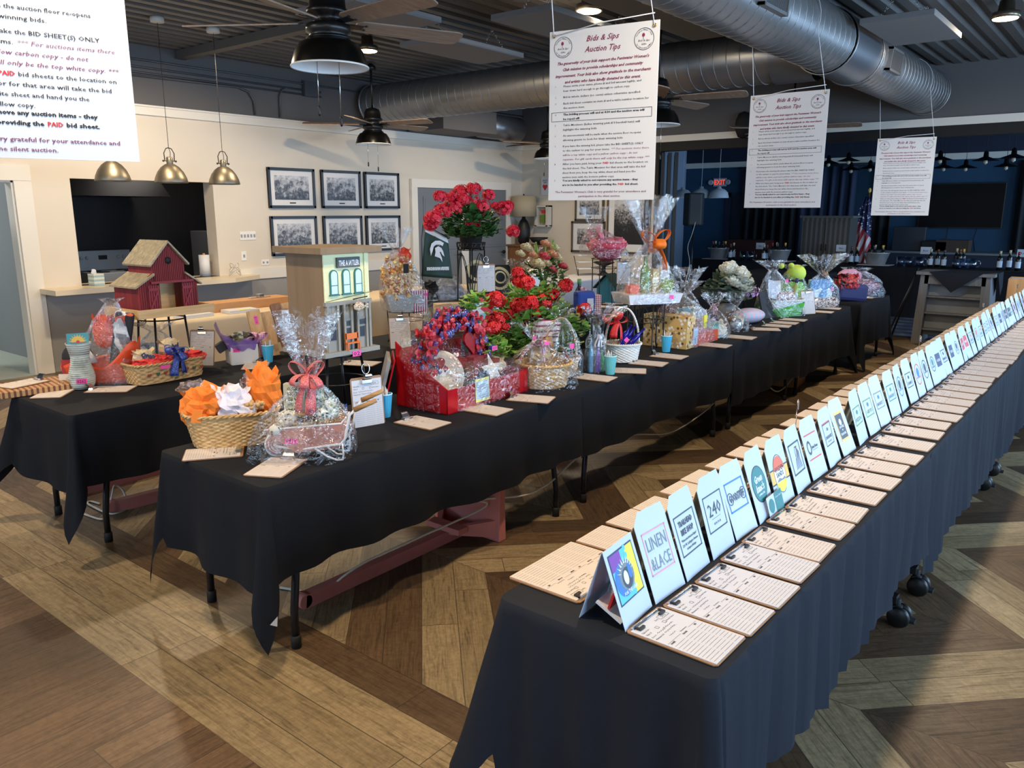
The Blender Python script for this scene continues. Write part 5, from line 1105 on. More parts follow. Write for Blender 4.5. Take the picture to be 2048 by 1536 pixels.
# red box gift with wreath
x0, x1, y0, y1 = 2.815, 3.5, 2.66, 3.02; L, Wd = x1 - x0, y1 - y0; t = thing('gift_box', 'large red tray gift with patriotic wreath, plate and star under cellophane', 'gift', (x0, y0, T + .002), .03)
m = MB().box((0, 0, 0), (L, .008, .125)).box((0, Wd - .008, 0), (L * .75, Wd, .3)).add([(0, 0, 0), (0, Wd, 0), (0, Wd, .34), (0, Wd * .5, .22), (0, 0, .125), (.008, 0, 0), (.008, Wd, 0), (.008, Wd, .34), (.008, Wd * .5, .22), (.008, 0, .125)], [(0, 1, 2, 3, 4), (9, 8, 7, 6, 5), (1, 2, 7, 6), (2, 3, 8, 7), (3, 4, 9, 8)]).box((L - .008, 0, 0), (L, Wd, .135)).box((0, 0, 0), (L, Wd, .006)); m.build('red_tray', REDF, t)
R = random.Random(4); wb, wr = MB(), MB(); cx, cz, cy_ = .27, .27, .2
for k in range(420):
    a = R.uniform(-.55, 3.7); rr = .18 + R.uniform(-.05, .045); p = (cx + rr * math.cos(a) * 1.2, cy_ + R.uniform(-.07, .06), cz + rr * math.sin(a)); (wr if R.random() < .66 else wb).ball(p, (R.uniform(.01, .024), .01, R.uniform(.01, .024)), 0, 6, smooth=False, amp=.8, seed=k)
wr.build('wreath_red_ribbon', M('wreath_red', (176, 34, 46), .4, var=.2, vscale=40), t); wb.build('wreath_blue_ribbon', dots('wreath_blue', (58, 62, 128), [(214, 214, 226), (180, 40, 60)], 90, .3), t)
for (x, y, z, s) in ((.06, .15, .33, .05), (.4, .16, .31, .075), (.28, .15, .2, .05), (.2, .17, .42, .05), (.47, .17, .22, .06), (.12, .16, .22, .045)): MB().prism([(x + s * math.sin(q) ** 3, z + s * (13 * math.cos(q) - 5 * math.cos(2 * q) - 2 * math.cos(3 * q) - math.cos(4 * q)) / 16) for q in [2 * PI * k_ / 26 for k_ in range(26)]], y, y + .02).build('red_heart', M('heart_red', (140, 12, 20), .35, var=.35, vscale=60), t, bevel=.006)
m = MB(); R = random.Random(3)
for k in range(22): m.ball((.12 + R.uniform(-.04, .04), .05, .2 + R.uniform(-.05, .1)), .0075, 0, 8)
m.build('berry_sprig', M('berry_blush', (226, 196, 186), .4), t)
PLT = M('plate_stone', (206, 196, 178), .4, var=.08); MB().lathe([(0, 0), (.1, .0), (.13, .018), (.132, .022), (.1, .008), (0, .006)], 40, X=TR(.13, .17, .16) @ RZ(-.45) @ RX(PI / 2 - .3)).build('stoneware_plate', PLT, t)
def star(mb, X, r, th): 
    pts = [(r * (1 if i % 2 == 0 else .42) * math.sin(i * PI / 5), r * (1 if i % 2 == 0 else .42) * math.cos(i * PI / 5), 0) for i in range(10)]; mb.add(pts + [(0, 0, th)] + [(0, 0, -th)], [(i, 10, (i + 1) % 10) for i in range(10)] + [((i + 1) % 10, 11, i) for i in range(10)], 0, False, X)
m = MB(); star(m, TR(.43, .05, .16) @ RX(PI / 2 - .4), .095, .02); m.build('metal_star', M('star_white', (216, 216, 210), .4), t)
m = MB().box((.33, .1, .12), (.56, .16, .2)).box((.33, .1, .2), (.42, .16, .235)).box((.56, .1, .12), (.63, .16, .165)); m.build('wooden_truck', M('truck_red', (140, 30, 32), .45), t, bevel=.004); MB().box((.35, .08, .1), (.52, .09, .155)).build('navy_crate', NAVI, t)
m = MB(); crumple(m, (.57, .14, .15), (.06, .05, .05), 0, 3, 12, .5); m.build('cream_napkin', M('napkin_cream', (214, 200, 176), .7), t)
vs = []; n = 40      # clear wrap: tall back, low front
def dome(u, v):
    a = 2 * PI * u; cx, cy = sup(a, 5); k = (1 - v ** 3.2); back = .5 + .5 * cy; h = .12 + (.40 * (.35 + .65 * back)) * math.sin(v * PI / 2) ** 1.1 * (1 - .35 * max(0, cx) ** 1.5)
    nz = noise.noise(Vector((u * 14, v * 6, 3))) * .02 + noise.noise(Vector((math.cos(a) * 5, math.sin(a) * 5, v * 9))) * .016
    return (L / 2 + cx * (L / 2 + .012) * k + nz - .04 * v, Wd / 2 + cy * (Wd / 2 + .012) * k + nz * .6 + .05 * v, h if v else .0)
MB().sheet(dome, 56, 16, 0, False, True).build('cellophane', CEL, t)
o = MB().box((-.058, -.0005, -.062), (.058, .0005, .062)).build('info_card', M('info_yellow', (232, 226, 120), .6), t); o.matrix_local = TR(.27, -.006, .085) @ RX(-.05); b = MB(); flat(b, -.054, -.048, .054, .048, 1)
for i in range(8): squig(b, -.046, .04 - i * .0115, .09, .003, 0, .0004, None, .0004, RR, 20)
b.build('card_lettering', [INK, M('info_blue', (190, 214, 236), .6)], o, loc=(0, -.001, 0), rot=(PI / 2, 0, 0)); pink_tag(t, FRONT(.41, .02, .285), '0259', .045, .024)
lay(972, 820, .1, 'clipboard lying before the large red gift box', 2); lay(1062, 798, .35, 'clipboard lying before the round wicker basket with plaid ribbon', 1)
# round basket with plaid ribbon
p = on(1100, 783); t = thing('gift_basket', 'round wicker basket with plaid ribbon handle wrapped in cellophane', 'gift basket', (p.x + .1, p.y + .12, T + .002), -.4)
basket(t, .135, .125, .135, WICK, 2.1, 1.2, 15, 46); m = MB(); shred(m, (0, 0, .12), .13, .12, .05, 130, 0, 9); m.build('straw_filling', STRAW, t)
PLAID = stripes('plaid_ribbon', (226, 132, 136), (214, 222, 232), 60, 0, .4, .6, (120, 160, 200), 2)
MB().sheet(lambda u, v: (.165 * math.cos(PI * u), (v - .5) * .03, .13 + .13 * math.sin(PI * u)), 30, 2).build('ribbon_handle', PLAID, t, solid=.001); bow(t, (-.03, -.02, .26), .07, PLAID, 'ribbon_bow', 5, 2, 9, .3, -1.6)
m = MB(); crumple(m, (-.03, 0, .18), (.07, .06, .06), 0, 5, 14, .4); m.build('linen_bundle', M('linen_tan', (190, 166, 130), .7), t); wrap(t, .185, .17, .27, .02, .1, .08, 15, 2, (-.05, .0), .08, 0, None, 2.4, 44, .13); pink_tag(t, FRONT(-.04, -.1, .27), '', .03, .02)
# geranium in cellophane-wrapped pot
RED = M('geranium_red', (200, 14, 22), .5, var=.15, vscale=40)
p = on(1060, 745); t = thing('red_geranium', 'bushy red geranium with green leaves trailing over the middle table', 'potted plant', (4.03, 3.06, T + .002), 0)
MB().lathe([(.08, 0), (.11, .14), (.118, .145), (.118, .16), (.105, .16), (.1, .14), (0, .13)], 28).build('plant_pot', M('pot_dark', (30, 34, 32), .5), t)
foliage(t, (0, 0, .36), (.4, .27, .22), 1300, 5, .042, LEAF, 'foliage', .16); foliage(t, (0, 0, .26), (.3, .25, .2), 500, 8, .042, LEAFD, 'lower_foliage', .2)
R = random.Random(11); fb = thing
for k, (px, py, r) in enumerate(((990, 600, .06), (990, 640, .055), (1042, 560, .06), (1052, 566, .055), (1040, 610, .055), (1022, 628, .05), (1062, 605, .05), (1085, 602, .068), (1100, 612, .055), (1132, 572, .05), (1105, 590, .045), (1048, 650, .035), (1168, 618, .045), (1008, 655, .03), (1036, 545, .035), (985, 655, .05), (1072, 625, .04), (1045, 665, .022))):
    q = aY(px, py, 3.0 - .16 + .1 * (k % 3)); q = q - Vector(t.location); m = MB(); umbel(m, q, r, 75, k, 0, .012); o = m.build('flower_head', RED, t); MB().tube([q, q * .6 + Vector((0, 0, .08)), (0, 0, .2)], .0022, 5).build('flower_stem', STEM, o)
for k, (px, py, r) in enumerate(((940, 612, .05), (955, 600, .05), (965, 690, .06), (985, 680, .05), (1140, 650, .06), (1160, 655, .05), (1000, 700, .05))):
    q = aY(px, py, 2.85) - Vector(t.location); foliage(t, q, (r, r, r), 34, 40 + k, .04, LEAF, 'trailing_leaves')
wrap(t, .17, .16, .36, .13, .08, .06, 25, 2, (0, 0), .1, 0, None, 2, 40, .16)
# second handled basket with wooden boards and maroon towel
p = on(1178, 745); t = thing('gift_basket', 'tall handled basket with wooden board and striped maroon cloth in cellophane', 'gift basket', (3.99, 2.8, T + .002), -.5); basket(t, .1, .1, .11, WICKD, 2.2, 1.15, 11, 36, .26)
MB().box((-.08, -.03, .05), (-.03, -.02, .26), 0, RY(-.15)).build('wooden_board', wood('board_tan', (166, 118, 70), (200, 154, 98), 1, 2), t, bevel=.01); MB().box((-.22, -.0, .12), (-.05, .07, .33), 0, RY(.2)).build('striped_cloth', stripes('maroon_stripe', (116, 22, 54), (196, 176, 176), 28, 2, .66), t, bevel=.02); wrap(t, .13, .13, .36, .03, .06, .06, 33, 2, (0, 0), .05, 0, None, 2.6, 36, .1); pink_tag(t, FRONT(.02, -.12, .2), '', .028, .03); pink_tag(t, FRONT(-.2, -.05, .25), '', .028, .03)
# slim clear bag with lilac items
t = thing('gift_bag', 'slim cellophane gift bag with lilac and blue bottles', 'gift', on(1190, 744), -.5)
for k, (x, c) in enumerate(((-.035, (90, 160, 210)), (.02, (130, 90, 200)), (.045, (90, 170, 120)))): bottle(t, x, 0, .0, .2 - .03 * k, M('lilac_%d' % k, c, .3), 'bath_bottle', .018)
MB().tube([(-.04, -.02, .25), (-.05, -.03, .33), (.0, -.03, .36), (.04, -.03, .32), (.03, -.02, .25)], .007, 8).build('bag_handle', M('ribbon_black', (40, 40, 46), .5), t); wrap(t, .065, .05, .3, .02, .12, .12, 41, 2.4, (0, 0), .1, 0, None, 3.2, 32, .16, lean=(.05, 0)); bow(t, (0, -.03, .24), .05, M('ribbon_silver', (200, 206, 220), .3), 'ribbon_bow', 3, 3, 4, .2, -1.5)
cup(1220, 748, 'aqua pen cup beside the white wicker basket', CUPA, 7)
lay(1190, 756, .15, 'clipboard lying just left of the aqua cup by the white basket', 3); lay(1255, 742, .5, 'clipboard right behind the aqua cup at the white basket foot', 2, sheet=0); lay(1297, 727, .2, 'clipboard lying right of the white wicker basket', 1); lay(1338, 713, .1, 'clipboard before the iron stand with the tray gift', 3)
# white basket, blue bottles, red bow
p = on(1257, 728); t = thing('gift_basket', 'white wicker basket with cobalt bottles and a red mesh bow on its handle', 'gift basket', (p.x + .06, p.y + .09, T + .002), -.6); basket(t, .105, .09, .12, WICKW, 2.3, 1.2, 14, 40, .26)
COB = M('cobalt_glass', (22, 22, 130), .1)
for k, (x, y, ry_, rx) in enumerate(((.0, -.02, .5, .1), (.03, .02, .6, .2), (.06, -.02, .75, .1))): bottle(t, x - .05, y, .08, .2, COB, 'blue_bottle', .02, RY(ry_) @ RX(rx))
m = MB(); shred(m, (-.03, 0, .12), .07, .06, .03, 40, 0, 5); m.build('straw_filling', STRAW, t); bow(t, (-.075, -.05, .3), .085, dots('red_mesh', (206, 32, 34), [(240, 120, 110)], 200, .25), 'mesh_bow', 5, 2, 14, .42, -1.5); pink_tag(t, FRONT(-.01, -.09, .16) @ RZ(.8), '', .03, .03)
# iron stand with tray gift
p = on(1303, 702); q = (5.12, 2.83, T + .002); st = thing('plant_stand', 'black wrought iron stand with arched scrollwork on the middle table', 'plant stand', q, .3); wire_stand(st, .13, .352, 6, .005, (1, .62), True, .15)
t = thing('tray_gift', 'white tray of snacks in cellophane tied with an orange bow, raised on iron stand', 'gift', (5.12, 2.83, T + .358), -.55)
MB().frustum((0, 0, 0), .4, .25, .44, .28, .07).build('gift_tray', M('tray_white', (222, 222, 228), .4), t); bottle(t, -.03, -.02, .06, .27, M('bottle_green', (120, 150, 80), .2), 'green_bottle', .035)
MB().box((.02, -.04, .06), (.09, .03, .24), 0, RZ(.2)).build('cracker_packet', M('packet_gold', (206, 184, 120), .4), t); MB().box((.09, -.03, .06), (.16, .03, .26), 0, RZ(-.1)).build('white_packet', PAPER, t); MB().box((-.16, -.05, .06), (-.09, .03, .13)).build('orange_packet', ORNG, t)
m = MB(); crumple(m, (.13, -.05, .12), (.05, .05, .05), 0, 3, 12, .5); m.build('green_snacks', M('snack_green', (150, 170, 70), .5, var=.3, vscale=40), t); m = MB(); shred(m, (0, 0, .07), .18, .1, .04, 120, 0, 6); m.build('straw_filling', STRAW, t)
wrap(t, .225, .15, .42, .025, .33, .13, 55, 2.2, (0, 0), .06, 0, None, 1.9, 56, .1); bow(t, (.03, -.05, .43), .13, M('chiffon_orange', (240, 120, 24), .6), 'orange_bow', 4, 1, 6, .45, -.3); pink_tag(t, FRONT(.12, -.145, .045), '', .035, .03)
cup(1332, 703, 'aqua pen cup before the mushroom print box', CUPB, 9)
# printed box
t = thing('gift_box', 'tan printed food box gift with orange base and yellow tag', 'gift', (5.33, 2.6, T + .002), .02); MB().box((0, 0, 0), (.14, .36, .24)).build('printed_side', dots('food_print', (216, 178, 110), [(120, 74, 40), (230, 214, 190), (186, 60, 50), (90, 90, 60), (240, 240, 230)], 34, .38), t); MB().box((.14, 0, 0), (.58, .36, .085)).build('orange_base', M('foil_orange', (226, 84, 40), .3), t)
for k, (x, z, c) in enumerate(((.2, .17, (230, 220, 200)), (.27, .2, (120, 170, 190)), (.36, .19, (236, 232, 220)), (.45, .18, (200, 206, 220)), (.52, .16, (236, 220, 200)), (.3, .13, (206, 120, 110)))): m = MB(); crumple(m, (x, .12 + .03 * (k % 3), z), (.06, .07, .08), 0, k + 60, 12, .45); m.build('wrapped_item', M('item_%d' % k, c, .5), t)
MB().frustum((.36, .02, .12), .04, .01, .06, .01, .1).build('yellow_tag', YEL, t); o = MB().box((0, -.004, .0), (.085, -.002, .13)).build('info_card', M('info_blue', (190, 214, 236), .6), t, loc=(.1, -.003, .02)); b = MB(); [squig(b, .01, .1 - i * .012, .065, .003, 0, .0004, None, .0006, RR, 16) for i in range(8)]; rectline(b, .003, .004, .082, .126, .003, 1); b.build('card_lettering', [NAVI, REDI], o, loc=(0, -.0045, 0), rot=(PI / 2, 0, 0))
wrap(t, .3, .2, .36, .03, .12, .1, 63, 3, (.0, .02), .0, 0, None, 2.6, 44, .08).location = (.29, .18, 0)
lay(1428, 691, .1, 'clipboard lying before the orange-based gift box', 2)
def small_gift(px, py, label, r, h, hn, col, seed, dx=0, dy=0, extra=None, bowc=None, bask=None, fh=.12, fr=.08, pos=None):
    p = Vector(pos) if pos else on(px, py); t = thing('cellophane_gift', label, 'gift', (p.x + dx, p.y + dy, T + .002), seed)
    if bask: basket(t, r * .8, r * .8, h, bask, 2.2, 1.15, 10, 30)
    for k, c in enumerate(col): m = MB(); a = 2 * PI * k / len(col); crumple(m, (r * .4 * math.cos(a), r * .4 * math.sin(a), h + .03), (r * .5, r * .5, hn * .3), 0, seed * 7 + k, 12, .4); m.build('wrapped_item', c, t)
    wrap(t, r * 1.15, r * 1.1, hn, .015, fh, fr, seed, 2.1, (0, 0), .1, 0, None, 2.2, 34, .12)
    if bowc: bow(t, (0, -.03, hn), .05, bowc, 'ribbon_bow', 5, 2, seed, .3, -1.5)
    return t
PK = M('candy_pink', (236, 170, 190), .5); MINT = M('candy_mint', (150, 206, 200), .5); LAV = M('candy_lilac', (190, 180, 220), .5); CR_ = M('candy_cream', (232, 222, 200), .5); BRN = M('candy_brown', (120, 80, 56), .6); SIL = M('shimmer', (196, 200, 206), .25, .6); TURQ = M('turquoise', (40, 160, 180), .4)
small_gift(1450, 677, 'round cellophane gift with pink and mint goods and a plaid bow', .12, .03, .24, [PK, MINT, CR_, LAV], 71, .02, .12, None, PLAID, WICKW)
lay(1480, 675, .1, 'clipboard before the round plaid bow gift', 1)
small_gift(1490, 664, 'small silvery cellophane bundle between plaid bow gift and folded blanket', .1, .02, .2, [SIL, CR_, BRN], 73, .05, .12, None, None)
t = thing('folded_blanket', 'pastel striped rolled blanket lying behind the small silvery bundle', 'blanket', on(1512, 650), -.3); MB().ball((.03, .12, .07), (.2, .11, .07), 0, 20).build('blanket_roll', stripes('pastel_stripe', (230, 180, 200), (170, 200, 220), 18, 0), t)
for k, (px, py) in enumerate(((1531, 659), (1553, 652), (1568, 646), (1586, 640), (1641, 624), (1657, 617))): lay(px, py, (.5, .15, .1, .1, .1, .15)[k], '%s of the flat clipboards on the far middle tables, left to right' % ORD[k], k % 4)
# white rose bouquet
p = (7.0, 3.02, T + .002); t = thing('rose_bouquet', 'bouquet of white roses with one pink hydrangea and grey-green leaves', 'bouquet', p, 0); MB().lathe([(.06, 0), (.09, .05), (.08, .14), (.06, .16)], 24).build('vase', M('vase_grey', (120, 120, 120), .4), t); WR = M('rose_white', (240, 238, 226), .6); R = random.Random(6)
EUC = M('eucalyptus', (96, 116, 96), .6, var=.2, vscale=15)
foliage(t, (0, 0, .3), (.3, .2, .15), 150, 9, .07, EUC)
for k, (x, y, z) in enumerate(((-.12, -.08, .36), (-.05, -.12, .42), (.02, -.1, .36), (.08, -.08, .43), (-.02, -.02, .48), (-.1, -.02, .46), (.12, -.1, .37), (.0, -.14, .31))): m = MB(); rose(m, (x, y, z), .072, k); m.build('white_rose', WR, t)
m = MB(); umbel(m, (.18, -.14, .27), .075, 60, 5, 0, .014); m.build('pink_hydrangea', M('hydrangea_pink', (222, 168, 214), .6), t)
small_gift(1392, 640, 'clear crackling cellophane bundle left of the white roses', .13, .03, .34, [CR_, PK, SIL], 77, 0, 0, None, None, None, .2, .12, (6.25, 3.06, T))
# tall black frame with blue-white card
t = thing('black_frame', 'dark glossy frame with pale blue card leaning beside the green basket', 'frame', on(1540, 636), -.35); MB().box((-.09, 0, 0), (.12, .02, .26), 0, RX(-.3)).build('frame_panel', M('frame_grey', (60, 62, 70), .2), t); MB().box((-.03, -.006, .2), (.1, -.001, .38), 0, RX(-.3) @ RY(.25)).build('blue_card', FOLD, t); MB().tube([(-.06, -.02, .2), (.12, -.05, .0)], .003).tube([(.16, -.0, .22), (.22, -.03, 0)], .004).build('easel_leg', CHROME, t)
# green-bottomed white basket
t = thing('gift_basket', 'white wicker basket with green tissue below, books and bottle in cellophane', 'gift basket', (7.75, 2.78, T + .002), -.45); basket(t, .18, .12, .15, WICKW, 3, 1.2, 14, 44); GT = M('tissue_green', (90, 200, 70), .5)
m = MB(); m.sheet(lambda u, v: (sup(2 * PI * u, 3)[0] * (.19 + .03 * v) * (1 + .06 * math.sin(u * 60)), sup(2 * PI * u, 3)[1] * (.13 + .03 * v) * (1 + .06 * math.sin(u * 47)), .1 * v * (1 + .3 * math.sin(u * 9))), 90, 5, 0, False, True); m.build('green_tissue', GT, t)
bottle(t, .12, -.02, .08, .28, M('bottle_olive', (150, 160, 90), .2), 'wine_bottle', .035, RY(.15), PAPER, NAVI); MB().box((-.08, 0, .1), (.03, .02, .34), 0, RX(-.2)).build('white_book', PAPER, t); MB().box((-.14, .01, .1), (-.09, .03, .32)).build('blue_book', BLUI, t); m = MB(); [crumple(m, (x, -.05, .18), (.05, .04, .05), 0, k, 12, .5) for k, x in enumerate((-.06, .0, .05))]; m.build('candy_bag', dots('candy_print', (236, 226, 222), [(180, 30, 40), (120, 20, 30)], 60, .45), t)
wrap(t, .23, .16, .44, .03, .1, .09, 83, 2.6, (-.14, .0), .1, 0, None, 1.7, 44, .1, lean=(-.05, 0)); pink_tag(t, FRONT(-.01, -.06, .34), '', .04, .03)
p = aX(1609, 612, 7.95); bid_board((7.98, 2.6, T + .12), (PI / 2 - .25, 0, -.5), 'clipboard leaning upright against the white and green basket', 'bid-sheet clipboards with metal clips among the gifts', 3, 1, 'bull')
cup(1622, 614, 'aqua pen cup at the far end of the middle row', CUPA, 13)
t = thing('plush_gift', 'bright green plush frog gift bag behind the blue picnic bag', 'gift', (8.35, 2.9, T + .002), -.6); GP2 = M('plush_green', (120, 190, 50), .8, var=.15); MB().ball((0, 0, .16), (.15, .12, .17), 0, 18).build('plush_body', GP2, t); MB().ball((.03, -.02, .37), (.1, .09, .09), 0, 18).build('plush_head', M('plush_lime', (196, 220, 90), .8), t)
for s in (-1, 1): MB().ball((-.1 + s * .06, -.02, .45), .03, 0, 12).build('plush_eye', M('plush_lime', (196, 220, 90), .8), t)
MB().tube([(.1 * math.cos(q), -.01 + .09 * math.sin(q), .3) for q in [i * PI / 10 for i in range(20)]], .012, 6, closed=True).build('dark_band', BLKM, t); wrap(t, .17, .14, .4, .05, .06, .06, 91, 2, (0, 0), .05, 0, None, 2.6, 30, .1)
t = thing('gift_bag', 'cellophane bag with sky blue picture card and shredded filling', 'gift', (8.62, 2.68, T + .002), -.6); MB().box((-.14, -.02, .02), (.14, .02, .3), 0, RX(-.08)).build('picture_bag', spots('coast_print', [(120, 180, 220), (90, 150, 210), (200, 220, 236), (60, 110, 170)], 9), t, bevel=.01); m = MB(); [crumple(m, (x, -.05, .06), (.06, .05, .05), 0, k + 3, 12, .5) for k, x in enumerate((-.1, -.02, .06, .12))]; m.build('filling', dots('shells', (226, 214, 204), [(120, 60, 46), (60, 50, 60)], 50, .45), t); wrap(t, .2, .1, .36, .03, .2, .17, 93, 2.4, (0, 0), .08, 0, None, 2.6, 44, .12); bow(t, (0, -.04, .36), .05, M('raffia', (214, 160, 100), .6), 'ribbon_bow', 4, 1, 4, .2); pink_tag(t, FRONT(.09, -.06, .2), '', .03, .03)
t = thing('tote_gift', 'navy tote gift with red curled ribbons on the last small table', 'gift', (9.48, 2.62, T + .002), -.6); MB().box((-.2, -.06, 0), (.2, .08, .2), 0, RY(.1)).build('navy_tote', M('tote_navy', (36, 44, 96), .7), t, bevel=.04); m = MB(); R = random.Random(2)
for k in range(14): x = R.uniform(-.18, .05); m.tube([(x + .02 * math.sin(i * 1.4 + k), -.06 + .02 * math.cos(i * 1.4), .3 - .02 * i + R.uniform(-.01, .01)) for i in range(9)], .003, 4)
m.build('curled_ribbon', REDI, t); m = MB(); crumple(m, (-.08, 0, .22), (.14, .09, .09), 0, 5, 14, .4); m.build('red_black_goods', spots('redblack', [(150, 30, 40), (30, 30, 36), (190, 60, 50)], 30), t)
t = thing('blanket_gift', 'pink and maroon blanket in cellophane at the end of the last small table', 'gift', (10.0, 2.68, T + .002), -.6); m = MB(); m.ball((.05, 0, .11), (.26, .12, .1), 0, 22, amp=.15); m.build('maroon_blanket', stripes('maroon_knit', (110, 50, 66), (160, 120, 140), 40, 2), t); MB().ball((-.1, .05, .24), (.16, .08, .09), 0, 18, amp=.2).build('pink_blanket', M('fleece_pink', (214, 160, 190), .8), t); wrap(t, .32, .17, .3, .1, .05, .06, 97, 2.2, (-.05, 0), .08, 0, None, 3, 40, .14)
lay(1725, 595, .1, 'clipboard lying on the last small table beyond the middle row', 2)
# ================================================================== LEFT ROW
# butcher block with a clipboard on it
BB = stripes('butcher_block', (196, 150, 98), (112, 66, 38), 36, 0, .45, .5, (156, 104, 62), 1)
p = on(75, 785); t = thing('butcher_block', 'striped end-grain cutting board at the near corner of the left row', 'cutting board', (1.76, 4.92, T + .002), math.radians(-8)); MB().box((-.2, -.15, 0), (.2, .15, .035)).build('board_block', BB, t, bevel=.003); pink_tag(t, TR(.17, -.1, .036), '', .03, .02)
bid_board((1.71, 4.96, T + .039), math.radians(-75), 'clipboard resting on top of the striped cutting board', 'bid-sheet clipboards with metal clips among the gifts', 0, None, 'bull')
lay(108, 787, -.75, 'clipboard lying between the striped cutting board and the pottery vase', 1)
# vase
p = on(167, 777); CER = NT('stoneware'); v_ = CER.co(scale=(1, 1, 1)); sp_ = CER.n('SeparateXYZ', Vector=v_)
bn = CER.ma('SINE', CER.ma('MULTIPLY', sp_.outputs[2], 520)); CER.pr(CER.ramp(CER.ma('ADD', CER.noise(v_, 9, 5), CER.ma('MULTIPLY', bn, .04)), [(.35, lin((140, 148, 140))), (.5, lin((196, 204, 198))), (.7, lin((178, 170, 150)))]), .3, 0, CER.bump(bn, .5, .002))
t = thing('pottery_vase', 'pale ribbed stoneware vase with pink tag 0262 and a sun card', 'vase', (p.x, p.y, T + .002), facing(p))
MB().lathe([(0, 0), (.052, .0), (.065, .025), (.07, .06), (.066, .1), (.055, .14), (.049, .18), (.053, .22), (.062, .255), (.069, .268), (.065, .268), (.062, .25), (.052, .2), (0, .19)], 48).build('vase_body', CER.m, t); pink_tag(t, FRONT(-.005, -.073, .055), '0262', .055, .028)
o = MB().box((-.055, -.001, 0), (.055, .001, .1)).build('sun_card', M('card_teal', (84, 160, 168), .6), t, loc=(0, -.02, .225)); b = MB(); b.add([(.034 * math.cos(a), .03 + .034 * math.sin(a), 0) for a in [i * PI / 12 for i in range(13)]], [tuple(range(13))], 0)
for i in range(9): a = (i + .5) * PI / 9; b.add([((.036) * math.cos(a - .1), .03 + .036 * math.sin(a - .1), 0), (.046 * math.cos(a), .03 + .046 * math.sin(a), 0), (.036 * math.cos(a + .1), .03 + .036 * math.sin(a + .1), 0)], [(0, 1, 2)], 0)
disc(b, 0, .031, .009, 1, .0004, 14); flat(b, -.04, .024, .04, .027, 1, .0003); b.build('sun_print', [GOLD, REDI], o, loc=(0, -.0016, .02), rot=(PI / 2, 0, 0))
lay(222, 779, .75, 'clipboard lying between the pottery vase and the heart basket', 2)
# orange and black team gift in cellophane
p = on(190, 765); t = thing('team_gift', 'orange and black tiger-coloured gift in cellophane behind the pottery vase', 'gift', (2.12, 5.03 - .17, T + .002), -.75)
OT = M('bag_orange', (218, 78, 36), .45, var=.1)
m = MB(); m.sheet(lambda u, v: (sup(2 * PI * u, 3)[0] * (.2 + .02 * v), sup(2 * PI * u, 3)[1] * (.11 + .02 * v), v * (.12 + .13 * max(0, sup(2 * PI * u, 3)[0]) ** 2 + .02 * math.sin(u * 30))), 60, 6, 0, True, True); m.build('orange_bag', OT, t, solid=.003)
MB().box((.02, -.02, .1), (.13, .02, .44), 0, RY(.2)).build('banded_scarf', spots('team_print', [(24, 22, 24), (24, 22, 24), (226, 84, 36), (236, 232, 230), (60, 58, 60)], 18), t, bevel=.015)
m = MB(); crumple(m, (.03, 0, .3), (.06, .04, .1), 0, 5, 14, .3); m.build('orange_shirt', M('shirt_orange', (232, 92, 44), .7), t); m = MB(); crumple(m, (.13, .0, .27), (.05, .04, .11), 0, 6, 14, .3); m.build('grey_cloth', spots('camo_grey', [(200, 200, 204), (120, 122, 128), (230, 230, 232)], 26), t)
MB().ball((-.13, -.01, .15), (.085, .08, .085), 0, 18).build('black_cap', M('cap_black', (32, 30, 32), .7), t); MB().box((-.19, -.1, .06), (-.12, -.09, .15)).build('framed_label', M('label_red', (170, 40, 36), .5), t); MB().box((-.205, -.12, .01), (-.12, -.115, .07)).build('paper_label', CR_, t)
MB().lathe([(0, .07), (.035, 0), (.028, 0)], 14, X=TR(-.03, -.08, .13)).build('white_cone', PAPER, t)
wrap(t, .235, .15, .47, .03, .03, .03, 101, 2.4, (.09, 0), -.05, 0, None, 1.25, 50, .1)
# heart basket
p = on(322, 772); t = thing('heart_basket', 'long splint basket with painted hearts, red tissue and a glittery blue bow', 'gift basket', (2.38, 4.62, T + .002), math.radians(4))
b_ = basket(t, .215, .1, .115, WICKD, 5, 1.06, 9, 44); m = MB()
def heart(mb, c, s, mi, X): mb.add([(c[0] + s * 16 * math.sin(q) ** 3 / 16, c[1] + s * (13 * math.cos(q) - 5 * math.cos(2 * q) - 2 * math.cos(3 * q)) / 16, 0) for q in [2 * PI * i / 20 for i in range(20)]], [tuple(range(19, -1, -1))], mi, False, X)
for i, x in enumerate((-.165, -.11, -.06, .0, .08, .13, .18)): heart(m, (x, .062), .013, i % 2, FRONT(0, -.112, 0))
m.build('painted_hearts', [M('heart_brick', (150, 60, 44), .6), M('heart_green', (60, 86, 66), .6)], t)
m = MB(); [crumple(m, (x, -.04, .12), (.07, .06, .035), 0, k + 2, 14, .6) for k, x in enumerate((-.15, -.06, .03, .14, .18))]; m.build('red_tissue', TISR, t); CV = M('canvas_print', (206, 186, 150), .7)
for k, (x, y, z, r) in enumerate(((-.14, -.02, .16, (.065, .04, .045)), (.07, .04, .18, (.07, .04, .06)), (.17, .02, .13, (.05, .04, .035)))):
    m = MB(); crumple(m, (x, y, z), r, 0, 80 + k, 14, .25); o = m.build('lettered_cloth', CV, t); g = MB(); glyphs(g, ('Lions', 'ndyd', 'Qron')[k] if 0 else ('Qron', 'ndyd', 'Qm')[k], 0, 0, .04, .085, 'C', 0, .3, .0025); g.build('cloth_lettering', NAVI, o).matrix_local = TR(x, y - r[1] * 1.25, z) @ RX(PI / 2 - .3) @ RZ(-.25 + .4 * (k == 1))
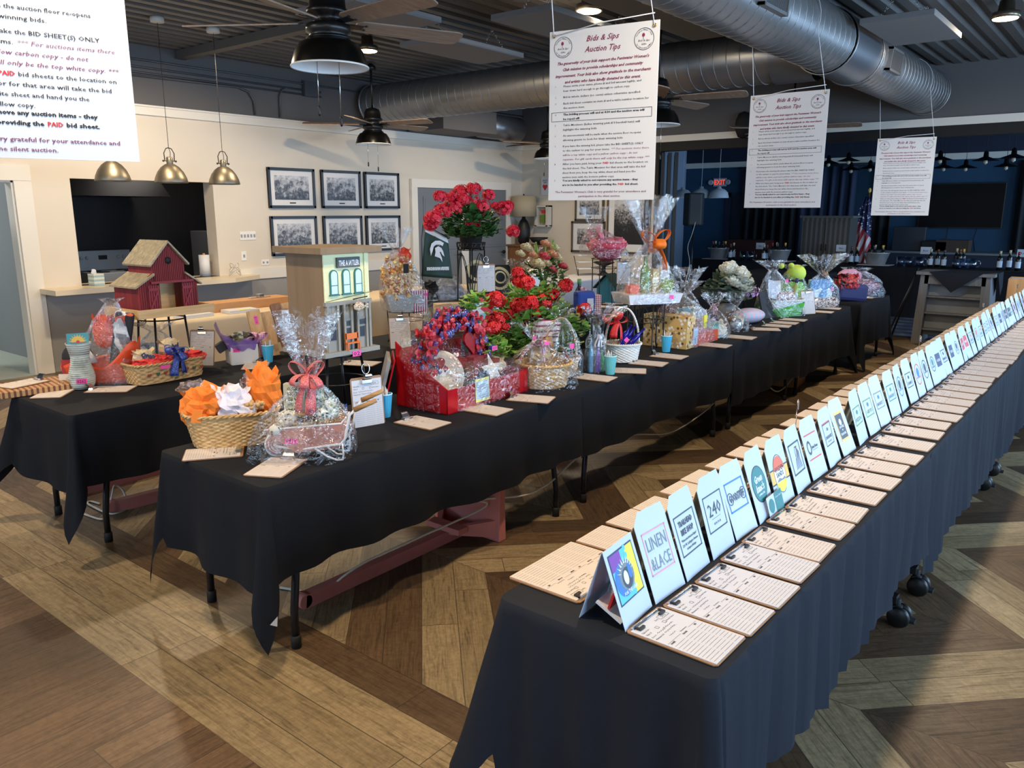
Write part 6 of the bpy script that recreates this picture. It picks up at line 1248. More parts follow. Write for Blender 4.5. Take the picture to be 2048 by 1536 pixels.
bow(t, (.02, -.1, .165), .085, dots('blue_glitter', (40, 62, 150), [(120, 160, 230), (200, 220, 250)], 260, .25), 'glitter_bow', 6, 3, 7, .4, -1.5); pink_tag(t, FRONT(-.07, -.125, .1), '', .06, .02)
# barn birdhouse on a stand
b0 = az(274, 640, 1.1); t = thing('barn_birdhouse', 'red barn birdhouse with grey shingle roof standing in a wooden tray', 'birdhouse', (b0.x + .26, b0.y + .21, 1.1), .04); t.scale = (1.0, 1.0, 1.08)
PINE = wood('pine', (206, 166, 112), (230, 196, 146), 1, 0, .6); BR = wood('barn_red', (104, 24, 30), (138, 38, 42), 1, 2, .7); ROOF = wood('weathered_roof', (134, 122, 98), (180, 168, 142), 1.2, 0, .8)
m = MB().box((-.24, -.19, 0), (.24, .19, .012)).box((-.26, -.21, 0), (.26, -.19, .05)).box((-.26, .19, 0), (.26, .21, .05)).box((-.26, -.19, 0), (-.24, .19, .05)).box((.24, -.19, 0), (.26, .19, .05)); m.build('feeder_tray', PINE, t)
def ribbed(mb, pts, y, n, x0, x1, zt):  # vertical battens on a front panel
    for i in range(n): x = x0 + (x1 - x0) * (i + .5) / n; mb.box((x - .003, y - .004, pts), (x + .003, y, zt(x)))
zc = lambda x: .42 - abs(x) * 1.0 + .0; 
fr = MB(); fr.prism([(-.11, .2), (.11, .2), (.11, .31), (0, .42), (-.11, .31)], -.14, -.128); fr.prism([(-.21, .012), (-.085, .012), (-.085, .25), (-.11, .25), (-.21, .185)], -.14, -.128); fr.prism([(.085, .012), (.19, .012), (.19, .185), (.11, .24), (.085, .25)], -.14, -.128); ribbed(fr, .2, -.14, 17, -.105, .105, lambda x: .41 - abs(x)); ribbed(fr, .012, -.14, 8, -.205, -.09, lambda x: .24 - max(0, -x - .11) * .6); ribbed(fr, .012, -.14, 6, .09, .187, lambda x: .24 - max(0, x - .11) * .6)
fr.build('barn_front', BR, t); [MB().box(q_[0], q_[1]).build('barn_side', BR, t) for q_ in (((-.21, -.13, .012), (-.2, .15, .19)), ((-.11, -.13, .2), (-.1, .14, .31)), ((.1, -.13, .2), (.11, .14, .31)), ((.18, -.13, .012), (.19, .15, .19)))]; MB().box((-.1, .13, .012), (.11, .14, .31)).box((.0, -.02, .012), (.1, -.01, .2)).build('bare_partition', PINE, t)
MB().lathe([(.02, 0), (.02, .004)], 20, X=FRONT(0, -.1445, .32)).build('entrance_hole', BLKM, t)
rf = MB(); 
for s in (-1, 1):
    rf.add([(0, -.165, .435), (s * .135, -.165, .298), (s * .135, .165, .298), (0, .165, .435), (0, -.165, .422), (s * .13, -.165, .288), (s * .13, .165, .288), (0, .165, .422)], [(0, 1, 2, 3), (7, 6, 5, 4), (0, 4, 5, 1), (1, 5, 6, 2), (2, 6, 7, 3)])
    e = .235 if s < 0 else .215; rf.add([(s * .105, -.16, .25), (s * e, -.16, .178), (s * e, .16, .178), (s * .105, .16, .25), (s * .105, -.16, .238), (s * e, -.16, .168), (s * e, .16, .168), (s * .105, .16, .238)], [(0, 1, 2, 3), (7, 6, 5, 4), (0, 4, 5, 1), (1, 5, 6, 2), (2, 6, 7, 3), (3, 7, 4, 0)])
rf.build('shingle_roof', ROOF, t)
for s in (-1, 1):
    m = MB(); x = s * .115
    for i in range(5): m.box((x - .035 + i * .015, -.15, .015), (x - .024 + i * .015, -.144, .18))
    m.box((x - .036, -.155, .03), (x + .036, -.15, .045)).box((x - .036, -.155, .15), (x + .036, -.15, .165)); m.box((-.006, -.155, -.065), (.006, -.15, .065), 0, TR(x, 0, .098) @ RY(.5)); m.build('barn_door', M('door_barn', (134, 32, 44), .6), t)
MB().box((-.13, -.157, .19), (.16, -.143, .203)).build('door_rail', M('door_barn', (134, 32, 44), .6), t)
st = thing('plant_stand', 'black rod stand carrying the red barn birdhouse', 'plant stand', (b0.x + .27, b0.y + .22, T + .002), .2); wire_stand(st, .17, .345, 4, .007, (.93, .15), False, .16); MB().box((-.06, -.05, .343), (.06, .05, .352)).build('top_plate', BLK, st)
# bundle standing under the barn stand
t = thing('cellophane_gift', 'silvery cellophane bundle with blue and white goods under the barn stand', 'gift', (b0.x + .22, b0.y + .22, T + .002), -.6); MB().box((-.09, -.05, .03), (.09, .05, .16)).build('blue_goods', spots('bluewhite', [(170, 190, 214), (110, 130, 160), (220, 226, 232)], 30), t); MB().box((-.1, -.06, 0), (.1, .06, .035)).build('dark_base', BLKM, t); wrap(t, .12, .09, .24, .03, .06, .08, 107, 3, (0, 0), .05, 0, None, 3, 36, .1)
t = thing('wire_coil', 'coil of dark wire on the stand left side', 'wire', aY(278, 645, b0.y), 0); m = MB(); [m.tube([(.045 * math.cos(q) * (1 + k * .12), .01 * k, .022 * math.sin(q) + .006 * k) for q in [i * PI / 12 for i in range(24)]], .0016, 4, closed=True) for k in range(4)]; m.build('coil', BLKM, t)
p = on(418, 733); bid_board((p.x - .02, p.y + .03, T + .125), (PI / 2 - .28, 0, math.radians(-52)), 'clipboard leaning upright between heart basket and white box', 'bid-sheet clipboards with metal clips among the gifts', 1, None, 'bull')
# white box with lilac cellophane
t = thing('gift_box', 'white box numbered 0399 with lilac cellophane and pink checked bow', 'gift', (2.98, 4.72, T + .002), -.28); o = MB().box((-.09, -.07, 0), (.09, .07, .13)).build('white_box', PAPER, t, bevel=.002); pink_tag(t, FRONT(-.055, -.072, .1), '0399', .045, .025)
PF = film('lilac_film', (190, 150, 235), .1, .12, .15); m = MB(); R = random.Random(3)
m.sheet(lambda u, v: (sup(2 * PI * u, 3)[0] * (.1 + .03 * v) - .03 * v, sup(2 * PI * u, 3)[1] * (.08 + .03 * v), .1 + v * (.07 + .12 * max(0, -math.cos(2 * PI * u)) ** 3) + .01 * math.sin(u * 50)), 60, 5, 0, False, True); m.build('lilac_cellophane', M('lilac_sheet', (140, 104, 190), .3, Alpha=.75), t)
m = MB(); crumple(m, (.0, 0, .16), (.09, .05, .05), 0, 9, 14, .4); m.build('herb_goods', spots('herb', [(120, 126, 90), (90, 96, 150), (180, 176, 160), (70, 66, 50)], 34), t); MB().box((-.09, -.02, .14), (-.03, .02, .2), 0, RY(-.5)).build('dark_label_bottle', M('label_black', (40, 34, 32), .5), t); bow(t, (.1, -.05, .15), .075, stripes('pink_check', (224, 150, 180), (236, 200, 210), 70, 0, .5, .6, (200, 120, 190), 2), 'checked_bow', 4, 2, 5, .45, .2)
lay(512, 732, math.radians(-40), 'clipboard lying before the white box with lilac cellophane', 2)
cup(537, 724, 'blue pen cup before the leaning wooden boards', CUPB, 17)
OAK = wood('oak_plank', (176, 134, 86), (206, 166, 116), .7, 2, .5); WAL = wood('walnut_plank', (112, 74, 50), (150, 104, 74), .7, 2, .5)
t = thing('wooden_stand', 'light and dark wooden plank rack with a pink tag on the left row', 'wood rack', (3.3, 4.78, T + .002), -.45)
MB().box((-.14, -.02, 0), (-.05, .02, .34), 0, RX(-.3) @ RY(-.12)).build('oak_plank', OAK, t); MB().box((-.05, .0, 0), (.02, .03, .32), 0, RX(-.3) @ RY(-.12)).build('oak_plank', OAK, t); MB().box((.05, -.03, 0), (.12, .02, .36), 0, RX(-.32) @ RY(-.18)).build('walnut_plank', WAL, t); MB().box((.12, -.02, 0), (.18, .02, .35), 0, RX(-.32) @ RY(-.18)).build('oak_plank', OAK, t); MB().box((.02, .03, .1), (.1, .05, .26), 0, RX(-.3)).build('cross_plank', OAK, t); MB().box((.1, -.1, .08), (.3, -.07, .12), 0, RY(-.45)).build('walnut_strut', WAL, t)
pink_tag(t, RX(-.3) @ RY(-.12) @ TR(-.09, -.022, .27) @ RX(PI / 2) @ RZ(PI / 2), '0115', .06, .026)
t = thing('number_holder', 'wire clip holder standing in front of the oak planks', 'card holder', (3.1, 4.66, T + .002), -.6); MB().tube([(0, 0, 0), (0, 0, .17)], .0016).tube([(.016 * math.cos(a), 0, .186 + .018 * math.sin(a)) for a in [2.0 + i_ * PI / 8 for i_ in range(13)]], .0016).lathe([(.025, 0), (.025, .005), (0, .009)], 16).build('wire_stem', BLKM, t)
bid_board(aY(588, 650, 4.72), (PI / 2 - .2, 0, -.45), 'clipboard with white sheet leaning on the walnut strut beside the shopfront birdhouse', 'bid-sheet clipboards with metal clips among the gifts', 3, 1, 'bull')
lay(722, 727, .4, 'clipboard lying on the left row behind the shopfront birdhouse', 1)
# popcorn gift on wire stand
st = thing('plant_stand', 'black wire basket stand carrying the popcorn gift', 'plant stand', (4.32, 4.52, T + .002), .4); wire_stand(st, .13, .24, 4, .005, (1, .72), False, .16)
t = thing('popcorn_gift', 'caramel popcorn gift with red striped popcorn box in tall cellophane', 'gift', (4.32, 4.52, T + .245), -.55)
MB().frustum((-.03, 0, 0), .2, .16, .28, .2, .13).build('grey_bin', M('bin_grey', (190, 186, 180), .5), t)
m = MB(); R = random.Random(12)
for k in range(230): a = R.uniform(0, 6.28); z = R.uniform(.1, .42); rr = .125 * (1 - max(0, z - .28) * 2.6) * math.sqrt(R.random()); m.ball((-.05 + rr * math.cos(a) * 1.1, rr * math.sin(a), z), R.uniform(.012, .02), 0, 6, amp=.6, seed=k)
m.build('popcorn', spots('popcorn_mix', [(244, 206, 110), (230, 160, 60), (246, 226, 160), (210, 110, 50)], 60), t)
o = MB().frustum((.1, -.06, -.02), .1, .05, .13, .07, .18).build('striped_box', stripes('popcorn_stripe', (196, 40, 80), (240, 236, 236), 55, 0), t); g = MB(); disc(g, 0, 0, .033, 0, 0, 20); glyphs(g, 'POP', 0, .004, .018, .035, 'C', 1, 0, .0006, None, .0005); glyphs(g, 'CORN', 0, -.018, .018, .045, 'C', 1, 0, .0006, None, .0005); g.build('box_lettering', [PAPER, REDI], o).matrix_local = FRONT(.1, -.097, .07) 
m = MB(); crumple(m, (.0, 0, .42), (.05, .04, .06), 0, 3, 12, .5); m.build('red_ribbon', M('foil_red_orange', (226, 70, 40), .4), t); wrap(t, .17, .13, .47, .025, .16, .09, 121, 2.6, (-.06, 0), .15, 0, None, 2.4, 46, .1); pink_tag(t, FRONT(.14, -.105, .13), '', .03, .02); MB().box((-.035, -.13, .3), (.005, -.125, .37)).build('dark_label', BLKM, t)
bid_board(aY(800, 665, 4.3), (PI / 2 - .12, 0, -.5), 'brown clipboard hung upright on the popcorn stand', 'bid-sheet clipboards with metal clips among the gifts', 2, None, 'bull')
t = thing('cellophane_gift', 'small bright gift with pink tag squeezed between shopfront birdhouse and popcorn', 'gift', (3.95, 4.75, T + .002), 0); m = MB(); crumple(m, (0, 0, .2), (.05, .05, .18), 0, 5, 14, .4); m.build('bright_goods', spots('bright_mix', [(210, 190, 170), (200, 90, 80), (230, 190, 60), (120, 140, 170)], 24), t); pink_tag(t, FRONT(0, -.06, .36), '', .03, .03)
# festive bags and towels
t = thing('gift_bag', 'kraft gift bag with red deer beside a festive bag, dark label on front', 'gift', (4.92, 4.6, T + .002), -.5); MB().box((-.13, -.07, 0), (.13, .07, .24)).build('kraft_bag', FOLDK, t, bevel=.003); MB().box((-.12, -.085, .06), (.03, -.073, .2)).build('red_print', M('deer_red', (206, 60, 44), .6), t); MB().box((.04, -.09, .1), (.12, -.073, .22)).build('dark_label', BLKM, t)
t = thing('gift_bag', 'festive red white and blue leaf patterned gift bag by the red geranium', 'gift', (5.3, 4.46, T + .002), -.5); MB().box((-.2, -.06, 0), (.2, .06, .26)).build('patterned_bag', spots('festive', [(226, 236, 240), (150, 206, 214), (206, 50, 60), (40, 90, 110), (236, 240, 240)], 16), t, bevel=.003); MB().box((-.2, -.064, .235), (.2, .064, .262)).build('red_top_band', REDI, t)
t = thing('cloth_gift', 'silver and black cloth bundle under the green pennant flag in cellophane', 'gift', (5.15, 4.85, T + .002), -.5); m = MB(); crumple(m, (0, 0, .3), (.14, .09, .08), 0, 4, 14, .4); m.build('silver_cloth', M('cloth_silver', (150, 156, 170), .5), t); m = MB(); crumple(m, (-.15, 0, .3), (.08, .07, .1), 0, 6, 14, .5); m.build('black_cloth', BLKM, t); MB().box((-.2, -.08, 0), (.2, .08, .24)).build('carrier_box', BLKM, t); wrap(t, .23, .14, .42, .05, .03, .06, 131, 2.6, (0, 0), .1, 0, None, 3, 40, .14)
t = thing('spirit_towel', 'black and gold towel with curved emblem draped beside the flag', 'towel', (5.75, 4.86, T + .24), -.55); o = MB().box((-.22, -.02, 0), (.22, .02, .27), 0, RX(-.2)).build('towel_cloth', BLKM, t, bevel=.01); g = MB(); disc(g, -.12, .22, .1, 0, 0, 30, r0=.07); disc(g, .1, .14, .11, 0, 0, 30, r0=.085); disc(g, .11, .15, .06, 0, 0, 24, r0=.045); flat(g, -.21, .03, -.02, .1, 0); g.build('towel_emblem', M('vegas_gold', (206, 190, 140), .6), o).matrix_local = RX(-.2) @ FRONT(0, -.0225, 0)
MB().box((-.2, -.08, -.24), (.2, .1, -.0)).build('towel_box', M('box_dark', (50, 44, 40), .6), t)
# pennant flag with helmet
q = aY(878, 500, 4.75); t = thing('garden_flag', 'dark green pennant flag with white helmet emblem and lettering on a black rod', 'flag', (q.x, 4.75, T + .002), -.62); FG = M('flag_green', (24, 54, 46), .6, var=.08); zt = aY(850, 470, 4.75).z - T; 
def P2(px, py): v = aY(px, py, 4.75); X_ = (TR(q.x, 4.75, T) @ RZ(-.62)).inverted(); v = X_ @ v; k = CP - aY(px, py, 4.75); c = X_ @ CP; r_ = v - c; s = -c.y / r_.y; return c + r_ * s
A_, B_, C_, D_ = P2(851, 455), P2(896, 480), P2(906, 558), P2(843, 553)
m = MB(); m.sheet(lambda u, v: tuple((A_ * (1 - u) + B_ * u) * (1 - v) + (D_ * (1 - u) + C_ * u) * v + Vector((0, .012 * math.sin(u * 7 + v * 2), 0))), 14, 14); o = m.build('flag_cloth', FG, t, solid=.002)
Wf = (B_ - A_).x; m = MB(); m.sheet(lambda u, v: tuple((A_ * (1 - u) + B_ * u) * (1 - v * .09) + (D_ * (1 - u) + C_ * u) * v * .09 + Vector((0, .012 * math.sin(u * 7) - .003, 0))), 14, 2); m.build('white_header', PAPER, o)
g = MB(); cxm = (A_.x + B_.x + C_.x + D_.x) / 4; czm = (A_.z + C_.z) / 2; s = abs(Wf) * 1.0
crest = [(-.32, -.2), (-.36, .1), (-.28, .34), (-.1, .46), (.12, .46), (.3, .36), (.24, .22), (.1, .3), (-.06, .3), (-.18, .2), (-.24, .0)]
helm = [(-.12, .14), (.04, .22), (.18, .14), (.26, .0), (.32, -.24), (.22, -.16), (.14, -.02), (.1, -.04), (.2, -.3), (.22, -.48), (.1, -.3), (-.14, -.22), (-.1, -.04)]
for pl in (crest, helm):
    g.add([(x * s * .95, y * s * 1.0, 0) for x, y in pl], [tuple(range(len(pl)))], 0)
for i in range(8): a = 1.0 + i * .24; g.add([(s * (-.02 + .2 * math.cos(a)), s * (.1 + .17 * math.sin(a)), 0), (s * (-.02 + .27 * math.cos(a)), s * (.1 + .23 * math.sin(a)), 0), (s * (-.02 + .27 * math.cos(a + .09)), s * (.1 + .23 * math.sin(a + .09)), 0), (s * (-.02 + .2 * math.cos(a + .09)), s * (.1 + .17 * math.sin(a + .09)), 0)], [(3, 2, 1, 0)], 0)
glyphs(g, 'MICHIGAN STATE', 0, -s * .82, s * .16, s * 1.0, 'C', 0, 0, .004); g.build('flag_emblem', PAPER, o).matrix_local = FRONT(cxm, -.03, czm + s * .1)
MB().tube([A_ + Vector((-.02, 0, .03)), A_ + Vector((-.035, 0, -.1)), (A_.x - .035, 0, 0)], .004, 6).tube([A_ + Vector((-.02, 0, .03)), B_ + Vector((.01, 0, .01))], .004, 6).build('flag_rod', BLK, t)
# geranium in black hanging pot on stand
gp = aY(942, 500, 4.62); GX = gp.x; t = thing('plant_stand', 'black wrought stand with lattice ring carrying the tall coral geranium', 'plant stand', (GX, 4.62, T + .002), .2); hz = gp.z - T
wire_stand(t, .12, hz, 4, .006, (1,), False, .13); m = MB(); [m.tube([(.118 * math.cos(q + .3 * (i % 2)), .118 * math.sin(q + .3 * (i % 2)), hz - .0 + .0), (.125 * math.cos(q + .3), .125 * math.sin(q + .3), hz + .06)], .004, 5) for i, q in enumerate([k * PI / 10 for k in range(20)])]; m.tube([(.125 * math.cos(q), .125 * math.sin(q), hz + .06) for q in [k * PI / 16 for k in range(32)]], .005, 6, closed=True); m.build('lattice_ring', BLK, t)
m = MB()
for k in range(4): a0 = .6 + k * PI / 2; m.tube([(.12 * math.cos(a0 + u * 1.57), .12 * math.sin(a0 + u * 1.57), hz * (.35 + .6 * math.sin(PI * u))) for u in [i / 12 for i in range(13)]], .004, 5)
m.build('arched_rods', BLK, t)
t = thing('coral_geranium', 'coral pink geranium in a dark hanging pot raised high on a black stand', 'potted plant', (GX, 4.62, T + hz + .006), 0); MB().lathe([(.075, 0), (.085, .02), (.11, .15), (.12, .155), (.12, .175), (.105, .175), (.1, .15), (0, .14)], 24).build('hanging_pot', M('pot_black', (30, 28, 28), .5), t)
foliage(t, (0, 0, .24), (.27, .22, .15), 700, 21, .05, LEAFD, 'foliage', .06); CG = M('geranium_coral', (226, 40, 66), .5, var=.12, vscale=40)
for k, (px, py, r) in enumerate(((880, 393, .05), (903, 394, .04), (922, 385, .07), (948, 378, .06), (977, 390, .05), (938, 408, .09), (962, 415, .08), (905, 415, .08), (885, 422, .07), (868, 435, .07), (862, 450, .055), (944, 448, .07), (1006, 418, .07), (1015, 412, .05), (1026, 463, .06), (925, 398, .05), (990, 412, .03))):
    q = aY(px, py, 4.62 - .1 + .05 * (k % 3)) - Vector(t.location); m = MB(); umbel(m, q, r * 1.1, 85, k + 50, 0, .014); o = m.build('flower_head', CG, t); MB().tube([q, q * .55 + Vector((0, 0, .12)), (0, 0, .16)], .0025, 5).build('flower_stem', STEM, o)
MB().tube([(0, -.0, .48 + .0), (.0, 0, .52), (.02, 0, .545), (.045, 0, .53), (.045, 0, .5)], .01, 8).tube([(0, 0, .48), (-.1, 0, .17)], .004).tube([(0, 0, .48), (.1, 0, .17)], .004).build('pot_hanger', BLKM, t); pink_tag(t, FRONT(.06, -.115, .13), '', .025, .035)
q = aY(972, 556, 4.48); bid_board(q, (PI / 2 - .05, 0, -.6), 'clipboard with blue-white sheet hung beside the coral geranium stand', 'bid-sheet clipboards with metal clips among the gifts', 1, 1, 'bull')
# rose arrangement
p = Vector((aY(1088, 560, 4.5).x, 4.5, T + .002)); t = thing('rose_arrangement', 'peach and pink rose arrangement with lilies and a white card', 'bouquet', p, 0); MB().lathe([(.06, 0), (.09, .04), (.09, .15), (.07, .2)], 24).build('vase', M('vase_clear', (190, 200, 200), .1), t); PEACH = M('rose_peach', (240, 190, 150), .6); PKR = M('rose_pink', (236, 120, 124), .6); LIL = M('lily_cream', (240, 226, 190), .6)
foliage(t, (0, 0, .38), (.28, .2, .2), 260, 31, .05, LEAFD)
m = MB(); R = random.Random(3)
for k in range(14): a = R.uniform(0, 6.28); m.tube([(0, 0, .3), (.1 * math.cos(a), .08 * math.sin(a), .55), (.16 * math.cos(a), .12 * math.sin(a), .66 + R.uniform(-.05, .1))], [.004, .004, .012], 6)
m.build('greenery_spikes', LEAF, t)
for k, (px, py, mt, r) in enumerate(((1062, 512, PEACH, .05), (1088, 516, PKR, .05), (1090, 490, PEACH, .045), (1075, 532, LIL, .06), (1052, 498, LIL, .05), (1104, 512, PEACH, .055), (1115, 520, LIL, .05), (1102, 542, PKR, .05), (1125, 535, PKR, .045), (1040, 510, LIL, .04), (1110, 500, LIL, .045), (1090, 528, LIL, .05))): q = aY(px, py, 4.4) - p; m = MB(); rose(m, q, r, k); m.build('rose', mt, t)
MB().box((-.07, -.002, -.03), (.07, .0, .03), 0, RY(.4)).build('white_card', PAPER, t, loc=aY(1070, 562, 4.3) - p)
# green metal pole of the pale flag behind
# bottle, blue box, birdhouse
t = thing('bottle_gift', 'dark wine bottle gift with pink bow beside the blue lunch box', 'gift', (aY(1158, 600, 4.5).x, 4.5, T + .002), 0); bottle(t, 0, 0, 0, .33, M('bottle_dark', (26, 24, 60), .2), 'wine_bottle', .045, None, PUR, LGRN); bow(t, (.02, -.05, .18), .09, M('ribbon_blush', (220, 170, 190), .5), 'ribbon_bow', 4, 2, 3, .3, -1.4)
t = thing('blue_tote', 'blue lunch tote with white and yellow emblem behind the red geranium', 'tote', (aY(1168, 600, 4.3).x, 4.3, T + .002), -.5); MB().box((-.1, -.06, 0), (.1, .06, .24)).build('tote_body', M('tote_blue', (36, 70, 160), .6), t, bevel=.03); MB().box((.0, -.07, .05), (.07, -.062, .17)).build('white_emblem', PAPER, t, bevel=.003); MB().box((-.12, -.08, .02), (-.05, -.065, .1)).build('yellow_patch', GOLD, t); MB().box((.1, -.05, 0), (.17, .05, .2)).build('gingham_bag', stripes('gingham', (196, 90, 100), (226, 220, 222), 50, 0, .5, .6, (150, 60, 80), 2), t, bevel=.01)
b1 = on(1186, 606); t = thing('blue_birdhouse', 'small teal birdhouse with dark green roof and white gable trim', 'birdhouse', (b1.x + .1, b1.y - .1, T + .002), -.12)
SB = M('siding_teal', (30, 110, 140), .6, var=.1); MB().prism([(-.13, 0), (.13, 0), (.13, .17), (0, .3), (-.13, .17)], -.14, .0, 0, RZ(PI / 2) @ TR(-.0, .0, 0)).build('house_body', SB, t)
m = MB()
for s in (-1, 1): m.add([(-.02, 0, .325), (-.02, s * .17, .165), (.17, s * .17, .165), (.17, 0, .325), (-.02, 0, .312), (-.02, s * .17, .15), (.17, s * .17, .15), (.17, 0, .312)], [(0, 1, 2, 3), (7, 6, 5, 4), (0, 4, 5, 1), (1, 5, 6, 2), (2, 6, 7, 3)])
m.build('roof', M('roof_green', (36, 60, 52), .6), t)
m = MB(); [m.box((.14, s * .13 - .012, 0), (.152, s * .13 + .012, .17)) for s in (-1, 1)]; m.build('white_trim', PAPER, t)
# pink bowl gift on wire stand
st = thing('plant_stand', 'thin dark wire stand holding the pink heart bowl gift', 'plant stand', (PBX := aY(1212, 540, 4.62).x, 4.62, T + .002), .4); wire_stand(st, .16, .5, 4, .006, (1, .8), False, .18)
t = thing('bowl_gift', 'pink and red bowl shaped gift with rosy bow raised on a wire stand', 'gift', (PBX, 4.62, T + .47), -.6); MB().lathe([(.05, 0), (.13, .05), (.2, .14), (.23, .2), (.21, .2), (.12, .06), (0, .04)], 30).build('red_bowl', dots('bowl_red', (196, 60, 80), [(236, 150, 170), (150, 60, 60)], 40, .4), t); m = MB(); [crumple(m, (x, 0, .2), (.1, .08, .06), 0, k + 4, 12, .5) for k, x in enumerate((-.1, .02, .12))]; m.build('pink_tissue', M('tissue_rose', (230, 120, 130), .6), t); bow(t, (-.12, -.04, .3), .13, M('bow_rose', (226, 130, 150), .5), 'rose_bow', 5, 1, 4, .3, -1.5); wrap(t, .24, .2, .38, .04, .2, .12, 141, 2.2, (-.15, 0), .05, .05, None, 2.2, 40, .14)
bid_board(aY(1247, 545, 4.4), (PI / 2, 0, -.55), 'clipboard with pale sheet hung beside the pink heart bowl stand', 'bid-sheet clipboards with metal clips among the gifts', 2, 1, 'bull')
small_gift(1180, 600, 'tall clear cellophane gift behind the teal birdhouse', .2, .04, .42, [M('salad_green', (120, 130, 90), .6), CR_, GOLD, REDI], 151, 0, 0, None, None, None, .06, .1, (7.9, 4.7, T))
for k, (px, py) in enumerate(((1213, 614), (1226, 607))): lay(px, py, .2 + .3 * k, ('clipboard lying before the teal birdhouse, nearer one', 'clipboard lying before the teal birdhouse, farther one')[k], k)
small_gift(1030, 590, 'pale cellophane bundle left of the rose arrangement', .14, .03, .46, [CR_, SIL, M('pale_blue', (180, 200, 220), .5)], 157, 0, 0, None, None, None, .1, .08, (aY(1030, 590, 4.7).x, 4.7, T))
# ================================================================== CREAM TABLE ROW
WT = M('worktop_tan', (190, 140, 90), .5); t = thing('wooden_organizer', 'long tan wooden board with metal clip on the cream table', 'wooden board', (4.75, 7.45, T + .002), .03); MB().box((-.55, -.12, 0), (.55, .15, .09)).build('board_body', WT, t, bevel=.004); MB().box((.1, -.02, .09), (.35, .03, .1)).box((.2, -.03, .1), (.26, .04, .13)).build('metal_clip', CHROME, t, bevel=.003)
for k, (x, y, r_, lb) in enumerate(((4.05, 7.2, .1, 'stack of white papers on the cream table nearest its left end'), (4.55, 7.18, -.1, 'second stack of white papers with yellow note on the cream table'), (5.1, 7.15, .05, 'white paper stack beside the tan wooden board'))):
    t = thing('paper_stack', lb, 'papers', (x, y, T + .002), r_); MB().box((-.16, -.1, 0), (.16, .1, .03)).build('sheets', PAPER, t); k == 1 and MB().box((-.05, -.1, .0305), (.06, -.04, .032)).build('yellow_note', YEL, t)
t = thing('wooden_block', 'small wooden round block behind the leaning planks', 'wooden block', (5.5, 7.2, T + .002), 0); MB().box((-.1, -.08, 0), (.12, .08, .12)).build('block_body', OAK, t); MB().lathe([(.16, 0), (.16, .02)], 28, c=(0, 0, .122)).build('pale_slice', FOLDK, t)
t = thing('tiered_stand', 'three tier white rectangular serving stand on dark wire', 'serving stand', aY(1175, 545, 7.05) * 1.0, -.6); t.location.z = T + .002
for k in range(3): MB().box((-.2 + .03 * k, -.12 + .08 * k, .1 + .1 * k), (.2 - .03 * k, .06 + .08 * k, .115 + .1 * k)).build('white_tier', PAPER, t)
MB().tube([(-.2, -.1, 0), (-.2, .1, .3)], .006).tube([(.2, -.1, 0), (.2, .1, .3)], .006).tube([(-.2, -.1, 0), (-.2, -.1, .1)], .006).tube([(.2, -.1, 0), (.2, -.1, .1)], .006).build('wire_frame', BLK, t)
t = thing('pedestal_bowl', 'cream enamel bowl on a black pedestal beside the tiered stand', 'bowl', (aY(1208, 520, 6.8).x, 6.8, T + .002), 0); MB().lathe([(.09, 0), (.1, .01), (.03, .06), (.03, .14), (.17, .2), (.17, .21), (0, .2)], 28).build('black_pedestal', BLK, t); MB().lathe([(.08, .21), (.17, .24), (.19, .36), (.2, .37), (.18, .36), (.15, .25), (0, .24)], 30).build('enamel_bowl', M('enamel_cream', (216, 206, 180), .4), t)
cloth('white tablecloth on the far left table below the serving stand', 8.75, 11.2, 6.6, 7.3, T, .5, M('cloth_white', (200, 200, 206), .8), (1, 1), .02, 0, 43); folding_table('folding table under the white cloth by the tiered stand', 8.77, 11.18, 6.62, 7.28, None)
small_gift(1150, 585, 'large loose cellophane heap below the serving stand', .25, .03, .4, [SIL, CR_], 161, 0, 0, None, None, None, .1, .1, (9.25, 6.95, T))
# ================================================================== COUNTER AND KITCHEN
t = thing('tissue_box', 'striped tissue box at the left edge of the kitchen hatch', 'tissue box', (4.07, YW - .1, .932), .1); MB().box((-.06, -.06, 0), (.06, .06, .13)).build('box_body', stripes('tissue_stripe', (200, 206, 196), (150, 176, 178), 22, 2), t); MB().ball((-.02, 0, .15), (.03, .01, .03), 0, 10, smooth=False, amp=.5).build('tissue', PAPER, t)
t = thing('paper_towel_roll', 'white paper towel roll at the right of the kitchen hatch', 'paper towel', (5.52, YW + .1, .932), 0); MB().lathe([(.02, 0), (.065, 0), (.065, .27), (.02, .27)], 28).build('towel_roll', PAPER, t); MB().lathe([(.015, 0), (.015, .29)], 12).build('tube', CARD, t)
t = thing('chrome_wire_rack', 'small chrome wire rack on the counter right end', 'wire rack', (5.8, YW - .13, .932), .3); m = MB(); [m.tube([(.1 * math.cos(q + k) * (1 - .2 * k), .05 * math.sin(q + k), .03 + .05 * k + .03 * math.sin(2 * q + k)) for q in [i * PI / 12 for i in range(24)]], .003, 5, closed=True) for k in range(3)]; m.build('wire_loops', CHROME, t)
SS = M('stainless', (196, 198, 202), .3, .7); WA = M('appliance_white', (176, 182, 188), .4)
t = thing('range_cooker', 'white electric range with black oven glass seen through the hatch', 'cooker', (5.3, 11.5, 0), 0); MB().box((-.4, -.35, 0), (.4, .35, .92)).box((-.4, .25, .92), (.4, .35, 1.2)).build('cooker_body', WA, t, bevel=.01); m = MB(); [m.lathe([(.09, 0), (.09, .008)], 20, c=(x, y, .92)) for x in (-.2, .2) for y in (-.15, .12)]; m.build('hotplates', BLK, t)
for k, x in enumerate((-.3, -.22, .22, .3)): MB().lathe([(.025, 0), (.022, .02)], 14, X=FRONT(x, .25, 1.1)).build('control_knob', WA, t)
MB().box((-.06, .245, 1.07), (.06, .25, 1.13)).build('clock_panel', BLK, t)
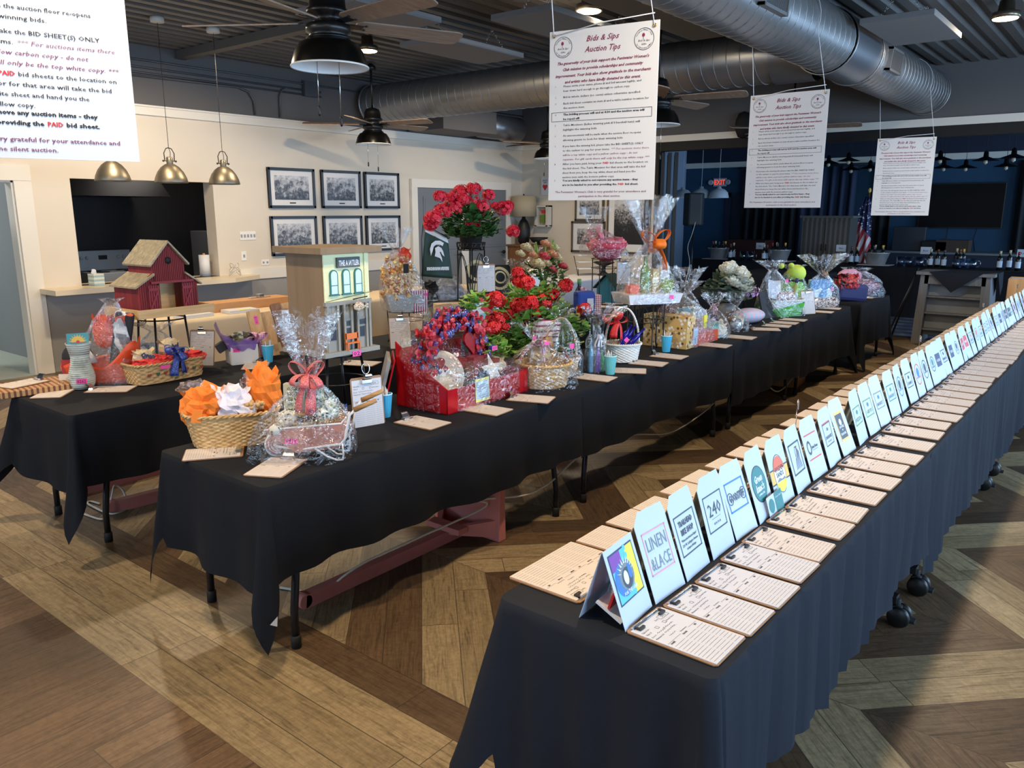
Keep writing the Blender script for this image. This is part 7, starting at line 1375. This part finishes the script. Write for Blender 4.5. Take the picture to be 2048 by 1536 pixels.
t = thing('kitchen_hood', 'black extractor hood over the range in the dark kitchen', 'extractor hood', (5.15, 11.6, 1.95), 0); MB().frustum((0, 0, 0), 1.8, 1.0, 1.5, .7, .35).build('hood_body', M('hood_black', (22, 22, 24), .35, .5), t)
t = thing('oven_stack', 'built-in stainless and black oven at the right of the kitchen', 'oven', (7.15, 11.5, 0), 0); MB().box((-.45, -.3, 0), (.45, .3, 1.45)).build('oven_body', SS, t, bevel=.01); MB().box((-.4, -.31, 1.0), (.4, -.3, 1.32)).build('oven_glass', BLK, t); MB().box((-.4, -.31, .3), (.4, -.3, .9)).build('oven_door', BLK, t); MB().box((-.38, -.35, .93), (.38, -.33, .95)).build('oven_handle', SS, t)
t = thing('kitchen_worktop', 'dark kitchen counter with griddle at the left of the range', 'kitchen counter', (4.3, 11.7, 0), 0); MB().box((-.4, -.35, 0), (.4, .35, .9)).build('cabinet_body', BLKM, t); MB().box((-.3, -.3, .9), (.3, .2, 1.02)).build('griddle', BLK, t)
lamp('kitchen_light', 'AREA', (6, 10.6, 2.9), 14, (1, .9, .8), .8)
t = thing('hall_sink', 'white wall sink with pipes seen through the left doorway', 'sink', (3.3, 12.7, 0), 0); MB().box((-.3, -.2, .75), (.3, .28, .92)).build('sink_basin', WA, t, bevel=.03); MB().tube([(0, 0, .75), (0, 0, .5), (.08, 0, .42), (.12, .1, .5), (.12, .28, .5)], .025).build('drain_pipe', WA, t); MB().tube([(-.05, .2, .92), (-.05, .2, 1.06), (-.05, .05, 1.08)], .012).build('tap', CHROME, t)
t = thing('hall_mirror', 'tall framed mirror above the hall sink', 'mirror', (3.3, 12.97, 1.1), 0); MB().box((-.35, -.03, 0), (.35, 0, 1.0)).build('mirror_frame', WAL, t); MB().box((-.3, -.035, .05), (.3, -.03, .95)).build('mirror_glass', M('mirror', (160, 170, 175), .05, 1), t)
lamp('hall_light', 'AREA', (2.0, 11.3, 2.9), 55, (1, .95, .85), .8)
# ================================================================== CORNER CABINET, LAMP, BOWL
cb = aX(1066, 482, XF - .3); t = thing('wooden_cabinet', 'brown wooden cabinet in the room corner carrying the table lamp', 'cabinet', (XF - .28, 8.87, 0), 0); MB().box((-.22, -.34, .03), (.22, .4, 1.12)).box((-.25, -.37, 1.12), (.25, .43, 1.15)).build('cabinet_body', wood('cabinet_oak', (116, 78, 46), (150, 104, 64), .7, 2, .5), t, bevel=.004)
for s in (-1, 1): d = MB().box((-.235, .03 + s * .18 - .17, .1), (-.22, .03 + s * .18 + .17, 1.05)).build('cabinet_door', wood('cabinet_oak', (116, 78, 46), (150, 104, 64), .7, 2, .5), t, bevel=.004); MB().ball((-.245, .03 + s * .04, .6), .012).build('door_knob', BLK, d)
lp = aX(1054, 470, XF - .28); t = thing('table_lamp', 'black urn table lamp with beige drum shade on the corner cabinet', 'table lamp', (XF - .28, 9.08, 1.152), 0); MB().lathe([(.06, 0), (.1, .04), (.125, .16), (.12, .3), (.07, .42), (.035, .46), (.03, .5)], 32).build('lamp_base', M('urn_black', (24, 22, 22), .5), t); MB().lathe([(.24, .5), (.225, .86)], 36, cap=False).build('lamp_shade', M('shade_beige', (170, 158, 132), .8), t, solid=.003); MB().ball((0, 0, .89), .014).tube([(0, 0, .5), (0, 0, .89)], .004).build('finial', BLKM, t)
t = thing('dark_bowl', 'black footed bowl on the cabinet beside the lamp', 'bowl', (XF - .3, 8.72, 1.152), 0); MB().lathe([(.06, 0), (.06, .02), (.12, .05), (.18, .13), (.17, .13), (.1, .06), (0, .05)], 28).build('bowl_body', BLKM, t)
# ================================================================== THE DARK ROOM: bar table, bottles, cabinet, television
BX, BZ = 14.5, .83
bl, br = aX(1385, 510, BX).y, -3.0; cloth('long black cloth on the bar table in the dark room', BX, BX + .76, br, bl, BZ, .8, CLOTH, (1, 1), .02, .004, 61); t = thing('bar_table', 'long bar table under black cloth in the dark room', 'table', (BX + .38, (br + bl) / 2, 0), 0); MB().box((-.36, -(bl - br) / 2 + .02, BZ - .05), (.36, (bl - br) / 2 - .02, BZ - .01)).build('tabletop', PLAST, t)
for s in (-1, 1):
    for q in (-1, 1): MB().tube([(s * .3, q * ((bl - br) / 2 - .2), 0), (s * .3, q * ((bl - br) / 2 - .2), BZ - .05)], .016).build('leg', LEGM, t)
cloth('black cloth on the low side table behind the far gifts', 12.9, 13.7, aX(1660, 540, 13.3).y, aX(1500, 535, 13.3).y, .76, .6, CLOTHB, (1, 1), .02, 0, 63)
def onbar(px, py, x=BX + .2): v = aX(px, py, x); return Vector((x, v.y, BZ + .002))
WINE = M('wine_glass_dark', (18, 22, 18), .12); LBL = M('label_ice', (190, 204, 220), .6)
caps = [M('foil_%d' % i, c, .4) for i, c in enumerate(((120, 60, 30), (190, 180, 150), (160, 30, 40), (60, 60, 70), (200, 170, 60)))]
pos = [(1460, 0), (1466, 1), (1527, 1), (1533, 0), (1702, 0), (1713, 1), (1861, 1), (1875, 0), (1888, 3), (1912, 1), (1919, 0), (1926, 4), (2000, 1), (2019, 1), (2037, 2)]
R = random.Random(9)
for k, (px, ci) in enumerate(pos):
    p = onbar(px, 520, BX + .2 + .12 * (k % 2)); o_ = thing('wine_bottle', '%s wine bottle from the left on the bar table' % nth(k), 'bottle', p, R.uniform(0, 6), 'wine bottles on the bar table'); bottle(o_, 0, 0, 0, R.uniform(.29, .32), WINE, 'bottle_glass', .038, None, LBL, caps[ci])
for k, (px, lb) in enumerate(((1437, 'leftmost stainless wine bucket on the bar table'), (1557, 'middle stainless wine bucket on the bar table'), (1752, 'large stainless wine bucket beside the flag'))):
    p = onbar(px, 520, BX + .36); t = thing('wine_bucket', lb, 'ice bucket', p, 0); MB().lathe([(.13, 0), (.15, .01), (.21, .2), (.22, .21), (.215, .215), (.2, .2), (.13, .03), (0, .03)], 36).build('bucket_shell', SS, t); MB().box((-.2, -.26, -.001), (.2, .26, .004)).build('tray_cloth', PAPER, t)
    for j in range(5): a = j * 1.25 + k; bt = thing('wine_bottle', '%s bottle chilling in the %s' % (ORD[j], lb.replace('stainless ', '').replace(' on the bar table', '')), 'bottle', (p.x + .11 * math.cos(a), p.y + .11 * math.sin(a), BZ + .04), 0, 'bottles chilling in the buckets'); bottle(bt, 0, 0, 0, .3, WINE, 'bottle_glass', .036, RX(.12 * math.cos(a)), None, caps[(j + k) % 5])
GL = glass('pitcher_glass', (215, 228, 240), .12)
for k, px in enumerate((1486, 1501, 1802, 1818, 1840, 1914, 1930, 1946)):
    p = onbar(px, 520, BX + .14); t = thing('glass_pitcher', '%s clear glass pitcher or tumbler group from the left on the bar' % ORD[k], 'pitcher', p, 0, 'clear pitchers on the bar table'); MB().lathe([(.05, 0), (.06, .005), (.07, .17), (.066, .17), (.055, .01), (0, .01)], 20).build('pitcher_body', GL, t); MB().tube([(0, -.066, .14), (0, -.11, .13), (0, -.11, .06), (0, -.062, .04)], .007).build('pitcher_handle', GL, t)
for k, (px, py) in enumerate(((1519, 485), (1680, 488), (1850, 490), (2045, 500))):
    p = onbar(px, 520, BX + .55); t = thing('price_card', '%s small white card on a wire stem behind the bar bottles' % ORD[k], 'card', p, 0); MB().tube([(0, 0, 0), (0, 0, .2)], .003).lathe([(.03, 0), (.03, .005)], 12).build('wire_stem', BLK, t); MB().box((-.002, -.085, .2), (.002, .085, .32)).build('card_sheet', LBL, t)
    g = MB(); glyphs(g, ('Wine', 'White', 'Beer', 'Red')[k], 0, -.015, .04, .08, 'C', 0); g.build('card_lettering', INK, t).matrix_local = TR(-.0035, 0, .26) @ RZ(-PI / 2) @ RX(PI / 2)
# back-of-bar equipment
t = thing('side_counter', 'long dark counter with pale edge against the television wall', 'counter', (XT - .78, 3.7, 0), 0); MB().box((-.3, -1.9, 0), (.42, 1.9, .88)).build('counter_body', NAVYD, t); MB().box((-.33, -1.92, .88), (.43, 1.92, .92)).build('counter_top', M('counter_pale', (110, 116, 118), .5), t)
q = aX(1822, 485, XT - .6); t = thing('display_board', 'dark grey flat equipment case standing on the side counter', 'equipment case', (XT - .8, q.y, .922), 0); MB().box((-.05, -.32, 0), (.1, .32, .5)).build('case_body', M('case_grey', (44, 48, 56), .4), t, bevel=.01)
q = aX(1874, 492, XT - .6); t = thing('printer', 'small black printer on the side counter below the television', 'printer', (XT - .75, q.y, .922), 0); MB().box((-.2, -.25, 0), (.2, .25, .22)).build('printer_body', BLKM, t, bevel=.02)
q = aX(1910, 492, XT - .6); t = thing('brown_box', 'brown box behind the bar pitchers below the television', 'box', (XT - .75, q.y, .922), 0); MB().box((-.2, -.3, 0), (.2, .3, .24)).build('box_body', M('box_brown', (70, 52, 42), .7), t)
q = aX(1500, 492, 17.5); t = thing('brown_cabinet', 'reddish brown low cabinet behind the left bar bottles', 'cabinet', (17.5, q.y, 0), 0); MB().box((-.25, -.45, 0), (.25, .45, 1.12)).build('cabinet_body', M('cab_brown', (60, 24, 18), .5), t, bevel=.01)
t = thing('television', 'large black wall television in the dark room', 'television', (XT - .08, 3.28, 1.86), 0); MB().box((-.05, -.8, -.47), (0, .8, .47)).build('tv_body', BLK, t, bevel=.006); MB().box((-.052, -.78, -.45), (-.05, .78, .45)).build('tv_screen', M('screen_black', (6, 6, 7), .35, Specular_IOR_Level=.15), t); MB().tube([(-.0, .2, -.47), (.04, .22, -.7), (.04, .2, -.95)], .008).tube([(-.0, -.35, -.47), (.04, -.3, -.7), (.04, -.35, -.95)], .008).build('tv_cable', BLKM, t)
# grey plank cabinet
q = aX(1658, 470, 16.2); t = thing('plank_cabinet', 'tall grey weathered plank cabinet with two doors behind the bar', 'cabinet', (16.2, q.y, 0), 0); GPL = stripes('grey_planks', (96, 94, 92), (66, 64, 62), 11, 1, .55, .7); MB().box((-.25, -.45, 0), (.25, .45, 1.62)).build('cabinet_body', GPL, t); MB().box((-.28, -.5, 1.62), (.28, .5, 1.66)).build('cabinet_top', M('plank_grey', (90, 88, 84), .7), t)
for s in (-1, 1): d = MB().box((-.27, s * .21 - .2, .1), (-.25, s * .21 + .2, 1.56)).build('cabinet_door', GPL, t); MB().tube([(-.29, s * .04, 1.0), (-.29, s * .04, 1.12)], .008).build('door_handle', BLK, d)
# curtains
CUR = M('curtain_navy', (38, 50, 74), .8); CURD = M('curtain_black', (14, 15, 20), .8)
def curtain(label, y0, y1, z0, z1, mat, x=XT - .2, fr=9.):
    m = MB(); n = int((y1 - y0) * 40); m.sheet(lambda u, v: (x + .06 * math.sin((y0 + (y1 - y0) * u) * 2 * PI * fr / 2) * (1 - .2 * v) + .02 * math.sin(u * 40 + 3 * v), y0 + (y1 - y0) * u, z0 + (z1 - z0) * v), n, 6); return tag(m.build('curtain', mat, solid=.004), label, 'curtain')
curtain('black pleated curtain behind the middle poster', aX(1600, 400, XT).y, aX(1490, 400, XT).y, .3, 2.75, CURD); curtain('dark navy pleated curtain left of the flag', aX(1715, 400, XT).y, aX(1602, 400, XT).y, .05, 2.75, CUR, XT - .22); curtain('dark curtain strip right of the flag', aX(1790, 400, XT).y, aX(1752, 400, XT).y, .05, 2.75, CURD); curtain('dark curtain at the right end of the television wall', -1.2, aX(2035, 400, XT).y, .1, 2.75, CURD)
o = MB().tube([(XT - .22, aX(1800, 400, XT).y, 2.78), (XT - .22, aX(1480, 400, XT).y, 2.78)], .018).build('curtain_rod', BLK); tag(o, 'black curtain rod on the television wall', 'curtain rod')
# flag on pole
q = aX(1733, 450, 16.6); t = thing('national_flag', 'stars and stripes flag hanging furled on a pole in the dark room', 'flag', (16.6, q.y, 0), 0); MB().tube([(0, 0, 0), (0, 0, 2.1)], .014).lathe([(.12, 0), (.12, .03), (.03, .06)], 20).build('flag_pole', M('pole_oak', (120, 80, 40), .5), t); MB().ball((0, 0, 2.14), (.03, .03, .05)).build('gold_finial', GOLD, t)
def fl_(u, v): wd = .05 + .2 * v ** .7; return (.03 * math.sin(u * 18 + v * 2) - .02, (u - .35) * wd * 2 * (1 if 1 else 0) + .05 * v, 2.02 - 1.45 * v)
g = NT('flag_cloth'); tc = g.n('TexCoord'); sp_ = g.n('SeparateXYZ', Vector=tc.outputs['Object']); diag = g.ma('ADD', sp_.outputs[2], g.ma('MULTIPLY', sp_.outputs[1], 1.6)); stp = g.ma('LESS_THAN', g.ma('FRACT', g.ma('MULTIPLY', g.ma('ADD', sp_.outputs[1], g.ma('MULTIPLY', sp_.outputs[2], .33)), 8.5)), .5); can = g.ma('GREATER_THAN', g.ma('ADD', sp_.outputs[2], g.ma('MULTIPLY', sp_.outputs[1], -1.2)), 1.35); vo = g.n('TexVoronoi', Vector=tc.outputs['Object'], Scale=17.0); stars = g.ma('LESS_THAN', vo.outputs[0], .28)
g.pr(g.mix(can, g.mix(stp, lin((196, 190, 190)), lin((160, 30, 44))), g.mix(stars, lin((34, 40, 84)), lin((210, 210, 216)))), .7); m = MB().sheet(fl_, 40, 12); m.build('flag_cloth', g.m, t, solid=.004)
# speaker on stand
q = aX(1388, 420, 13.6); t = thing('loudspeaker', 'black loudspeaker raised on a pole before the dark room', 'speaker', (13.6, q.y, 1.49), 1.05 + PI / 2 - .2 - .25); m = MB().slab([(-.15, -.15), (.15, -.15), (.19, -.05), (.12, .15), (-.12, .15), (-.19, -.05)], 0, .58); m.build('speaker_cabinet', M('speaker_grey', (46, 47, 50), .6), t, bevel=.03)
MB().box((-.14, -.165, .05), (.14, -.15, .36)).build('grille', M('grille', (28, 28, 30), .6), t, bevel=.01); MB().box((-.13, -.16, .38), (.13, -.15, .54)).build('horn', BLK, t, bevel=.02); MB().box((-.03, -.168, .03), (.03, -.165, .045)).build('badge', PAPER, t)
st = thing('speaker_stand', 'black tripod stand below the loudspeaker', 'speaker stand', (13.6, q.y, 0), 0); MB().tube([(0, 0, .2), (0, 0, 1.5)], .018).build('pole', BLK, st)
for k in range(3): a = k * 2.094; MB().tube([(0, 0, .75), (.42 * math.cos(a), .42 * math.sin(a), .01)], .012).build('leg', BLK, st)
cable('pink and red audio cable hanging from the loudspeaker', [(13.5, q.y - .1, 1.6), (13.45, q.y - .06, 1.35), (13.5, q.y + .04, 1.1), (13.48, q.y - .02, .8), (13.5, q.y + .06, .4), (13.5, q.y + .05, .01)], .006)
# pendants in the dark room
WP = M('pendant_white', (196, 204, 212), .5)
for k, (px, x) in enumerate(((1365, 16.5), (1402, 15.6), (1437, 15.6))):
    q = aX(px, 396, x); t = thing('dome_pendant', ('white dome pendant half hidden at the left of the loudspeaker', 'white dome pendant directly above the loudspeaker', 'white dome pendant right of the loudspeaker')[k], 'pendant lamp', (x, q.y, q.z), 0); MB().lathe([(.2, 0), (.2, .03), (.18, .11), (.12, .17), (.05, .19), (.04, .23), (0, .23)], 32, cap=False).build('lamp_shade', WP, t); MB().tube([(0, 0, .23), (0, 0, 3.4 - q.z)], .005).build('hanging_rod', WP, t)
SBK = M('star_black', (20, 20, 22), .35, .5)
for k, (px, py, x) in enumerate(((1657, 327, 16), (1697, 322, 15.5), (1702, 340, 17), (1740, 337, 16.5), (1880, 320, 15.5), (1887, 336, 17), (1931, 336, 17), (1971, 321, 15.3), (2012, 333, 16.6), (2027, 316, 14.8))):
    q = aX(px, py, x); t = thing('cone_pendant', '%s small black flared pendant from the left in the dark room' % ORD[k], 'pendant lamp', (x, q.y, q.z), 0, 'small black pendants in the dark room'); MB().lathe([(.2, 0), (.1, .035), (.04, .06), (.035, .13), (.015, .15), (0, .16)], 24, cap=False).build('lamp_shade', SBK, t); MB().lathe([(0, -.07), (.035, -.04), (.03, 0)], 14).build('lamp_bulb', M('bulb', (180, 170, 150), .2), t); MB().tube([(0, 0, .15), (0, 0, 3.4 - q.z)], .004).build('hanging_cord', BLKM, t)
# podium shelf
GW = wood('podium_grey', (96, 98, 102), (118, 120, 124), .6, 2, .6)
y0, y1 = aX(1982, 556, 11.75).y, aX(1842, 548, 11.75).y; t = thing('shelf_podium', 'grey open shelf podium with flared legs before the dark room', 'podium', (11.75, (y0 + y1) / 2, 0), 0); hw = (y1 - y0) / 2 * 1.0
for s in (-1, 1): MB().add([(0, s * hw, .92), (0, s * (hw - .1), .92), (0, s * (hw - .07), 0), (0, s * (hw + .04), 0), (.5, s * hw, .92), (.5, s * (hw - .1), .92), (.5, s * (hw - .07), 0), (.5, s * (hw + .04), 0)], [(0, 1, 2, 3), (7, 6, 5, 4), (0, 4, 5, 1), (1, 5, 6, 2), (2, 6, 7, 3), (3, 7, 4, 0)]).build('leg_panel', GW, t)
MB().box((-.04, -hw - .05, .92), (.54, hw + .05, .96)).build('podium_top', GW, t); MB().box((.0, -hw + .05, .8), (.03, hw - .05, .92)).build('apron', GW, t); MB().box((.14, -hw + .06, .1), (.16, hw - .06, .92)).build('back_panel', M('podium_back', (130, 134, 138), .6), t)
for z in (.18, .4, .62): MB().box((.02, -hw + .06 - (.06 if z < .3 else .02), z), (.14, hw - .06 + (.06 if z < .3 else .02), z + .02)).build('shelf', GW, t)
m = MB(); zt = .963; c0 = (y0 + y1) / 2
o = MB().add([(-.045, -.32, 0), (-.045, .3, 0), (-.047, .02, -.26)], [(0, 2, 1)]).add([(-.045, -.32, 0), (.3, -hw - .06, 0), (.56, -hw - .06, 0), (.56, .1, 0), (-.045, .3, 0)], [(0, 1, 2, 3, 4)]).add([(.1, -hw - .062, 0), (.56, -hw - .062, 0), (.56, -hw - .07, -.2), (.35, -hw - .08, -.3)], [(0, 1, 2, 3)]).build('podium_cloth', CLOTHB, loc=(11.75, c0, zt), solid=.003); tag(o, 'dark cloth laid cornerwise over the shelf podium', 'cloth')
q = az(1730, 682, 0)
q = aX(1805, 610, 12.4); t = thing('floor_stand', 'slim black folding easel leg standing left of the shelf podium', 'stand', (11.7, y1 + .35, 0), 0); MB().tube([(0, 0, 0), (.1, -.3, 1.0)], .012).tube([(.1, -.3, 1.0), (.3, .0, 0)], .012).build('stand_leg', BLK, t)
